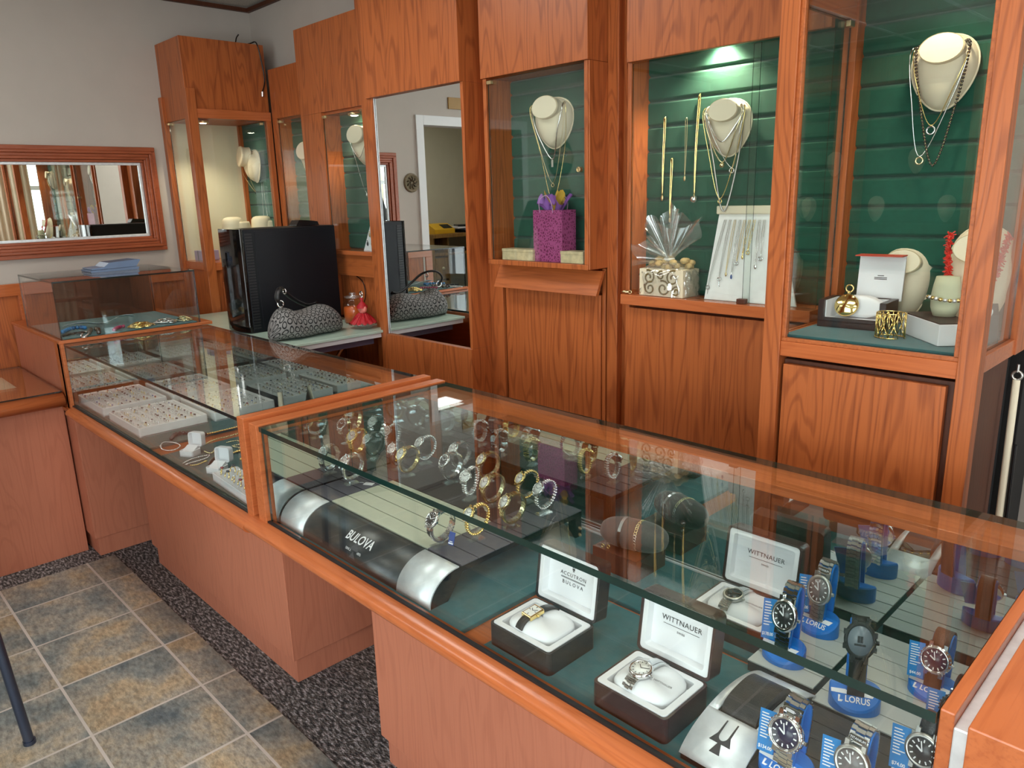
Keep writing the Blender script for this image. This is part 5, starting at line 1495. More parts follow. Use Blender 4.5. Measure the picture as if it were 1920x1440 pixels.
# earring stands at the back of the ring counter
es = thing('earring_bust', 'small cream earring bust at the back of the ring tray counter', 'display bust', (-2.72, 1.345, ZD + 0.0004), math.radians(-15))
obj('body', MB().grid(lambda u, v: (0.030 * (1 - v ** 1.7) * math.cos(2 * PI * u), 0.010 * math.cos(2 * PI * u + PI / 2), 0.105 * v + 0.002), 20, 12, cu=True), 'cream', es, fix=True)
obj('earring', MB().ell((-0.012, -0.012, 0.030), (0.006, 0.004, 0.006), 8, 6), 'gold', es)
wcd = thing('earring_card', 'white folded earring card at the back of the ring tray counter', 'card', (-2.63, 1.33, ZD + 0.0004), math.radians(-24))
obj('panel', MB().prism([(0.0, 0.0), (0.014, 0.052), (0.0155, 0.052), (0.002, 0.0)], 'x', -0.021, 0.021), 'white', wcd)
obj('earring', MB().ell((-0.008, 0.006, 0.036), (0.003, 0.003, 0.003), 8, 6).ell((0.008, 0.006, 0.036), (0.003, 0.003, 0.003), 8, 6), 'gold', wcd)

# ================================================================== glass case contents
GZ0 = 1.0045
def gp(px, py): v = on('z', GZ0, px, py); return (v.x, v.y)
ps = MB().grid(lambda u, v: (-3.86 + 0.045 * math.sin(7 * v) * 0.3 + (u - 0.5) * 0.05, 0.90 + 0.30 * v, 0.016 + 0.012 * math.sin(9 * v) * (0.4 + v) + 0.012 * u), 5, 26)
po = obj('paper_strip', ps, 'white'); po.location = (0, 0, GZ0); so = po.modifiers.new('thick', 'SOLIDIFY'); so.thickness = 0.0006
tag(po, 'crumpled strip of white paper lying in the small glass case', 'paper')
laid('turquoise blue bead bracelet in the left of the small glass case', 'bracelet', 'bracelet', [gp(118, 626), gp(132, 620), gp(150, 617), gp(160, 618)], 0.001, 'black', 11, plain('turquoise_bead', srgb(40, 120, 180), rough=0.25), 0.009, z=GZ0)
laid('black leather cuff bracelets at the front corner of the small glass case', 'bracelet', 'bracelet', [gp(118, 633), gp(135, 629), gp(152, 627)], 0.008, 'leather_black', z=GZ0)
laid('silver charm bracelet near the front of the small glass case', 'bracelet', 'bracelet', [gp(152, 632), gp(160, 624), gp(166, 628), gp(158, 634)], 0.005, 'silver', z=GZ0)
laid('dark bead bracelet with gold spacers in the small glass case', 'bracelet', 'bracelet', [gp(168, 628), gp(172, 622), gp(184, 621), gp(186, 627)], 0.0012, 'gold', 9, 'bead_dark', 0.010, z=GZ0)
laid('magenta bead bracelet in the middle of the small glass case', 'bracelet', 'bracelet', [gp(214, 622), gp(222, 617), gp(232, 615)], 0.001, 'gold', 8, plain('magenta_bead', srgb(170, 30, 90), rough=0.3), 0.008, z=GZ0)
gr = random.Random(5)
def heap(label, cx, cy, rx, ry, mt, n, r):
    t = thing('chain_heap', label, 'chains', (cx, cy, GZ0))
    for k in range(n):
        a0 = gr.uniform(0, 6.28); pts = []
        for q in range(9):
            a = a0 + q * 1.1 + gr.uniform(-0.3, 0.3); rr = gr.uniform(0.3, 1.0)
            pts.append((rx * rr * math.cos(a), ry * rr * math.sin(a), r + (1 - rr) * 0.028 * gr.uniform(0.4, 1.0)))
        obj('chain', MB().tube(curve_pts(pts, 5), r, 5), mt, t)
v = gp(268, 613); heap('heap of tangled gold chains in the small glass case', v[0] - 0.02, v[1], 0.055, 0.06, 'gold', 6, 0.0032)
v = gp(315, 606); heap('heap of tangled silver chains at the right of the small glass case', v[0] - 0.03, v[1], 0.06, 0.055, 'silver', 5, 0.0028)
v = gp(352, 602); heap('heap of pale beaded chains in the right corner of the small glass case', v[0] - 0.03, v[1] - 0.01, 0.05, 0.04, 'two_tone', 4, 0.0030)

cal = thing('desk_terminal', 'blue-grey plastic desk terminal lying on top of the small glass case', 'terminal', (-3.98, 1.165, 1.2485), 0)
M['bluegrey'] = plain('blue_grey_plastic', srgb(112, 130, 160), rough=0.4)
obj('base', MB().prism([(-0.105, 0.0), (0.105, 0.0), (0.112, 0.010), (0.105, 0.014), (-0.105, 0.010)], 'x', -0.075, 0.075), 'bluegrey', cal, bev=0.002).rotation_euler = (0, 0, 0)
up = obj('upper_body', MB().prism([(-0.100, 0.012), (0.100, 0.015), (0.122, 0.046), (0.112, 0.048), (-0.02, 0.040), (-0.045, 0.022), (-0.100, 0.018)], 'x', -0.070, 0.070), 'bluegrey', cal, bev=0.002)
obj('keypad', MB().prism([(-0.018, 0.0405), (0.100, 0.0475), (0.099, 0.0485), (-0.018, 0.0415)], 'x', -0.055, 0.055), plain('dark_keys', srgb(70, 84, 110), rough=0.5), cal)

# ================================================================== desk things
ZK = 0.9655
pc = thing('computer_tower', 'large black computer tower standing on the desk', 'computer', (-3.38, 1.74, ZK))
PX, PY0, PY1, PT = -3.275, 1.490, 1.990, 1.432
obj('case', MB().box(-3.475, PY0 + 0.035, ZK, PX, PY1, PT), 'black_matte', pc, world=True, bev=0.004)
fz = MB(); n = 10
prof = [(-3.50, PY0 + 0.034)] + [(-3.50, PY0 + 0.02)] + [(-3.50 + 0.225 * k / n, PY0 + 0.014 - 0.014 * math.sin(PI * k / n)) for k in range(1, n)] + [(PX + 0.0, PY0 + 0.02), (PX, PY0 + 0.034)]
fz.prism(prof, 'z', ZK + 0.004, PT + 0.002, smooth=False)
obj('front_bezel', fz, 'black_gloss', pc, world=True, bev=0.004, label='glossy black front bezel')
vt = MB()
for k in range(34): vt.box(PX - 0.004, PY0 + 0.040, ZK + 0.018 + k * 0.0128, PX + 0.0022, PY0 + 0.072, ZK + 0.0255 + k * 0.0128)
obj('vents', vt, 'rubber', pc, world=True)
obj('side_panel', MB().box(PX - 0.001, PY0 + 0.085, ZK + 0.006, PX + 0.0018, PY1 - 0.004, PT - 0.012), 'black_matte', pc, world=True, bev=0.001)
gd = thing('card_reader', 'small black wedge gadget lying on top of the black computer tower', 'gadget', (-3.34, 1.865, PT + 0.0025), 0)
obj('body', MB().prism([(-0.060, 0.0), (0.060, 0.0), (0.052, 0.018), (-0.045, 0.026), (-0.060, 0.004)], 'x', -0.035, 0.035), 'black', gd, bev=0.002)
obj('keypad', MB().prism([(-0.036, 0.0258), (0.044, 0.0192), (0.044, 0.0206), (-0.036, 0.0272)], 'x', -0.024, 0.024), 'black_gloss', gd)

def purse_material():
    m, nt, out = new_mat('grey_black_ring_jacquard')
    N, Lk = nt.nodes.new, nt.links.new
    p = N('ShaderNodeBsdfPrincipled'); p.inputs['Roughness'].default_value = 0.8
    tc = N('ShaderNodeTexCoord'); sp = N('ShaderNodeSeparateXYZ'); Lk(tc.outputs['UV'], sp.inputs[0])
    def mt(op, a, b=None):
        n = N('ShaderNodeMath'); n.operation = op
        for i, q in enumerate((a, b)):
            if q is None: continue
            if isinstance(q, (int, float)): n.inputs[i].default_value = q
            else: Lk(q, n.inputs[i])
        return n.outputs[0]
    u, v = mt('MULTIPLY', sp.outputs[0], 15.0), mt('MULTIPLY', sp.outputs[1], 7.0)
    par = mt('MODULO', mt('ADD', mt('FLOOR', u), mt('FLOOR', v)), 2.0)
    cu, cv = mt('SUBTRACT', mt('FRACT', u), 0.5), mt('SUBTRACT', mt('FRACT', v), 0.5)
    def ringd(a, b, ka, kb):
        d = mt('SQRT', mt('ADD', mt('POWER', mt('MULTIPLY', a, ka), 2.0), mt('POWER', mt('MULTIPLY', b, kb), 2.0)))
        return mt('MULTIPLY', mt('GREATER_THAN', d, 0.30), mt('LESS_THAN', d, 0.47))
    r1, r2 = ringd(cu, cv, 0.92, 1.25), ringd(cu, cv, 1.25, 0.92)
    mx = N('ShaderNodeMix'); Lk(par, mx.inputs['Factor']); Lk(r1, mx.inputs['A']); Lk(r2, mx.inputs['B'])
    cm = N('ShaderNodeMix'); cm.data_type = 'RGBA'; cm.inputs['A'].default_value = srgb(128, 126, 124); cm.inputs['B'].default_value = srgb(18, 18, 20)
    Lk(mx.outputs['Result'], cm.inputs['Factor']); Lk(cm.outputs['Result'], p.inputs['Base Color']); Lk(p.outputs[0], out.inputs[0])
    return m
M['purse'] = purse_material()
def purse_fn(u, v):
    # u runs round the girth, v along the length
    a = 2 * PI * u; s = v * 2 - 1
    env = max(0.0, 1 - abs(s) ** 3.2) ** 0.5
    top = 0.118 + 0.034 * math.exp(-((s + 0.66) / 0.24) ** 2) - 0.006 * math.exp(-((s + 0.15) / 0.28) ** 2) + 0.016 * math.exp(-((s - 0.5) / 0.34) ** 2)
    ca, sa = math.cos(a), math.sin(a)
    hw = 0.088 * env * (1.0 + 0.06 * math.sin(9 * v + 2 * a))
    z = (0.5 + 0.5 * math.copysign(abs(sa) ** 0.8, sa)) * top * (0.25 + 0.75 * env)
    wob = 0.006 * math.sin(14 * v + 3 * a) * env
    return (math.copysign(abs(ca) ** 0.75, ca) * hw * (1 - 0.25 * z / 0.15) + wob, s * 0.182, z)
pm = MB(); NU, NV = 40, 36
pm.grid(purse_fn, NU, NV, cu=True)
me = pm.mesh('bag_body', 'purse')
uvl = me.uv_layers.new(name='pattern')
for poly in me.polygons:
    for li in poly.loop_indices:
        vi = me.loops[li].vertex_index; i, j = vi // NV, vi % NV
        uu = i / NU
        if any(me.loops[l2].vertex_index // NV == NU - 1 for l2 in poly.loop_indices) and i == 0: uu = 1.0
        uvl.data[li].uv = (j / (NV - 1), uu * 2.0)
hb = thing('handbag', 'slouchy grey and black patterned fabric handbag on the desk by the computer', 'handbag', (-3.03, 1.655, ZK + 0.0005), math.radians(5))
obj('bag_body', me, None, hb)
hd = [(0.02, -0.128, 0.150), (0.030, -0.150, 0.185), (0.02, -0.135, 0.215), (-0.01, -0.105, 0.222), (-0.045, -0.07, 0.205), (-0.06, -0.02, 0.165), (-0.055, 0.05, 0.125), (-0.05, 0.10, 0.130)]
obj('handle', MB().tube(curve_pts(hd, 6), 0.012, 8, flat=0.45), 'leather_black', hb)
obj('buckle', MB().torus((0.024, -0.132, 0.158), 0.014, 0.003, 'x', 16, 6).torus((-0.01, -0.085, 0.205), 0.011, 0.0025, 'y', 16, 6), 'silver', hb)

cj = thing('candle_jar', 'glass jar candle of orange wax on the desk beside the computer', 'candle', (-3.155, 1.985, ZK + 0.0005))
obj('jar', MB().lathe([(0.0, 0.0), (0.044, 0.0), (0.048, 0.006), (0.048, 0.094), (0.036, 0.108), (0.035, 0.124), (0.038, 0.128)], 28), 'glass', cj)
obj('wax', MB().lathe([(0.0, 0.004), (0.0445, 0.005), (0.0455, 0.078), (0.0, 0.082)], 28), plain('orange_wax', srgb(214, 98, 30), rough=0.45), cj)
obj('lid', MB().lathe([(0.0, 0.148), (0.014, 0.147), (0.018, 0.140), (0.012, 0.134), (0.040, 0.130), (0.041, 0.124), (0.034, 0.120), (0.0, 0.120)], 28), 'acrylic', cj)
dh = thing('potpourri_dish', 'glass dish of potpourri with red net on the desk beside the tall mirror', 'dish', (-2.985, 1.925, ZK + 0.0005))
obj('dish', MB().lathe([(0.0, 0.0), (0.034, 0.0), (0.050, 0.012), (0.068, 0.022), (0.066, 0.024), (0.045, 0.014), (0.0, 0.006)], 28), 'acrylic', dh)
pp = MB(); pr_ = random.Random(4)
for k in range(60):
    a, r = pr_.uniform(0, 6.28), 0.052 * pr_.uniform(0.1, 1) ** 0.6
    pp.ell((r * math.cos(a), r * math.sin(a), 0.014 + 0.014 * (1 - r / 0.06) + pr_.uniform(0, 0.006)), (pr_.uniform(0.005, 0.010), pr_.uniform(0.004, 0.007), pr_.uniform(0.002, 0.004)), 6, 4)
po2 = obj('potpourri', pp, plain('dried_petals', srgb(196, 180, 140), rough=0.9, var=0.35, vscale=90), dh); po2['kind'] = 'stuff'
M['red_net'] = plain('red_net', srgb(176, 22, 34), rough=0.6, var=0.3, vscale=200)
obj('net', MB().grid(lambda u, v: ((0.016 + 0.044 * v ** 0.8 + 0.006 * math.sin(11 * 2 * PI * u) * v) * math.cos(2 * PI * u), (0.016 + 0.044 * v ** 0.8 + 0.006 * math.sin(11 * 2 * PI * u) * v) * math.sin(2 * PI * u), 0.070 - 0.046 * v + 0.004 * math.sin(14 * 2 * PI * u + 5 * v)), 66, 8, cu=True), 'red_net', dh)
rs = thing('sachet', 'pink heart sachet tied in red net standing in the potpourri dish', 'ornament', (-2.985, 1.925, ZK + 0.068))
obj('heart', MB().ell((-0.012, 0, 0.022), (0.018, 0.013, 0.018), 14, 10).ell((0.012, 0, 0.022), (0.018, 0.013, 0.018), 14, 10).ell((0, 0, 0.012), (0.020, 0.013, 0.014), 14, 10), plain('pink_heart', srgb(232, 134, 122), rough=0.5), rs)
obj('net', MB().lathe([(0.026, 0.026), (0.024, 0.036), (0.012, 0.050), (0.004, 0.060), (0.010, 0.070), (0.006, 0.074)], 20), 'red_net', rs)
obj('hook', MB().torus((0, 0, 0.092), 0.010, 0.0035, 'y', 16, 6).torus((0.004, 0, 0.078), 0.006, 0.002, 'y', 12, 6), 'silver', rs)
tag(obj('cable', MB().tube(curve_pts([(-3.26, 2.079, 1.18), (-3.20, 2.079, 1.15), (-3.185, 2.079, 1.09), (-3.21, 2.079, 1.04), (-3.24, 2.07, 0.98)], 8), 0.0022, 6), 'black'), 'thin dark cable hanging on the panel behind the candle jar', 'cable')
tc_ = thing('cable', 'black cable with silver plug dangling over the canopy of the corner tower', 'cable', (-4.15, 2.13, 2.385))
obj('wire', MB().tube(curve_pts([(-4.30, 2.12, 2.40), (-4.20, 2.12, 2.398), (-4.143, 2.125, 2.39), (-4.138, 2.14, 2.30), (-4.140, 2.15, 2.20), (-4.141, 2.13, 2.14)], 8), 0.0035, 6).tube(curve_pts([(-4.24, 2.05, 2.39), (-4.22, 2.05, 2.42), (-4.20, 2.055, 2.435)], 6), 0.0035, 6), 'black', tc_, world=True)
obj('plug', MB().cyl((-4.141, 2.13, 2.14), (-4.141, 2.128, 2.115), 0.009, n=12), 'silver', tc_, world=True)

# ================================================================== jewellery busts
def outline(t, w, h):
    s_ = math.sin(t); f = 0.50 + 0.50 * ((s_ + 1) / 2) ** 0.62
    c_ = math.cos(t)
    return (0.5 * w * math.copysign(abs(c_) ** 0.88, c_) * f, 0.5 * h * s_)
def bust(label, x, y, z, w, h, rz=0.0, tilt=0.0, neck_up=0.27, mt='cream', group=None, stand=False):
    """Leatherette necklace bust: domed egg-shaped chest with a sliced oval neck; origin at its lowest point."""
    t = thing('necklace_bust', label, 'display bust', (x, y, z), 0)
    t.rotation_euler = (tilt, 0, rz)
    d = 0.30 * w
    def chest(u, v):
        o = outline(2 * PI * u, w, h)
        if v < 0.12: q = v / 0.12; return (o[0] * q, 0.018, o[1] * q + h / 2)       # back
        q = (v - 0.12) / 0.88
        r = math.cos(PI / 2 * q) ** 0.55 if q < 1 else 0.0
        return (o[0] * r, 0.018 - (d * 0.62 + 0.018) * math.sin(PI / 2 * q) ** 0.9 * (0.55 + 0.45 * q), o[1] * r + h / 2 + 0.06 * h * (1 - r))
    obj('chest', MB().grid(chest, 36, 20, cu=True), mt, t, fix=True)
    obj('edge_piping', MB().tube([(outline(2 * PI * k / 40, w, h)[0] * 1.005, 0.012, outline(2 * PI * k / 40, w, h)[1] * 1.005 + h / 2) for k in range(40)], 0.014 * w, 6, closed=True), mt, t)
    nb = MB(); n = 28
    ax = Vector((0, -0.992, 0.125)); c0 = Vector((0, -0.09 * w, h * 0.77)); L = 0.17 * w
    ux = Vector((1, 0, 0)); uz = ax.cross(ux).normalized() * -1
    vs = []
    for k in range(6):
        q = k / 5; rx, rz_ = w * (0.285 - 0.020 * math.sin(PI * q)), w * (0.205 - 0.012 * math.sin(PI * q))
        for i in range(n):
            a = 2 * PI * i / n; vs.append(c0 + ax * (L * q) + ux * (rx * math.cos(a)) + uz * (rz_ * math.sin(a)))
    nb.add(vs, [(k * n + i, k * n + (i + 1) % n, (k + 1) * n + (i + 1) % n, (k + 1) * n + i) for k in range(5) for i in range(n)], 0, True)
    obj('neck', nb, mt, t, fix=True)
    cap = MB(); vs = [c0 + ax * (L + 0.012 * w) + ux * (w * 0.27 * math.cos(2 * PI * i / n)) + uz * (w * 0.192 * math.sin(2 * PI * i / n)) for i in range(n)] + [c0 + ax * (L - 0.004) + ux * (w * 0.285 * math.cos(2 * PI * i / n)) + uz * (w * 0.205 * math.sin(2 * PI * i / n)) for i in range(n)]
    cap.add(vs, [tuple(range(n))] + [(i, (i + 1) % n, n + (i + 1) % n, n + i) for i in range(n)])
    obj('neck_face', cap, mt, t, fix=True)
    return t
def fit(y, x0, x1, y0, y1):
    gx = (x1 - x0) * 0.07; x0, x1 = x0 - gx, x1 + gx
    a, b = on('y', y, x0, (y0 + y1) / 2), on('y', y, x1, (y0 + y1) / 2)
    tp, bt = on('y', y, (x0 + x1) / 2, y0), on('y', y, (x0 + x1) / 2, y1)
    return (a.x + b.x) / 2, bt.z, abs(b.x - a.x), tp.z - bt.z
def wire_chain(name, label, cat, pts, r, mt, pend=None, beads=None, group=None):
    """Chain hanging in the room: pts are 3D; pend = (kind, material, size)."""
    line = curve_pts(pts, 8)
    low_ = min(line, key=lambda p: p.z)
    t = thing(name, label, cat, low_, 0, group)
    q = [p - low_ for p in line]
    if beads:
        L = [0.0]
        for i in range(1, len(q)): L.append(L[-1] + (q[i] - q[i - 1]).length)
        mb = MB(); n = int(L[-1] / (beads[0] * 2.1))
        for k in range(n):
            d = L[-1] * k / n; i = max(j for j in range(len(L)) if L[j] <= d); i = min(i, len(q) - 2)
            p = q[i] + (q[i + 1] - q[i]) * ((d - L[i]) / max(L[i + 1] - L[i], 1e-9)); mb.ell(p, (beads[0],) * 3, 8, 6)
        obj('beads', mb, beads[1], t)
    obj('chain', MB().tube(q, r, 5), mt, t)
    if pend:
        kind, pm_, sz = pend
        if kind == 'ball': mb = MB().ell((0, 0, -sz), (sz,) * 3, 12, 8)
        elif kind == 'ring': mb = MB().torus((0, 0, -sz * 1.2), sz, sz * 0.28, 'y', 16, 6)
        elif kind == 'bar': mb = MB().box(-sz * 0.4, -0.0015, -sz * 2.2, sz * 0.4, 0.0015, -0.002)
        elif kind == 'key': mb = MB().torus((0, 0, -sz), sz, sz * 0.3, 'y', 12, 6).cyl((0, 0, -sz * 2), (0, 0, -sz * 6), sz * 0.28, n=8).box(0, -0.001, -sz * 5.8, sz * 0.9, 0.001, -sz * 5.0)
        else: mb = MB().ell((0, 0, -sz * 1.3), (sz * 0.7, sz * 0.4, sz * 1.3), 10, 8)
        obj('pendant', mb, pm_, t)
    return t
def bust_chain(b, w, h, label, wide, drop, r, mt, y_off, skew=0.0, **kw):
    """Necklace hung round a wall bust b placed at its location; drop is measured down from the neck."""
    o = b.location; R = b.matrix_basis
    zt = h * 0.80; zb = zt - drop
    P = []
    for u in (-1.0, -0.86, -0.55, 0.0, 0.55, 0.86, 1.0):
        au = abs(u)
        if au == 1.0:
            P.append(b.matrix_basis @ Vector((0.20 * w * u, 0.004, zt + 0.06 * h))); continue
        z = zb + (zt - zb) * (au / 0.86) ** 1.35
        x = wide * math.copysign((au / 0.86) ** 0.8, u) + skew * (1 - au)
        on_body = max(0.0, min(1.0, z / (0.25 * h)))
        y = -0.215 * w * on_body * (1 - 0.45 * au) - y_off * 0.5 - 0.003
        P.append(b.matrix_basis @ Vector((x, y, z)))
    return wire_chain('necklace', label, 'necklace', P, r, mt, **kw)
def upd(): bpy.context.view_layer.update()

# corner tower and corner showcase
x, z, w, h = fit(2.10, 452, 489, 281, 342)
b1 = bust('cream necklace bust hanging in the tall corner tower', x, 2.118, z, w, h, rz=-0.25); 
upd(); bust_chain(b1, w, h, 'fine gold necklace with dark drops on the corner tower bust', w * 0.36, h * 1.10, 0.0009, 'brass', 0.004, pend=('drop', 'gem_dark', 0.005))
wire_chain('necklace', 'thin silver chain hanging on the green panel of the corner tower', 'necklace', [(-4.27, 2.134, 1.66), (-4.285, 2.134, 1.45), (-4.262, 2.134, 1.42), (-4.24, 2.134, 1.46), (-4.255, 2.134, 1.66)], 0.0010, 'silver', pend=('ring', 'silver', 0.008))
zs = 1.233
for k, (px, py, nm) in enumerate(((441, 432, 'left'), (495, 432, 'right'))):
    v = on('x', -4.22, px, py)
    t = thing('collar_display', f'cream neck collar display standing on the tower shelf, the {nm} one', 'display', (-4.24, v.y, zs))
    obj('neck', MB().lathe([(0.0, 0.238), (0.030, 0.237), (0.048, 0.231), (0.058, 0.217), (0.060, 0.195), (0.066, 0.14), (0.080, 0.05), (0.086, 0.0)], 24, sx=0.8), 'cream', t)
    obj('collar', MB().lathe([(0.060, 0.205), (0.068, 0.21), (0.072, 0.20), (0.094, 0.06), (0.090, 0.05)], 24, sx=0.8), 'cream', t).location = (-0.01, 0.03, 0)
bx_ = thing('gift_box', 'small lilac gift box with ribbon on the tower shelf', 'box', (-4.36, 1.80, zs + 0.0005))
obj('box_body', MB().box(-0.05, -0.05, 0, 0.05, 0.05, 0.055), plain('lilac_card', srgb(176, 166, 200), rough=0.6), bx_, bev=0.001)
obj('ribbon', MB().box(-0.0508, -0.008, 0, 0.0508, 0.008, 0.0558).box(-0.008, -0.0508, 0, 0.008, 0.0508, 0.0556).torus((0.01, 0, 0.066), 0.012, 0.003, 'x', 12, 6), plain('grey_ribbon', srgb(120, 124, 140), rough=0.5), bx_)
x, z, w, h = fit(2.22, 569, 603, 270, 332)
b2 = bust('cream necklace bust in the narrow corner showcase', x, 2.225, z, w * 1.05, h, rz=0.1)
upd(); bust_chain(b2, w, h, 'long gold chain with round charm on the corner showcase bust', w * 0.34, h * 1.75, 0.0010, 'brass', 0.004, pend=('drop', 'brass', 0.008))
x, z, w, h = fit(2.11, 658, 697, 237, 309)
b3 = bust('cream necklace bust in the showcase left of the tall mirror', x, 2.128, z, w * 1.05, h, rz=0.1)
upd(); bust_chain(b3, w, h, 'two-strand silver necklace on the bust left of the tall mirror', w * 0.36, h * 0.62, 0.0012, 'silver', 0.005)
bust_chain(b3, w, h, 'long fine silver chain hanging from the bust left of the tall mirror', w * 0.33, h * 1.55, 0.0008, 'silver', 0.006, pend=('drop', 'silver', 0.008))

# earring wedge in the second showcase
ew = thing('earring_stand', 'white sloping earring board on the wooden ledge left of the tall mirror', 'earring stand', (-3.075, 2.085, 1.3055))
obj('board', MB().add([(-0.085, -0.014, 0), (0.075, -0.014, 0), (0.075, 0.052, 0), (-0.085, 0.052, 0), (-0.024, 0.036, 0.235), (0.05, 0.036, 0.235), (0.05, 0.05, 0.235), (-0.024, 0.05, 0.235)], [(0, 3, 2, 1), (4, 5, 6, 7), (0, 1, 5, 4), (1, 2, 6, 5), (2, 3, 7, 6), (3, 0, 4, 7)]), 'white', ew, bev=0.001)
k = 0
for rz_ in range(5):
    for cx in range(3):
        zz = 0.03 + rz_ * 0.042; xx = -0.052 + cx * 0.036 + rz_ * 0.009
        yy = -0.014 + 0.05 * zz / 0.235 - 0.004
        e = thing('earring', 'small drop earring pinned on the white sloping earring board', 'earring', (-3.075 + xx, 2.085 + yy, 1.3055 + zz), 0, 'earrings on the sloping board')
        obj('drop', MB().ell((0, 0, 0.004), (0.006, 0.003, 0.010), 8, 6).ell((0, 0, 0.018), (0.003, 0.003, 0.003), 6, 5), ('gem_dark', 'silver', 'gem_blue', 'brass')[k % 4], e); k += 1

# gift bag showcase
x, z, w, h = fit(2.05, 998, 1064, 182, 278)
b4 = bust('cream necklace bust above the purple gift bag', x, 2.068, z, w, h, rz=0.12)
upd(); bust_chain(b4, w, h, 'silver link necklace with rectangular tag on the bust above the gift bag', w * 0.33, h * 1.02, 0.0024, 'silver', 0.004, pend=('bar', 'silver', 0.012))
bust_chain(b4, w, h, 'long fine gold necklace reaching down to the purple gift bag', w * 0.40, h * 1.86, 0.0011, 'gold', 0.006, pend=('drop', 'gold', 0.010))
bust_chain(b4, w, h, 'gold station necklace with small rings on the bust above the gift bag', w * 0.37, h * 1.50, 0.0010, 'brass', 0.005, pend=('ring', 'brass', 0.006))
def leopard():
    m, nt, out = new_mat('plum_leopard_paper')
    N, Lk = nt.nodes.new, nt.links.new
    p = N('ShaderNodeBsdfPrincipled'); p.inputs['Roughness'].default_value = 0.4
    tc = N('ShaderNodeTexCoord'); vo = N('ShaderNodeTexVoronoi'); vo.feature = 'DISTANCE_TO_EDGE'; vo.inputs['Scale'].default_value = 95
    Lk(tc.outputs['Object'], vo.inputs['Vector'])
    r = N('ShaderNodeValToRGB'); r.color_ramp.elements[0].position = 0.10; r.color_ramp.elements[0].color = srgb(176, 84, 136); r.color_ramp.elements[1].position = 0.22; r.color_ramp.elements[1].color = srgb(124, 40, 88)
    Lk(vo.outputs['Distance'], r.inputs['Fac']); Lk(r.outputs[0], p.inputs['Base Color']); Lk(p.outputs[0], out.inputs[0])
    return m
M['leopard'] = leopard()
Zf = 1.3145
x, z, w, h = fit(2.0, 1001, 1064, 388, 492)
gb = thing('gift_bag', 'plum leopard-print paper gift bag with tissue in the box showcase', 'gift bag', (x, 2.022, Zf), math.radians(-4))
W2, D2, H2 = w * 0.40, 0.034, h * 0.93
bm_ = MB()
for (xa, ya, xb, yb_) in ((-W2, -D2, W2, -D2), (W2, -D2, W2, D2), (W2, D2, -W2, D2), (-W2, D2, -W2, -D2)):
    bm_.add([(xa, ya, 0), (xb, yb_, 0), (xb, yb_, H2), (xa, ya, H2)], [(0, 1, 2, 3)])
bm_.add([(-W2, -D2, 0.001), (W2, -D2, 0.001), (W2, D2, 0.001), (-W2, D2, 0.001)], [(0, 3, 2, 1)])
o = obj('bag_body', bm_, 'leopard', gb, fix=True); so = o.modifiers.new('thick', 'SOLIDIFY'); so.thickness = 0.0008
M['tissue_p'] = plain('purple_tissue', srgb(160, 104, 190), rough=0.6, var=0.15, vscale=40)
M['tissue_y'] = plain('yellow_tissue', srgb(214, 172, 60), rough=0.6, var=0.15, vscale=40)
def tissue(cx, cz, r, seed, hgt):
    q = random.Random(seed); ph = [q.uniform(0, 6) for _ in range(4)]
    return lambda u, v: (cx + (0.006 + r * v) * math.cos(2 * PI * u) * (1 + 0.25 * math.sin(5 * 2 * PI * u + ph[0])), 0.7 * (0.006 + r * v) * math.sin(2 * PI * u) * (1 + 0.25 * math.sin(4 * 2 * PI * u + ph[1])), cz + hgt * v ** 0.7 * (0.75 + 0.3 * math.sin(3 * 2 * PI * u + ph[2])) + 0.006 * math.sin(9 * 2 * PI * u + ph[3]))
for cx, r, sd, mt_, hg in ((-0.024, 0.036, 1, 'tissue_p', 0.066), (0.028, 0.038, 2, 'tissue_p', 0.064), (0.006, 0.034, 3, 'tissue_y', 0.072)):
    o = obj('tissue_paper', MB().grid(tissue(cx, H2 - 0.012, r, sd, hg), 40, 8, cu=True), mt_, gb, label='yellow tissue paper' if mt_ == 'tissue_y' else 'purple tissue paper')
for ysg in (-1, 1):
    obj('handle', MB().tube(curve_pts([(-W2 * 0.5, ysg * D2, H2 - 0.01), (-W2 * 0.45, ysg * D2 * 1.2, H2 + 0.03), (0, ysg * D2 * 1.2, H2 + 0.05), (W2 * 0.35, ysg * D2 * 1.2, H2 + 0.03), (W2 * 0.4, ysg * D2, H2 - 0.01)], 6), 0.0014, 6), plain('lilac_cord' + str(ysg), srgb(214, 170, 210), rough=0.6), gb)
M['marble'] = plain('cream_marble_paper', srgb(214, 196, 156), rough=0.4, var=0.22, vscale=45)
for px0, px1, nm in ((945, 1002, 'left'), (1054, 1096, 'right')):
    v0, v1 = on('y', 1.99, px0, 485), on('y', 1.99, px1, 487)
    t = thing('marbled_box', f'small cream marbled box to the {nm} of the purple gift bag', 'box', ((v0.x + v1.x) / 2, 2.008, Zf))
    ww = abs(v1.x - v0.x) / 2
    obj('box_body', MB().box(-ww, -0.026, 0, ww, 0.026, 0.030), 'marble', t, bev=0.0008)
    obj('lid', MB().box(-ww - 0.001, -0.027, 0.0302, ww + 0.001, 0.027, 0.041), 'marble', t, bev=0.0008)

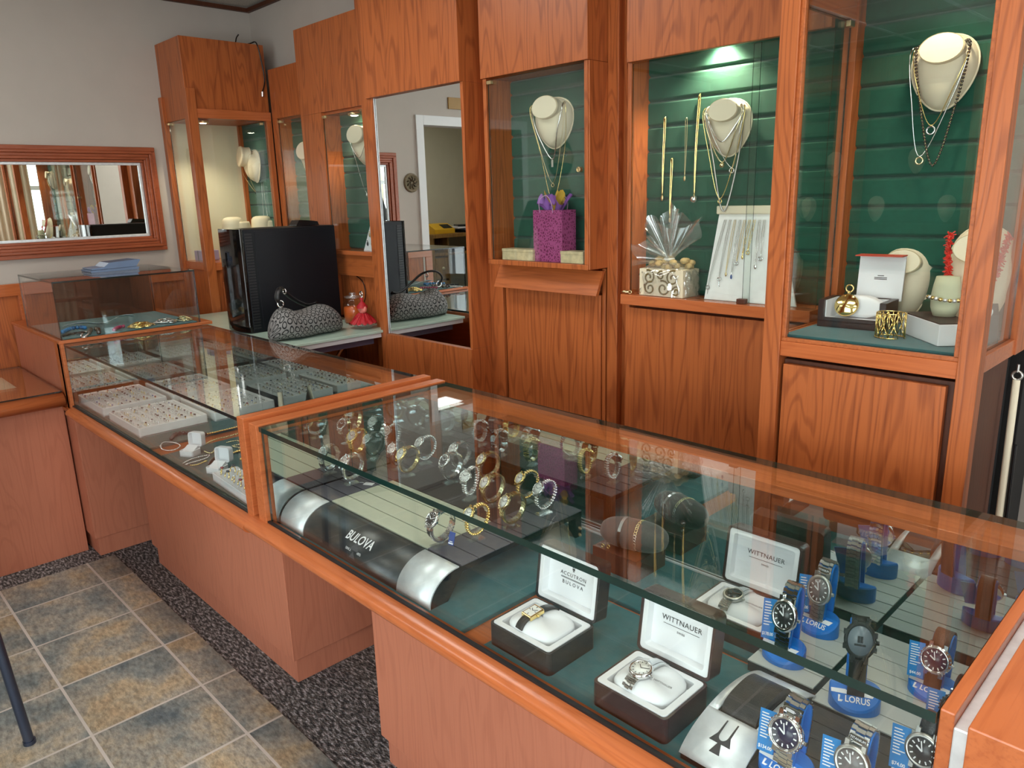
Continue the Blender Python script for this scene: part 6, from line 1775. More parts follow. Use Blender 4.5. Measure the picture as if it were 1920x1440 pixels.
# wide showcase: hanging chains, bust, necklace board, wrapped basket
YW = 2.070
def yw(px, py): return on('y', YW, px, py)
def hang(label, px0, py0, px1, py1, r, mt, pend, gap=4):
    a, b = yw(px0, py0), yw(px1, py1)
    g = 0.0030
    wire_chain('necklace', label, 'necklace', [(a.x - g, YW, a.z - 0.004), (a.x, YW - 0.002, a.z), (a.x + g, YW, a.z - 0.006), (b.x + g * 0.8, YW - 0.002, (a.z + b.z) / 2), (b.x, YW - 0.004, b.z), (b.x - g * 0.8, YW - 0.002, (a.z + b.z) / 2), (a.x - g, YW, a.z - 0.004)], r, mt, pend=pend)
hang('gold chain with small drop at the far left of the green back', 1247, 222, 1243, 366, 0.0022, 'gold', ('drop', 'brass', 0.007))
hang('short gold chain hanging left of the wrapped basket bow', 1260, 298, 1257, 408, 0.0022, 'gold', ('drop', 'brass', 0.006))
hang('thin fine chain with tiny cross between the gold chains', 1287, 222, 1285, 330, 0.0008, 'brass', ('drop', 'brass', 0.006))
hang('longest gold chain left of the bust with a round silver ball', 1312, 180, 1303, 366, 0.0024, 'gold', ('ball', 'silver', 0.012))
x, z, w, h = fit(2.02, 1317, 1397, 184, 293)
b5 = bust('cream necklace bust under the spotlight on the green padded back', x, 2.045, z, w, h, rz=0.12)
upd()
bust_chain(b5, w, h, 'short silver rope necklace on the bust under the spotlight', w * 0.36, h * 0.55, 0.0022, 'silver', 0.004)
bust_chain(b5, w, h, 'two-tone necklace with gold ball on the bust under the spotlight', w * 0.37, h * 0.90, 0.0020, 'two_tone', 0.005, pend=('ball', 'two_tone', 0.008), skew=-0.01)
bust_chain(b5, w, h, 'silver necklace with small ring on the bust under the spotlight', w * 0.35, h * 1.0, 0.0009, 'silver', 0.006, pend=('ring', 'silver', 0.007), skew=0.02)
bust_chain(b5, w, h, 'long dull steel chain hanging lowest from the bust under the spotlight', w * 0.36, h * 1.78, 0.0026, 'steel_dull', 0.006, skew=0.0)
bust_chain(b5, w, h, 'long fine gold chain from the bust under the spotlight', w * 0.40, h * 1.55, 0.0013, 'gold', 0.008, pend=('ring', 'gold', 0.006), skew=-0.012)
Zl = 1.2285
nb_ = thing('necklace_board', 'sloping white necklace board full of fine chains on the ledge', 'necklace board', (-1.16, 2.03, Zl))
bl, br_ = on('y', 2.005, 1321, 556), on('y', 2.005, 1436, 566)
tl, tr = on('y', 2.062, 1349, 400), on('y', 2.062, 1448, 395)
obj('board', MB().add([(bl.x, 2.003, Zl + 0.0005), (br_.x + 0.09, 2.003, Zl + 0.0005), (br_.x + 0.09, 2.009, Zl + 0.0005), (bl.x, 2.009, Zl + 0.0005), (tl.x, 2.062, tl.z), (tr.x + 0.02, 2.062, tl.z), (tr.x + 0.02, 2.068, tl.z), (tl.x, 2.068, tl.z)], [(0, 3, 2, 1), (4, 5, 6, 7), (0, 1, 5, 4), (1, 2, 6, 5), (2, 3, 7, 6), (3, 0, 4, 7)]), 'white_felt', nb_, world=True)
obj('header', MB().box(tl.x - 0.004, 2.050, tl.z - 0.002, tr.x + 0.024, 2.069, tl.z + 0.022), 'cream', nb_, world=True, bev=0.003)
cr_ = random.Random(9)
kinds = [('key', 'steel_dull', 0.0055), ('key', 'silver', 0.005), ('drop', 'brass', 0.005), ('drop', 'gem_blue', 0.005), ('ring', 'silver', 0.005), ('drop', 'gold', 0.005), ('ring', 'gold', 0.005), ('drop', 'silver', 0.006), ('ring', 'silver', 0.006)]
desc = ['key pendant hanging longest at the left edge', 'key pendant second from the left', 'tiny gold drop', 'row of blue-violet stones', 'dark curved bar', 'small gold drop right of the middle', 'gold ring right of the middle', 'silver drop near the sliding glass edge', 'silver loop at the right']
low_px = [(1327, 535), (1348, 520), (1361, 510), (1371, 515), (1381, 490), (1392, 478), (1402, 470), (1416, 495), (1426, 480)]
for k in range(9):
    def bd(px, py):
        f = (556 - py) / (556 - 400); return on('y', 2.000 + 0.057 * max(0, min(1, f)), px, py)
    lo = bd(*low_px[k]); tp = bd(1360 + k * 9.2, 412)
    wire_chain('necklace', f'fine necklace on the white board, {desc[k]}', 'necklace', [tp + Vector((-0.0025, 0, 0)), (lo + tp) / 2 + Vector((-0.003, -0.002, 0)), lo, (lo + tp) / 2 + Vector((0.003, -0.002, 0)), tp + Vector((0.0025, 0, 0))], 0.0010, ('steel_dull', 'steel_dull', 'brass', 'silver', 'brass', 'gold', 'gold', 'silver', 'silver')[k], pend=kinds[k])

# carved box wrapped in cellophane
c0, c1 = on('y', 1.972, 1198, 550), on('y', 1.972, 1279, 553)
bw = abs(c1.x - c0.x) / 2; bcx = (c0.x + c1.x) / 2; bh = on('y', 1.972, 1240, 506).z - Zl
cbx = thing('carved_box', 'cream wooden box with carved scrolls inside the cellophane wrap', 'box', (bcx, 2.018, Zl + 0.0005))
obj('box_body', MB().box(-bw, -0.044, 0, bw, 0.044, bh).box(-bw + 0.004, -0.040, bh, bw - 0.004, 0.040, bh + 0.001), plain('cream_wash_wood', srgb(226, 214, 182), rough=0.7, var=0.06, vscale=60), cbx, bev=0.0015)
scl = MB()
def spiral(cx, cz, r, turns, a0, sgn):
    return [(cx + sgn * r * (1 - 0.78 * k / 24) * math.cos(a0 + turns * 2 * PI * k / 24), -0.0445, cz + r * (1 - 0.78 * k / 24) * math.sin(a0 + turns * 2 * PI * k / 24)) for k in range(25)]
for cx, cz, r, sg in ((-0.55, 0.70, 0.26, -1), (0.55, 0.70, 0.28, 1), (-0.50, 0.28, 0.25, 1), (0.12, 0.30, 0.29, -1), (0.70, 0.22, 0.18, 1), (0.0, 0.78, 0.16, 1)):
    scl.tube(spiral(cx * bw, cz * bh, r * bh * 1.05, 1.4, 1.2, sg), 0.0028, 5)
obj('scrollwork', scl, plain('scroll_brown', srgb(120, 100, 54), rough=0.8), cbx)  # scrolls in a darker brown than the box
fl = MB(); fr_ = random.Random(2)
for k in range(22): fl.ell((fr_.uniform(-bw * 0.8, bw * 0.8), fr_.uniform(-0.03, 0.03), bh + fr_.uniform(0.004, 0.03)), (0.014, 0.012, 0.010), 8, 6)
ob = obj('shred_filling', fl, plain('shredded_paper', srgb(206, 176, 120), rough=0.8, var=0.3, vscale=100), cbx); ob['kind'] = 'stuff'
cel = thing('cellophane_wrap', 'clear crinkled cellophane gathered into a bunch around the carved box', 'wrapping', (bcx, 2.018, Zl + 0.0003))
nk = on('y', 2.0, 1252, 487).z - Zl
def cel_low(u, v):
    a = 2 * PI * u; q = v
    wx, wy = bw * 1.10, 0.050
    sq = lambda t: math.copysign(abs(t) ** 0.55, t)
    k_ = (1 - q) if q > 0.55 else 1.0
    k_ = 1.0 if q < 0.5 else max(0.10, math.cos((q - 0.5) / 0.5 * PI / 2) ** 0.7)
    cr = 1 + 0.05 * math.sin(13 * a + 9 * q) + 0.04 * math.sin(23 * a - 14 * q)
    return (wx * sq(math.cos(a)) * k_ * cr, wy * sq(math.sin(a)) * k_ * cr, nk * (q ** 0.85) + 0.001)
obj('lower_wrap', MB().grid(cel_low, 72, 18, cu=True), 'cellophane', cel)
def flare(ax_, ln, wd, seed):
    q = random.Random(seed); ph = [q.uniform(0, 6) for _ in range(3)]
    ax_ = Vector(ax_).normalized(); s1 = ax_.cross(Vector((0, 1, 0))).normalized(); s2 = Vector((0, 1, 0))
    return lambda u, v: Vector((0, 0, nk)) + ax_ * (ln * v * (0.85 + 0.22 * math.sin(3 * 2 * PI * u + ph[0]))) + s1 * (math.cos(2 * PI * u) * (0.010 + wd * v ** 1.3) * (1 + 0.22 * math.sin(7 * 2 * PI * u + ph[1]))) + s2 * (math.sin(2 * PI * u) * (0.008 + 0.026 * v) * (1 + 0.3 * math.sin(5 * 2 * PI * u + ph[2])))
for ax_, ln, wd, sd in (((0.45, -0.1, 1.0), 0.155, 0.055, 1), ((-0.25, -0.1, 1.0), 0.135, 0.05, 2), ((-1.0, -0.12, 0.18), 0.12, 0.03, 3)):
    obj('flared_end', MB().grid(flare(ax_, ln, wd, sd), 56, 12, cu=True), 'cellophane', cel)
obj('tie', MB().torus((0, 0, nk), 0.014, 0.004, 'z', 18, 8), plain('white_tie', srgb(236, 232, 224), rough=0.4), cel)
v = on('z', Zl, 1186, 548)
tk = thing('trinket', 'tiny dark brass trinket lying at the left end of the ledge', 'trinket', (v.x + 0.004, 1.968, Zl + 0.0003), 0.2)
obj('body', MB().ell((0, 0, 0.006), (0.014, 0.006, 0.006), 12, 8).torus((0.016, 0, 0.006), 0.005, 0.0018, 'y', 12, 6), 'brass', tk)

# projecting showcase at the right
x, z, w, h = fit(2.02, 1700, 1827, 62, 205)
b6 = bust('large cream necklace bust hanging high in the projecting showcase', x, 2.045, z, w, h, rz=0.10)
upd()
bust_chain(b6, w, h, 'gold chain with small ring pendant on the large high bust', w * 0.35, h * 1.00, 0.0011, 'gold', 0.004, pend=('ring', 'silver', 0.009), skew=-0.012)
bust_chain(b6, w, h, 'silver station chain with hexagon charm on the large high bust', w * 0.37, h * 1.42, 0.0013, 'silver', 0.006, pend=('ring', 'two_tone', 0.008), skew=-0.03)
bust_chain(b6, w, h, 'black and gold bead necklace hanging lowest from the large high bust', w * 0.33, h * 1.55, 0.0008, 'gold', 0.007, beads=(0.0036, 'bead_dark'), skew=0.0)
Z6 = 1.2045
def z6(px, py): return on('z', Z6, px, py)
x, z, w, h = fit(1.96, 1615, 1740, 470, 585)
bust('low cream necklace bust behind the open pocket watch box', -0.688, 2.055, Z6, 0.150, 0.195, rz=0.10, tilt=math.radians(-6))
b8 = bust('tall cream necklace bust wearing the red coral necklace', on('y', 1.97, 1828, 520).x, 1.97, Z6 + 0.001, 0.165, 0.250, rz=-0.05, tilt=math.radians(-6))
upd()
cw, ch = 0.165, 0.250
cpts = []
for k in range(61):
    u = -1 + 2 * k / 60; zz = ch * 0.90 - 0.135 * (1 - abs(u) ** 2.2); cpts.append(Vector((0.060 * math.copysign(abs(u) ** 0.55, u), -0.030 - 0.022 * (1 - abs(u) ** 2), zz)))
ct = thing('necklace', 'red branch coral necklace with dark pendant on the tall bust', 'necklace', b8.location, 0); ct.rotation_euler = b8.rotation_euler
cm_ = MB(); q_ = random.Random(3)
for p in cpts:
    for _ in range(9):
        d = Vector((q_.uniform(-1, 1), q_.uniform(-1, 0.2), q_.uniform(-1, 1))).normalized() * q_.uniform(0.008, 0.014)
        cm_.cyl(p - d * 0.3, p + d, 0.0028, 0.0014, n=5)
obj('coral_branches', cm_, 'coral', ct)
obj('pendant', MB().ell((0, -0.064, ch * 0.90 - 0.142), (0.016, 0.007, 0.013), 14, 10), plain('grey_stone', srgb(120, 112, 100), rough=0.3, var=0.3, vscale=150), ct)

# open black box with gold pocket watch
pb = thing('watch_box', 'open black presentation box with red-edged white lid in the projecting showcase', 'watch box', (-0.748, 1.938, Z6 + 0.0003), math.radians(4)); pb.scale = (1.30, 1.0, 1.22)
BW, BD, BH = 0.062, 0.050, 0.056
wl_ = MB().box(-BW, -BD, 0, BW, BD, 0.012).box(-BW, -BD, 0.012, -BW + 0.012, BD, BH).box(BW - 0.012, -BD, 0.012, BW, BD, BH).box(-BW + 0.012, BD - 0.008, 0.012, BW - 0.012, BD, BH).box(-BW + 0.012, -BD, 0.012, BW - 0.012, -BD + 0.006, 0.020)
obj('base', wl_, 'box_black', pb, bev=0.001)
obj('lining', MB().box(-BW + 0.012, -BD + 0.006, 0.012, BW - 0.012, BD - 0.008, 0.016).box(-BW + 0.012, -BD + 0.008, 0.016, -BW + 0.014, BD - 0.008, BH - 0.002).box(BW - 0.014, -BD + 0.008, 0.016, BW - 0.012, BD - 0.008, BH - 0.002).box(-BW + 0.014, BD - 0.010, 0.016, BW - 0.014, BD - 0.008, BH - 0.002), 'white', pb)
ldp = obj('lid', MB().box(-BW + 0.004, 0, 0, BW - 0.004, 0.006, 0.092), 'white', pb, bev=0.001, label='white lid board')
ldp.location = (0.024, BD + 0.002, 0.050); ldp.scale = (0.72, 1, 1); ldp.rotation_euler = (math.radians(-6), 0, 0)
obj('lid_flap', MB().prism([(-0.038, 0.088), (0.006, 0.093), (0.006, 0.095), (-0.038, 0.090)], 'x', -BW + 0.003, BW - 0.003), plain('brick_red_card', srgb(196, 70, 50), rough=0.5), ldp, label='red flap')
obj('small_print', MB().box(-0.008, -0.0004, 0.050, 0.008, 0, 0.0515).box(-0.016, -0.0004, 0.046, 0.016, 0, 0.0475).box(-0.016, -0.0004, 0.043, 0.016, 0, 0.0445), 'ink', ldp)
pc2 = thing('watch_cushion', 'white cushion in the open black presentation box', 'cushion', (-0.745, 1.938, Z6 + 0.0200), math.radians(4)); pc2.scale = (1.3, 1.0, 1.2)
obj('pillow', pillow(MB(), 0.090, 0.036, 0.048, (0, 0.012, 0.024)), 'white', pc2)
pw_ = thing('pocket_watch', 'gold pocket watch leaning on the white cushion in the black presentation box', 'pocket watch', (-0.768, 1.918, Z6 + 0.0235), math.radians(8)); pw_.scale = (1.36, 1.36, 1.36)
pcase = MB(); pcase.T = Matrix.Translation((0, 0, 0.022)) @ Matrix.Rotation(math.radians(68), 4, 'X')
pcase.lathe([(0.0001, -0.005), (0.014, -0.0045), (0.0205, -0.001), (0.0215, 0.001), (0.019, 0.004), (0.0001, 0.0058)], 30); pcase.T = None
obj('case', pcase, 'gold', pw_)
obj('bow', MB().torus((0, 0.012, 0.052), 0.0065, 0.0013, 'y', 16, 6).cyl((0, 0.009, 0.043), (0, 0.010, 0.047), 0.003, n=10), 'gold', pw_)

v = z6(1666, 636)
cf = thing('cuff_bracelet', 'wide gold openwork cuff bracelet standing on the teal cloth', 'bracelet', (-0.628, 1.828, Z6 + 0.0005)); cf.scale = (1.2, 1.2, 1.35)
cm2 = MB(); R = 0.0265; Hc = 0.044
for zz in (0.0012, Hc - 0.0012): cm2.tube([(R * math.cos(2 * PI * k / 32), R * 0.85 * math.sin(2 * PI * k / 32), zz) for k in range(29)], 0.0012, 5)
for k in range(8):
    a, b = 2 * PI * k / 9, 2 * PI * (k + 1) / 9
    P_ = lambda t, zz: (R * math.cos(t), R * 0.85 * math.sin(t), zz)
    m_ = (a + b) / 2
    for (p, q) in ((P_(a, 0.001), P_(m_, Hc / 2)), (P_(m_, Hc / 2), P_(b, 0.001)), (P_(a, Hc - 0.001), P_(m_, Hc / 2)), (P_(m_, Hc / 2), P_(b, Hc - 0.001)), (P_(a, 0.001), P_(a, Hc - 0.001)), (P_(m_, 0.001), P_(m_, Hc - 0.001))):
        cm2.tube([p, q], 0.0009, 4)
obj('lattice', cm2, 'gold', cf)
v = z6(1752, 648)
wb = thing('display_block', 'white display block with dark top near the glass front corner', 'block', (-0.542, 1.878, Z6 + 0.0005), math.radians(43)); wb.scale = (0.92, 2.20, 1.18)
obj('block_body', MB().box(-0.046, -0.040, 0, 0.046, 0.040, 0.040), 'white_gloss', wb, bev=0.001)
obj('top_pad', MB().box(-0.0445, -0.0385, 0.040, 0.0445, 0.0385, 0.042), 'slat_black', wb)
_q = on('z', Z6 + 0.05, 1764, 594); BSX, BSY = _q.x, _q.y + 0.02
bt = thing('bracelet_stand', 'pale barrel-shaped bracelet stand on the white block', 'bracelet stand', (BSX, BSY, Z6 + 0.0505)); bt.scale = (1.3, 1.3, 1.35)
obj('barrel', MB().lathe([(0.0, 0.0), (0.018, 0.0), (0.0225, 0.014), (0.0235, 0.032), (0.021, 0.052), (0.018, 0.066), (0.0, 0.0665)], 26), plain('pale_sage_suede', srgb(206, 208, 176), rough=0.8), bt)
bb_ = thing('bracelet', 'gold and diamond bracelet round the pale barrel stand', 'bracelet', (BSX, BSY, Z6 + 0.0505)); bb_.scale = (1.3, 1.3, 1.2)
mb = MB(); mg = MB()
for k in range(24):
    a = 2 * PI * k / 24; (mg if k % 2 else mb).ell((0.0275 * math.cos(a), 0.0275 * math.sin(a), 0.034 + 0.002 * math.sin(2 * a)), (0.0042, 0.0042, 0.0038), 8, 6)
obj('links', mb, 'gold', bb_); obj('stones', mg, 'gem_clear', bb_)
db_ = thing('ring_stand', 'dark ring display behind the pale barrel stand', 'ring stand', (-0.462, 1.905, Z6 + 0.0005), math.radians(30))
obj('block_body', MB().prism([(-0.030, 0.0), (0.030, 0.0), (0.022, 0.062), (0.0, 0.085), (-0.016, 0.060)], 'x', -0.026, 0.026), 'slat_black', db_, bev=0.002)
obj('ring', MB().torus((0.0, -0.022, 0.068), 0.010, 0.0022, 'y', 18, 6).ell((-0.006, -0.025, 0.079), (0.007, 0.005, 0.006), 10, 8), 'gem_clear', db_)
ec = thing('earring_card', 'small white earring card standing at the right side glass', 'card', (-0.440, 1.745, Z6 + 0.0005), math.radians(60))
obj('panel', MB().prism([(0, 0), (0.010, 0.048), (0.0115, 0.048), (0.002, 0)], 'x', -0.020, 0.020), 'white', ec)
# ================================================================== left wall: framed mirror, medallion, doorway and the room behind it
fm = thing('wall_mirror', 'wide mirror in a stepped cherry wood frame on the left wall', 'mirror', (XW, 1.15, 1.30))
fy0, fy1, fz0, fz1 = 0.68, 1.62, 1.302, 1.853
def frame_ring(inset0, inset1, x1):
    mb = MB()
    a, b = inset0, inset1
    mb.box(XW + 0.001, fy0 + a, fz0 + a, x1, fy1 - a, fz0 + b).box(XW + 0.001, fy0 + a, fz1 - b, x1, fy1 - a, fz1 - a)
    mb.box(XW + 0.001, fy0 + a, fz0 + b, x1, fy0 + b, fz1 - b).box(XW + 0.001, fy1 - b, fz0 + b, x1, fy1 - a, fz1 - b)
    return mb
fr = MB()
for a, b, x1 in ((0.0, 0.022, XW + 0.030), (0.022, 0.036, XW + 0.040), (0.036, 0.052, XW + 0.032), (0.052, 0.066, XW + 0.036), (0.066, 0.080, XW + 0.026)):
    q = frame_ring(a, b, x1); fr.add(q.v, q.f)
obj('frame', fr, 'wood_red', fm, world=True, bev=0.003)
bz = frame_ring(0.080, 0.094, XW + 0.016)
obj('bevel_strip', bz, 'alu', fm, world=True, bev=0.002)
obj('mirror_glass', MB().box(XW + 0.002, fy0 + 0.092, fz0 + 0.092, XW + 0.009, fy1 - 0.092, fz1 - 0.092), 'mirror', fm, world=True)

md = thing('wall_medallion', 'round carved bronze medallion on the left wall beside the doorway', 'wall ornament', (XW + 0.001, 0.545, 1.652))
mb = MB(); mb.T = Matrix.Rotation(PI / 2, 4, 'Y')
mb.lathe([(0.0001, 0.010), (0.050, 0.010), (0.054, 0.016), (0.062, 0.016), (0.066, 0.008), (0.066, 0.0)], 32); mb.T = None
obj('disc', mb, plain('aged_bronze', srgb(128, 114, 88), rough=0.5, var=0.25, vscale=80), md)
mb = MB(); q_ = random.Random(8)
for k in range(9):
    a = 2 * PI * k / 9; mb.tube([(0.011, 0.012 * math.cos(a), 0.012 * math.sin(a)), (0.016, 0.03 * math.cos(a + 0.5), 0.03 * math.sin(a + 0.5)), (0.011, 0.044 * math.cos(a + 0.2), 0.044 * math.sin(a + 0.2))], 0.005, 6)
obj('relief', mb, plain('dark_bronze', srgb(92, 80, 60), rough=0.5), md)

dt = thing('trim_3', 'x', 'x', (XW, DY1, 0)); del dt['label']; del dt['category']; dt['kind'] = 'structure'
obj('door_casing', MB().box(XW - 0.10, DY1 - 0.012, 0, XW + 0.018, DY1 + 0.055, DZ + 0.055).box(XW - 0.10, DY0 - 0.055, 0, XW + 0.018, DY0 + 0.012, DZ + 0.055).box(XW - 0.10, DY0 + 0.012, DZ - 0.012, XW + 0.018, DY1 - 0.012, DZ + 0.055), 'white_trim', dt, world=True, bev=0.003)
sg = thing('door_sign', 'small gold sign board on the wall above the doorway', 'sign', (XW + 0.001, 0.085, 2.21))
obj('board', MB().box(0, -0.09, -0.04, 0.012, 0.09, 0.04), plain('gold_board', srgb(170, 132, 70), rough=0.4), sg, bev=0.002)

bk = MB().box(-7.4, YF, 0, -7.3, 1.3, ZC).box(-7.3, 1.2, 0, XW - 0.1, 1.3, ZC).box(-7.3, YF - 0.1, 0, XW - 0.1, YF, ZC)
struct('wall_office', bk, 'wall_cream')
struct('ceiling_office', MB().box(-7.4, YF - 0.1, ZC, XW - 0.1, 1.3, ZC + 0.08), 'ceil')
ol = thing('ceiling_light', 'fluorescent ceiling panel in the room behind the doorway', 'ceiling light', (-5.9, -1.0, ZC - 0.03))
obj('frame', MB().box(-0.60, -0.30, 0, 0.60, -0.275, 0.024).box(-0.60, 0.275, 0, 0.60, 0.30, 0.024).box(-0.60, -0.275, 0, -0.575, 0.275, 0.024).box(0.575, -0.275, 0, 0.60, 0.275, 0.024), 'white_trim', ol)
obj('diffuser', MB().box(-0.575, -0.275, 0.008, 0.575, 0.275, 0.02), 'tube', ol)
# workbench seen in the tall mirror
wbn = thing('workbench', 'rough oak jeweller workbench with drawers in the room behind the doorway', 'workbench', (-6.95, -2.0, 0))
obj('top', MB().box(-7.28, -3.0, 1.10, -6.72, -1.42, 1.14), 'oak', wbn, world=True, bev=0.003)
obj('shelf', MB().box(-7.25, -3.0, 0.90, -6.76, -1.44, 0.93), 'oak', wbn, world=True, bev=0.002)
obj('side_panel', MB().box(-7.25, -1.66, 0, -6.76, -1.64, 1.10).box(-7.25, -1.45, 0, -6.76, -1.43, 1.10).box(-7.25, -3.0, 0, -6.76, -2.98, 1.10), 'oak', wbn, world=True)
for k in range(3):
    z0 = 0.12 + k * 0.26
    d = obj('drawer', MB().box(-7.1, -1.636, z0, -6.748, -1.454, z0 + 0.235), 'oak', wbn, world=True, bev=0.004)
    kn = obj('knob', MB().ell((0, 0, 0), (0.018, 0.018, 0.018), 12, 8), plain('pale_knob' + str(k), srgb(214, 200, 160), rough=0.4), d)
    kn.location = (-6.735, -1.545, z0 + 0.12)
ym_ = thing('scale_machine', 'yellow bench machine with black window on the workbench', 'machine', (-6.95, -1.62, 1.141))
obj('body', MB().prism([(-0.15, 0), (0.15, 0), (0.15, 0.05), (0.02, 0.11), (-0.15, 0.11)], 'y', -0.17, 0.12), plain('yellow_enamel', srgb(224, 174, 40), rough=0.4), ym_, bev=0.004)
obj('window', MB().prism([(0.045, 0.1000), (0.135, 0.0590), (0.136, 0.0605), (0.046, 0.1015)], 'y', -0.15, -0.02), 'black', ym_)
for k in range(4):
    pk = obj('paper_packet', MB().box(-0.13, -0.10, 0, 0.13, 0.10, 0.02), ('black', 'bluegrey', 'white', 'black')[k], bev=0.004)
    pk.location = (-6.95, -2.0 - 0.06 * (k % 2), 1.142 + 0.0215 * k); pk.rotation_euler = (0, 0, 0.3 * k - 0.4)
    tag(pk, ('black packet at the bottom of the pile on the workbench', 'blue-grey packet second in the pile on the workbench', 'white packet third in the pile on the workbench', 'black packet on top of the pile on the workbench')[k], 'packet', 'packets on the workbench')
ap_ = thing('wall_picture', 'small gold framed picture on the wall above the workbench', 'picture', (-7.298, -1.63, 1.73))
obj('frame', MB().box(0, -0.09, -0.12, 0.012, 0.09, 0.12), plain('gilt_frame', srgb(178, 140, 70), rough=0.4), ap_, bev=0.003)
obj('print', MB().box(0.0121, -0.07, -0.10, 0.0135, 0.07, 0.10).box(0.0136, -0.03, -0.06, 0.015, 0.03, 0.07), 'cream', ap_)

# ================================================================== right-hand corner and things at the picture edge
pt0, pb0 = on('y', 2.0, 1906, 712), on('y', 2.0, 1871, 985)
dp = (pt0 - pb0) / (pt0.z - pb0.z)
bx0 = pb0 - dp * pb0.z
pl_ = thing('leaning_pole', 'pale pole with metal clip leaning beside the right-hand showcase', 'pole', (bx0.x, 2.0, 0.0))
tp0 = pt0 - bx0
obj('pole', MB().cyl((0.0, 0.0, 0.0), tp0, 0.008, n=14), 'cream', pl_)
obj('dark_edge', MB().cyl(Vector((0.016, 0.002, 0.0)), Vector((0.013, 0.002, 0.0)) + tp0 * 0.86, 0.005, n=10), 'black', pl_)
obj('clip', MB().torus(tp0 + Vector((0, 0, 0.010)), 0.010, 0.003, 'y', 14, 6).cyl(tp0 + Vector((0, 0, 0.018)), tp0 + Vector((0, 0, 0.036)), 0.003, n=8), 'steel_dull', pl_)

ch = thing('chair', 'metal-legged chair standing on the tiles at the left picture edge', 'chair', (-2.52, 0.02, 0.004), math.radians(20))
M['gunmetal'] = plain('gunmetal_tube', srgb(84, 92, 112), rough=0.3, metal=0.8)
for lx, ly in ((0.19, 0.20), (0.19, -0.20), (-0.19, -0.20), (-0.19, 0.20)):
    obj('leg', MB().cyl((lx * 1.04, ly * 1.04, 0.0), (lx * 0.92, ly * 0.92, 0.44), 0.014, n=16).cyl((lx * 1.04, ly * 1.04, 0.0), (lx * 1.04, ly * 1.04, 0.012), 0.017, n=16), 'gunmetal', ch)
obj('seat', MB().prism(rrect(0.42, 0.42, 0.06), 'z', 0.44, 0.49), 'leather_black', ch, bev=0.012)
obj('backrest', MB().prism(rrect(0.40, 0.03, 0.012), 'z', 0.66, 0.92), 'leather_black', ch, bev=0.008).location = (0, -0.225, 0)
for lx in (-0.17, 0.17):
    obj('back_post', MB().cyl((lx, -0.21, 0.46), (lx, -0.24, 0.90), 0.012, n=12), 'gunmetal', ch)

# display cabinet on the wall behind the viewer (seen only in the glass)
dc = thing('display_cabinet', 'wooden wall display cabinet with dark green back opposite the counters', 'cabinet', (-2.6, YF + 0.2, 0))
part('frame', [(-3.6, YF + 0.005, 0.0, -3.54, YF + 0.30, 2.3), (-1.80, YF + 0.005, 0.0, -1.74, YF + 0.30, 2.3), (-2.70, YF + 0.005, 0.0, -2.64, YF + 0.30, 2.3), (-3.6, YF + 0.005, 2.3, -1.74, YF + 0.32, 2.5), (-3.54, YF + 0.005, 0.0, -1.80, YF + 0.30, 0.85)], 'wood_z', dc)
part('back_panel', [(-3.54, YF + 0.005, 0.85, -1.80, YF + 0.02, 2.3)], 'pad_green', dc)
for zz in (1.25, 1.62, 1.98):
    part('shelf', [(-3.54, YF + 0.02, zz, -2.70, YF + 0.26, zz + 0.008), (-2.64, YF + 0.02, zz, -1.80, YF + 0.26, zz + 0.008)], 'glass_edge', dc, bev=0)
for k, (bx0, bz0) in enumerate(((-3.35, 1.259), (-3.05, 1.259), (-2.85, 1.629), (-2.48, 1.259), (-2.2, 1.629), (-1.95, 1.259))):
    bust(('cream bust on the lowest shelf at the far left of the wall cabinet', 'cream bust second on the lowest shelf of the wall cabinet', 'cream bust on the middle shelf left of the cabinet divider', 'cream bust on the lowest shelf right of the cabinet divider', 'cream bust on the middle shelf right of the cabinet divider', 'cream bust on the lowest shelf at the far right of the wall cabinet')[k], bx0, YF + 0.13, bz0, 0.15, 0.20, rz=PI)

cu_ = thing('curtain', 'pleated cream curtain hanging at the right of the projecting showcase', 'curtain', (0.17, 1.9, 0.75))
obj('cloth', MB().grid(lambda u, v: (0.17 + 0.014 * math.sin(u * 60) + 0.004 * math.sin(u * 23), 1.52 + 0.52 * u, 0.30 + 2.15 * v), 160, 3), 'cream', cu_, world=True).modifiers.new('thick', 'SOLIDIFY').thickness = 0.002
obj('rod', MB().cyl((0.17, 1.50, 2.465), (0.17, 2.08, 2.465), 0.012, n=12), 'brass', cu_, world=True)
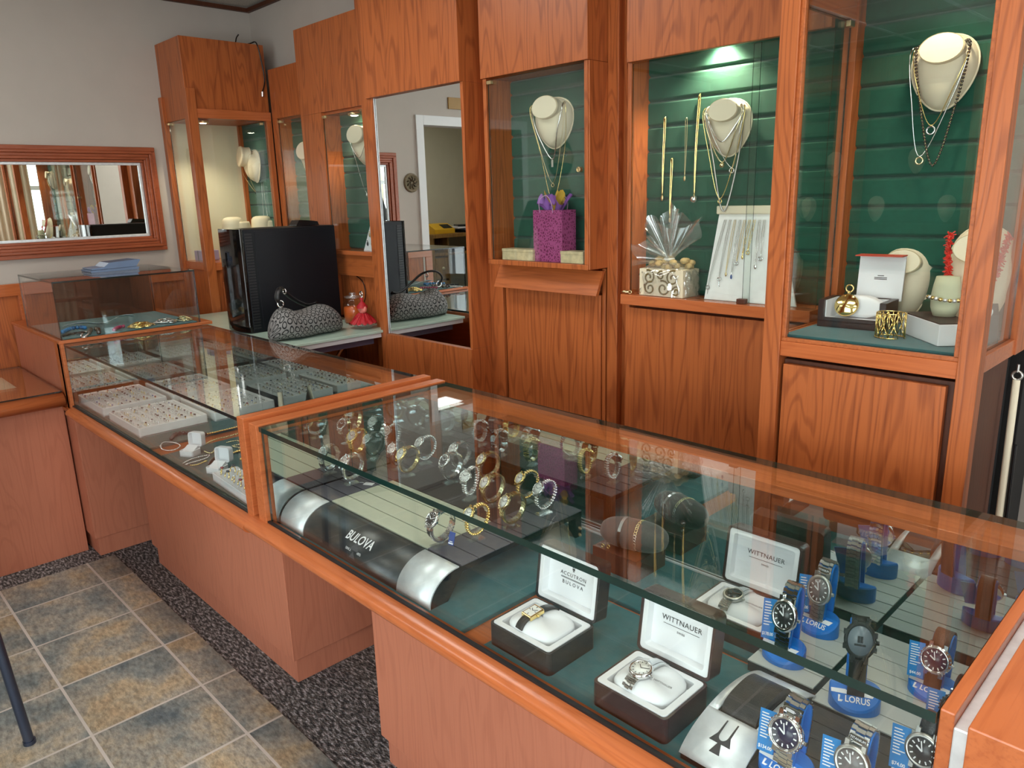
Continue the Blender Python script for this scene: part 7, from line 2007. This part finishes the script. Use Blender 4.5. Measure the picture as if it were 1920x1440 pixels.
# ================================================================== the man reflected in the glass doors
def figure():
    pt = [ # position, radius (x, y)
     ((0, 0, 0.98), (0.165, 0.115)),      # 0 pelvis
     ((0, 0.0, 1.12), (0.155, 0.115)), ((0, 0.0, 1.28), (0.165, 0.115)), ((0, -0.01, 1.43), (0.175, 0.110)), ((0, -0.01, 1.52), (0.085, 0.080)), ((0, 0.005, 1.60), (0.058, 0.062)), ((0, 0.015, 1.66), (0.056, 0.060)),
     ((-0.185, -0.01, 1.46), (0.062, 0.062)), ((-0.235, -0.02, 1.31), (0.052, 0.054)), ((-0.26, -0.02, 1.17), (0.043, 0.045)), ((-0.265, 0.04, 1.04), (0.038, 0.040)), ((-0.26, 0.09, 0.93), (0.028, 0.030)),
     ((0.185, -0.01, 1.46), (0.062, 0.062)), ((0.235, -0.02, 1.31), (0.052, 0.054)), ((0.26, -0.02, 1.17), (0.043, 0.045)), ((0.265, 0.04, 1.04), (0.038, 0.040)), ((0.26, 0.09, 0.93), (0.028, 0.030)),
     ((-0.095, 0, 0.88), (0.092, 0.095)), ((-0.105, 0.005, 0.70), (0.078, 0.082)), ((-0.11, 0.01, 0.50), (0.056, 0.060)), ((-0.11, -0.01, 0.33), (0.054, 0.058)), ((-0.11, -0.015, 0.10), (0.038, 0.042)),
     ((0.095, 0, 0.88), (0.092, 0.095)), ((0.105, 0.005, 0.70), (0.078, 0.082)), ((0.11, 0.01, 0.50), (0.056, 0.060)), ((0.11, -0.01, 0.33), (0.054, 0.058)), ((0.11, -0.015, 0.10), (0.038, 0.042)),
     ((-0.115, 0.07, 0.045), (0.040, 0.032)), ((-0.12, 0.15, 0.035), (0.036, 0.024)), ((0.115, 0.07, 0.045), (0.040, 0.032)), ((0.12, 0.15, 0.035), (0.036, 0.024)),
    ]
    ed = [(0, 1), (1, 2), (2, 3), (3, 4), (4, 5), (5, 6), (3, 7), (7, 8), (8, 9), (9, 10), (10, 11), (3, 12), (12, 13), (13, 14), (14, 15), (15, 16), (0, 17), (17, 18), (18, 19), (19, 20), (20, 21), (21, 27), (27, 28), (0, 22), (22, 23), (23, 24), (24, 25), (25, 26), (26, 29), (29, 30)]
    me = bpy.data.meshes.new('body')
    me.from_pydata([p for p, r in pt], ed, [])
    o = bpy.data.objects.new('body', me); COL.objects.link(o)
    sk = o.modifiers.new('skin', 'SKIN'); sk.use_smooth_shade = True
    for i, (p, r) in enumerate(pt): me.skin_vertices[0].data[i].radius = r
    me.skin_vertices[0].data[0].use_root = True
    sb = o.modifiers.new('smooth', 'SUBSURF'); sb.levels = 2; sb.render_levels = 2
    return o
def clothing_material():
    m, nt, out = new_mat('dark_shirt_jeans_and_skin')
    N, Lk = nt.nodes.new, nt.links.new
    p = N('ShaderNodeBsdfPrincipled'); p.inputs['Roughness'].default_value = 0.8
    tc = N('ShaderNodeTexCoord'); sp = N('ShaderNodeSeparateXYZ'); Lk(tc.outputs['Object'], sp.inputs[0])
    r = N('ShaderNodeValToRGB'); r.color_ramp.interpolation = 'CONSTANT'; cr = r.color_ramp
    cr.elements[0].position = 0.0; cr.elements[0].color = srgb(40, 36, 34)
    cr.elements[1].position = 0.04; cr.elements[1].color = srgb(52, 60, 84)
    e = cr.elements.new(0.515); e.color = srgb(44, 42, 48)
    e = cr.elements.new(0.785); e.color = srgb(190, 140, 112)
    mr = N('ShaderNodeMath'); mr.operation = 'DIVIDE'; mr.inputs[1].default_value = 2.0; Lk(sp.outputs[2], mr.inputs[0]); Lk(mr.outputs[0], r.inputs['Fac'])
    # bare forearms: beyond the sleeve, outside the trunk
    ax_ = N('ShaderNodeMath'); ax_.operation = 'ABSOLUTE'; Lk(sp.outputs[0], ax_.inputs[0])
    g1 = N('ShaderNodeMath'); g1.operation = 'GREATER_THAN'; g1.inputs[1].default_value = 0.208; Lk(ax_.outputs[0], g1.inputs[0])
    g2 = N('ShaderNodeMath'); g2.operation = 'LESS_THAN'; g2.inputs[1].default_value = 1.26; Lk(sp.outputs[2], g2.inputs[0])
    g3 = N('ShaderNodeMath'); g3.operation = 'MULTIPLY'; Lk(g1.outputs[0], g3.inputs[0]); Lk(g2.outputs[0], g3.inputs[1])
    mx = N('ShaderNodeMix'); mx.data_type = 'RGBA'; mx.inputs['B'].default_value = srgb(190, 140, 112)
    Lk(g3.outputs[0], mx.inputs['Factor']); Lk(r.outputs[0], mx.inputs['A']); Lk(mx.outputs['Result'], p.inputs['Base Color']); Lk(p.outputs[0], out.inputs[0])
    return m
man = figure()
man.name = 'person'
tag(man, 'bearded man in dark short-sleeved shirt standing left of the viewer, seen only as a reflection', 'person')
man.data.materials.append(clothing_material())
M['skin'] = plain('skin', srgb(196, 146, 118), rough=0.55, var=0.05)
M['hair'] = plain('dark_hair', srgb(36, 28, 24), rough=0.7, var=0.2, vscale=120)
def head_fn(u, v):
    a = 2 * PI * u; ph = PI * (v - 0.5) * 0.999
    c, s_ = math.cos(ph), math.sin(ph)
    jaw = 1.0 - 0.22 * max(0.0, -s_) ** 1.5
    x = 0.076 * c * math.cos(a) * jaw; y = 0.098 * c * math.sin(a) * (1.0 - 0.10 * max(0, -s_)); z = 0.122 * s_
    f = max(0.0, math.sin(a))
    y += f ** 6 * 0.020 * math.exp(-((z + 0.016) / 0.022) ** 2) * math.exp(-(x / 0.014) ** 2)      # nose
    y -= f ** 2 * 0.008 * (math.exp(-((z - 0.014) / 0.014) ** 2) * (math.exp(-((x - 0.030) / 0.014) ** 2) + math.exp(-((x + 0.030) / 0.014) ** 2)))   # eye sockets
    y += f ** 4 * 0.006 * math.exp(-((z + 0.055) / 0.012) ** 2) * math.exp(-(x / 0.024) ** 2)
    return (x, y, z)
hz = 1.765
hd_ = obj('head', MB().grid(head_fn, 48, 36, cu=True), 'skin', man); hd_.location = (0, 0.03, hz)
for sx in (-1, 1):
    e = obj('ear', MB().ell((sx * 0.078, 0.0, -0.004), (0.010, 0.020, 0.032), 12, 8), 'skin', hd_)
    e = obj('eye', MB().ell((sx * 0.030, 0.084, 0.014), (0.013, 0.008, 0.008), 12, 8), 'white', hd_)
    e = obj('pupil', MB().ell((sx * 0.030, 0.0905, 0.014), (0.006, 0.003, 0.006), 10, 6), 'ink', hd_)
    e = obj('eyebrow', MB().tube([(sx * 0.014, 0.097, 0.032), (sx * 0.030, 0.094, 0.036), (sx * 0.046, 0.083, 0.032)], 0.0036, 6), 'hair', hd_)
obj('mouth', MB().tube([(-0.022, 0.088, -0.056), (0, 0.099, -0.055), (0.022, 0.088, -0.056)], 0.004, 6), plain('lips', srgb(150, 84, 76), rough=0.5), hd_)
def cap_fn(u, v):
    a = 2 * PI * u; ph = PI * 0.5 * (1 - v * (0.62 + 0.30 * (1 - max(0, math.sin(a)) ** 0.8)))
    return (0.081 * math.cos(ph) * math.cos(a), 0.103 * math.cos(ph) * math.sin(a), 0.128 * math.sin(ph))
obj('hair', MB().grid(cap_fn, 36, 12, cu=True), 'hair', hd_)
def beard_fn(u, v):
    a = PI * (u * 1.0); zz = -0.030 - 0.082 * v
    k = (1 - (abs(zz) / 0.128) ** 2) ** 0.5
    return (0.080 * math.cos(a) * k, 0.104 * math.sin(a) * k * 0.99 + 0.002, zz - (0.012 * (1 - v) * (1 - math.sin(a))) + 0.0)
obj('beard', MB().grid(beard_fn, 28, 10), 'hair', hd_)
def hand(sx):
    mb = MB()
    mb.ell((sx * 0.258, 0.112, 0.875), (0.018, 0.030, 0.046), 14, 10)
    for k, (dy, L) in enumerate(((-0.020, 0.062), (-0.006, 0.072), (0.008, 0.068), (0.021, 0.054))):
        x0, y0, z0 = sx * 0.258, 0.112 + dy, 0.842
        mb.tube([(x0, y0, z0), (x0 - sx * 0.003, y0 + 0.006, z0 - L * 0.45), (x0 - sx * 0.014, y0 + 0.010, z0 - L * 0.80), (x0 - sx * 0.028, y0 + 0.008, z0 - L)], [0.0095, 0.009, 0.008, 0.0065], 8)
    mb.tube([(sx * 0.256, 0.134, 0.895), (sx * 0.246, 0.155, 0.870), (sx * 0.238, 0.162, 0.842)], [0.011, 0.0095, 0.0075], 8)
    return mb
for sx in (-1, 1): obj('hand', hand(sx), 'skin', man)
man.location = (-3.42, 0.16, 0.004)
man.rotation_euler = (0, 0, math.radians(-42))
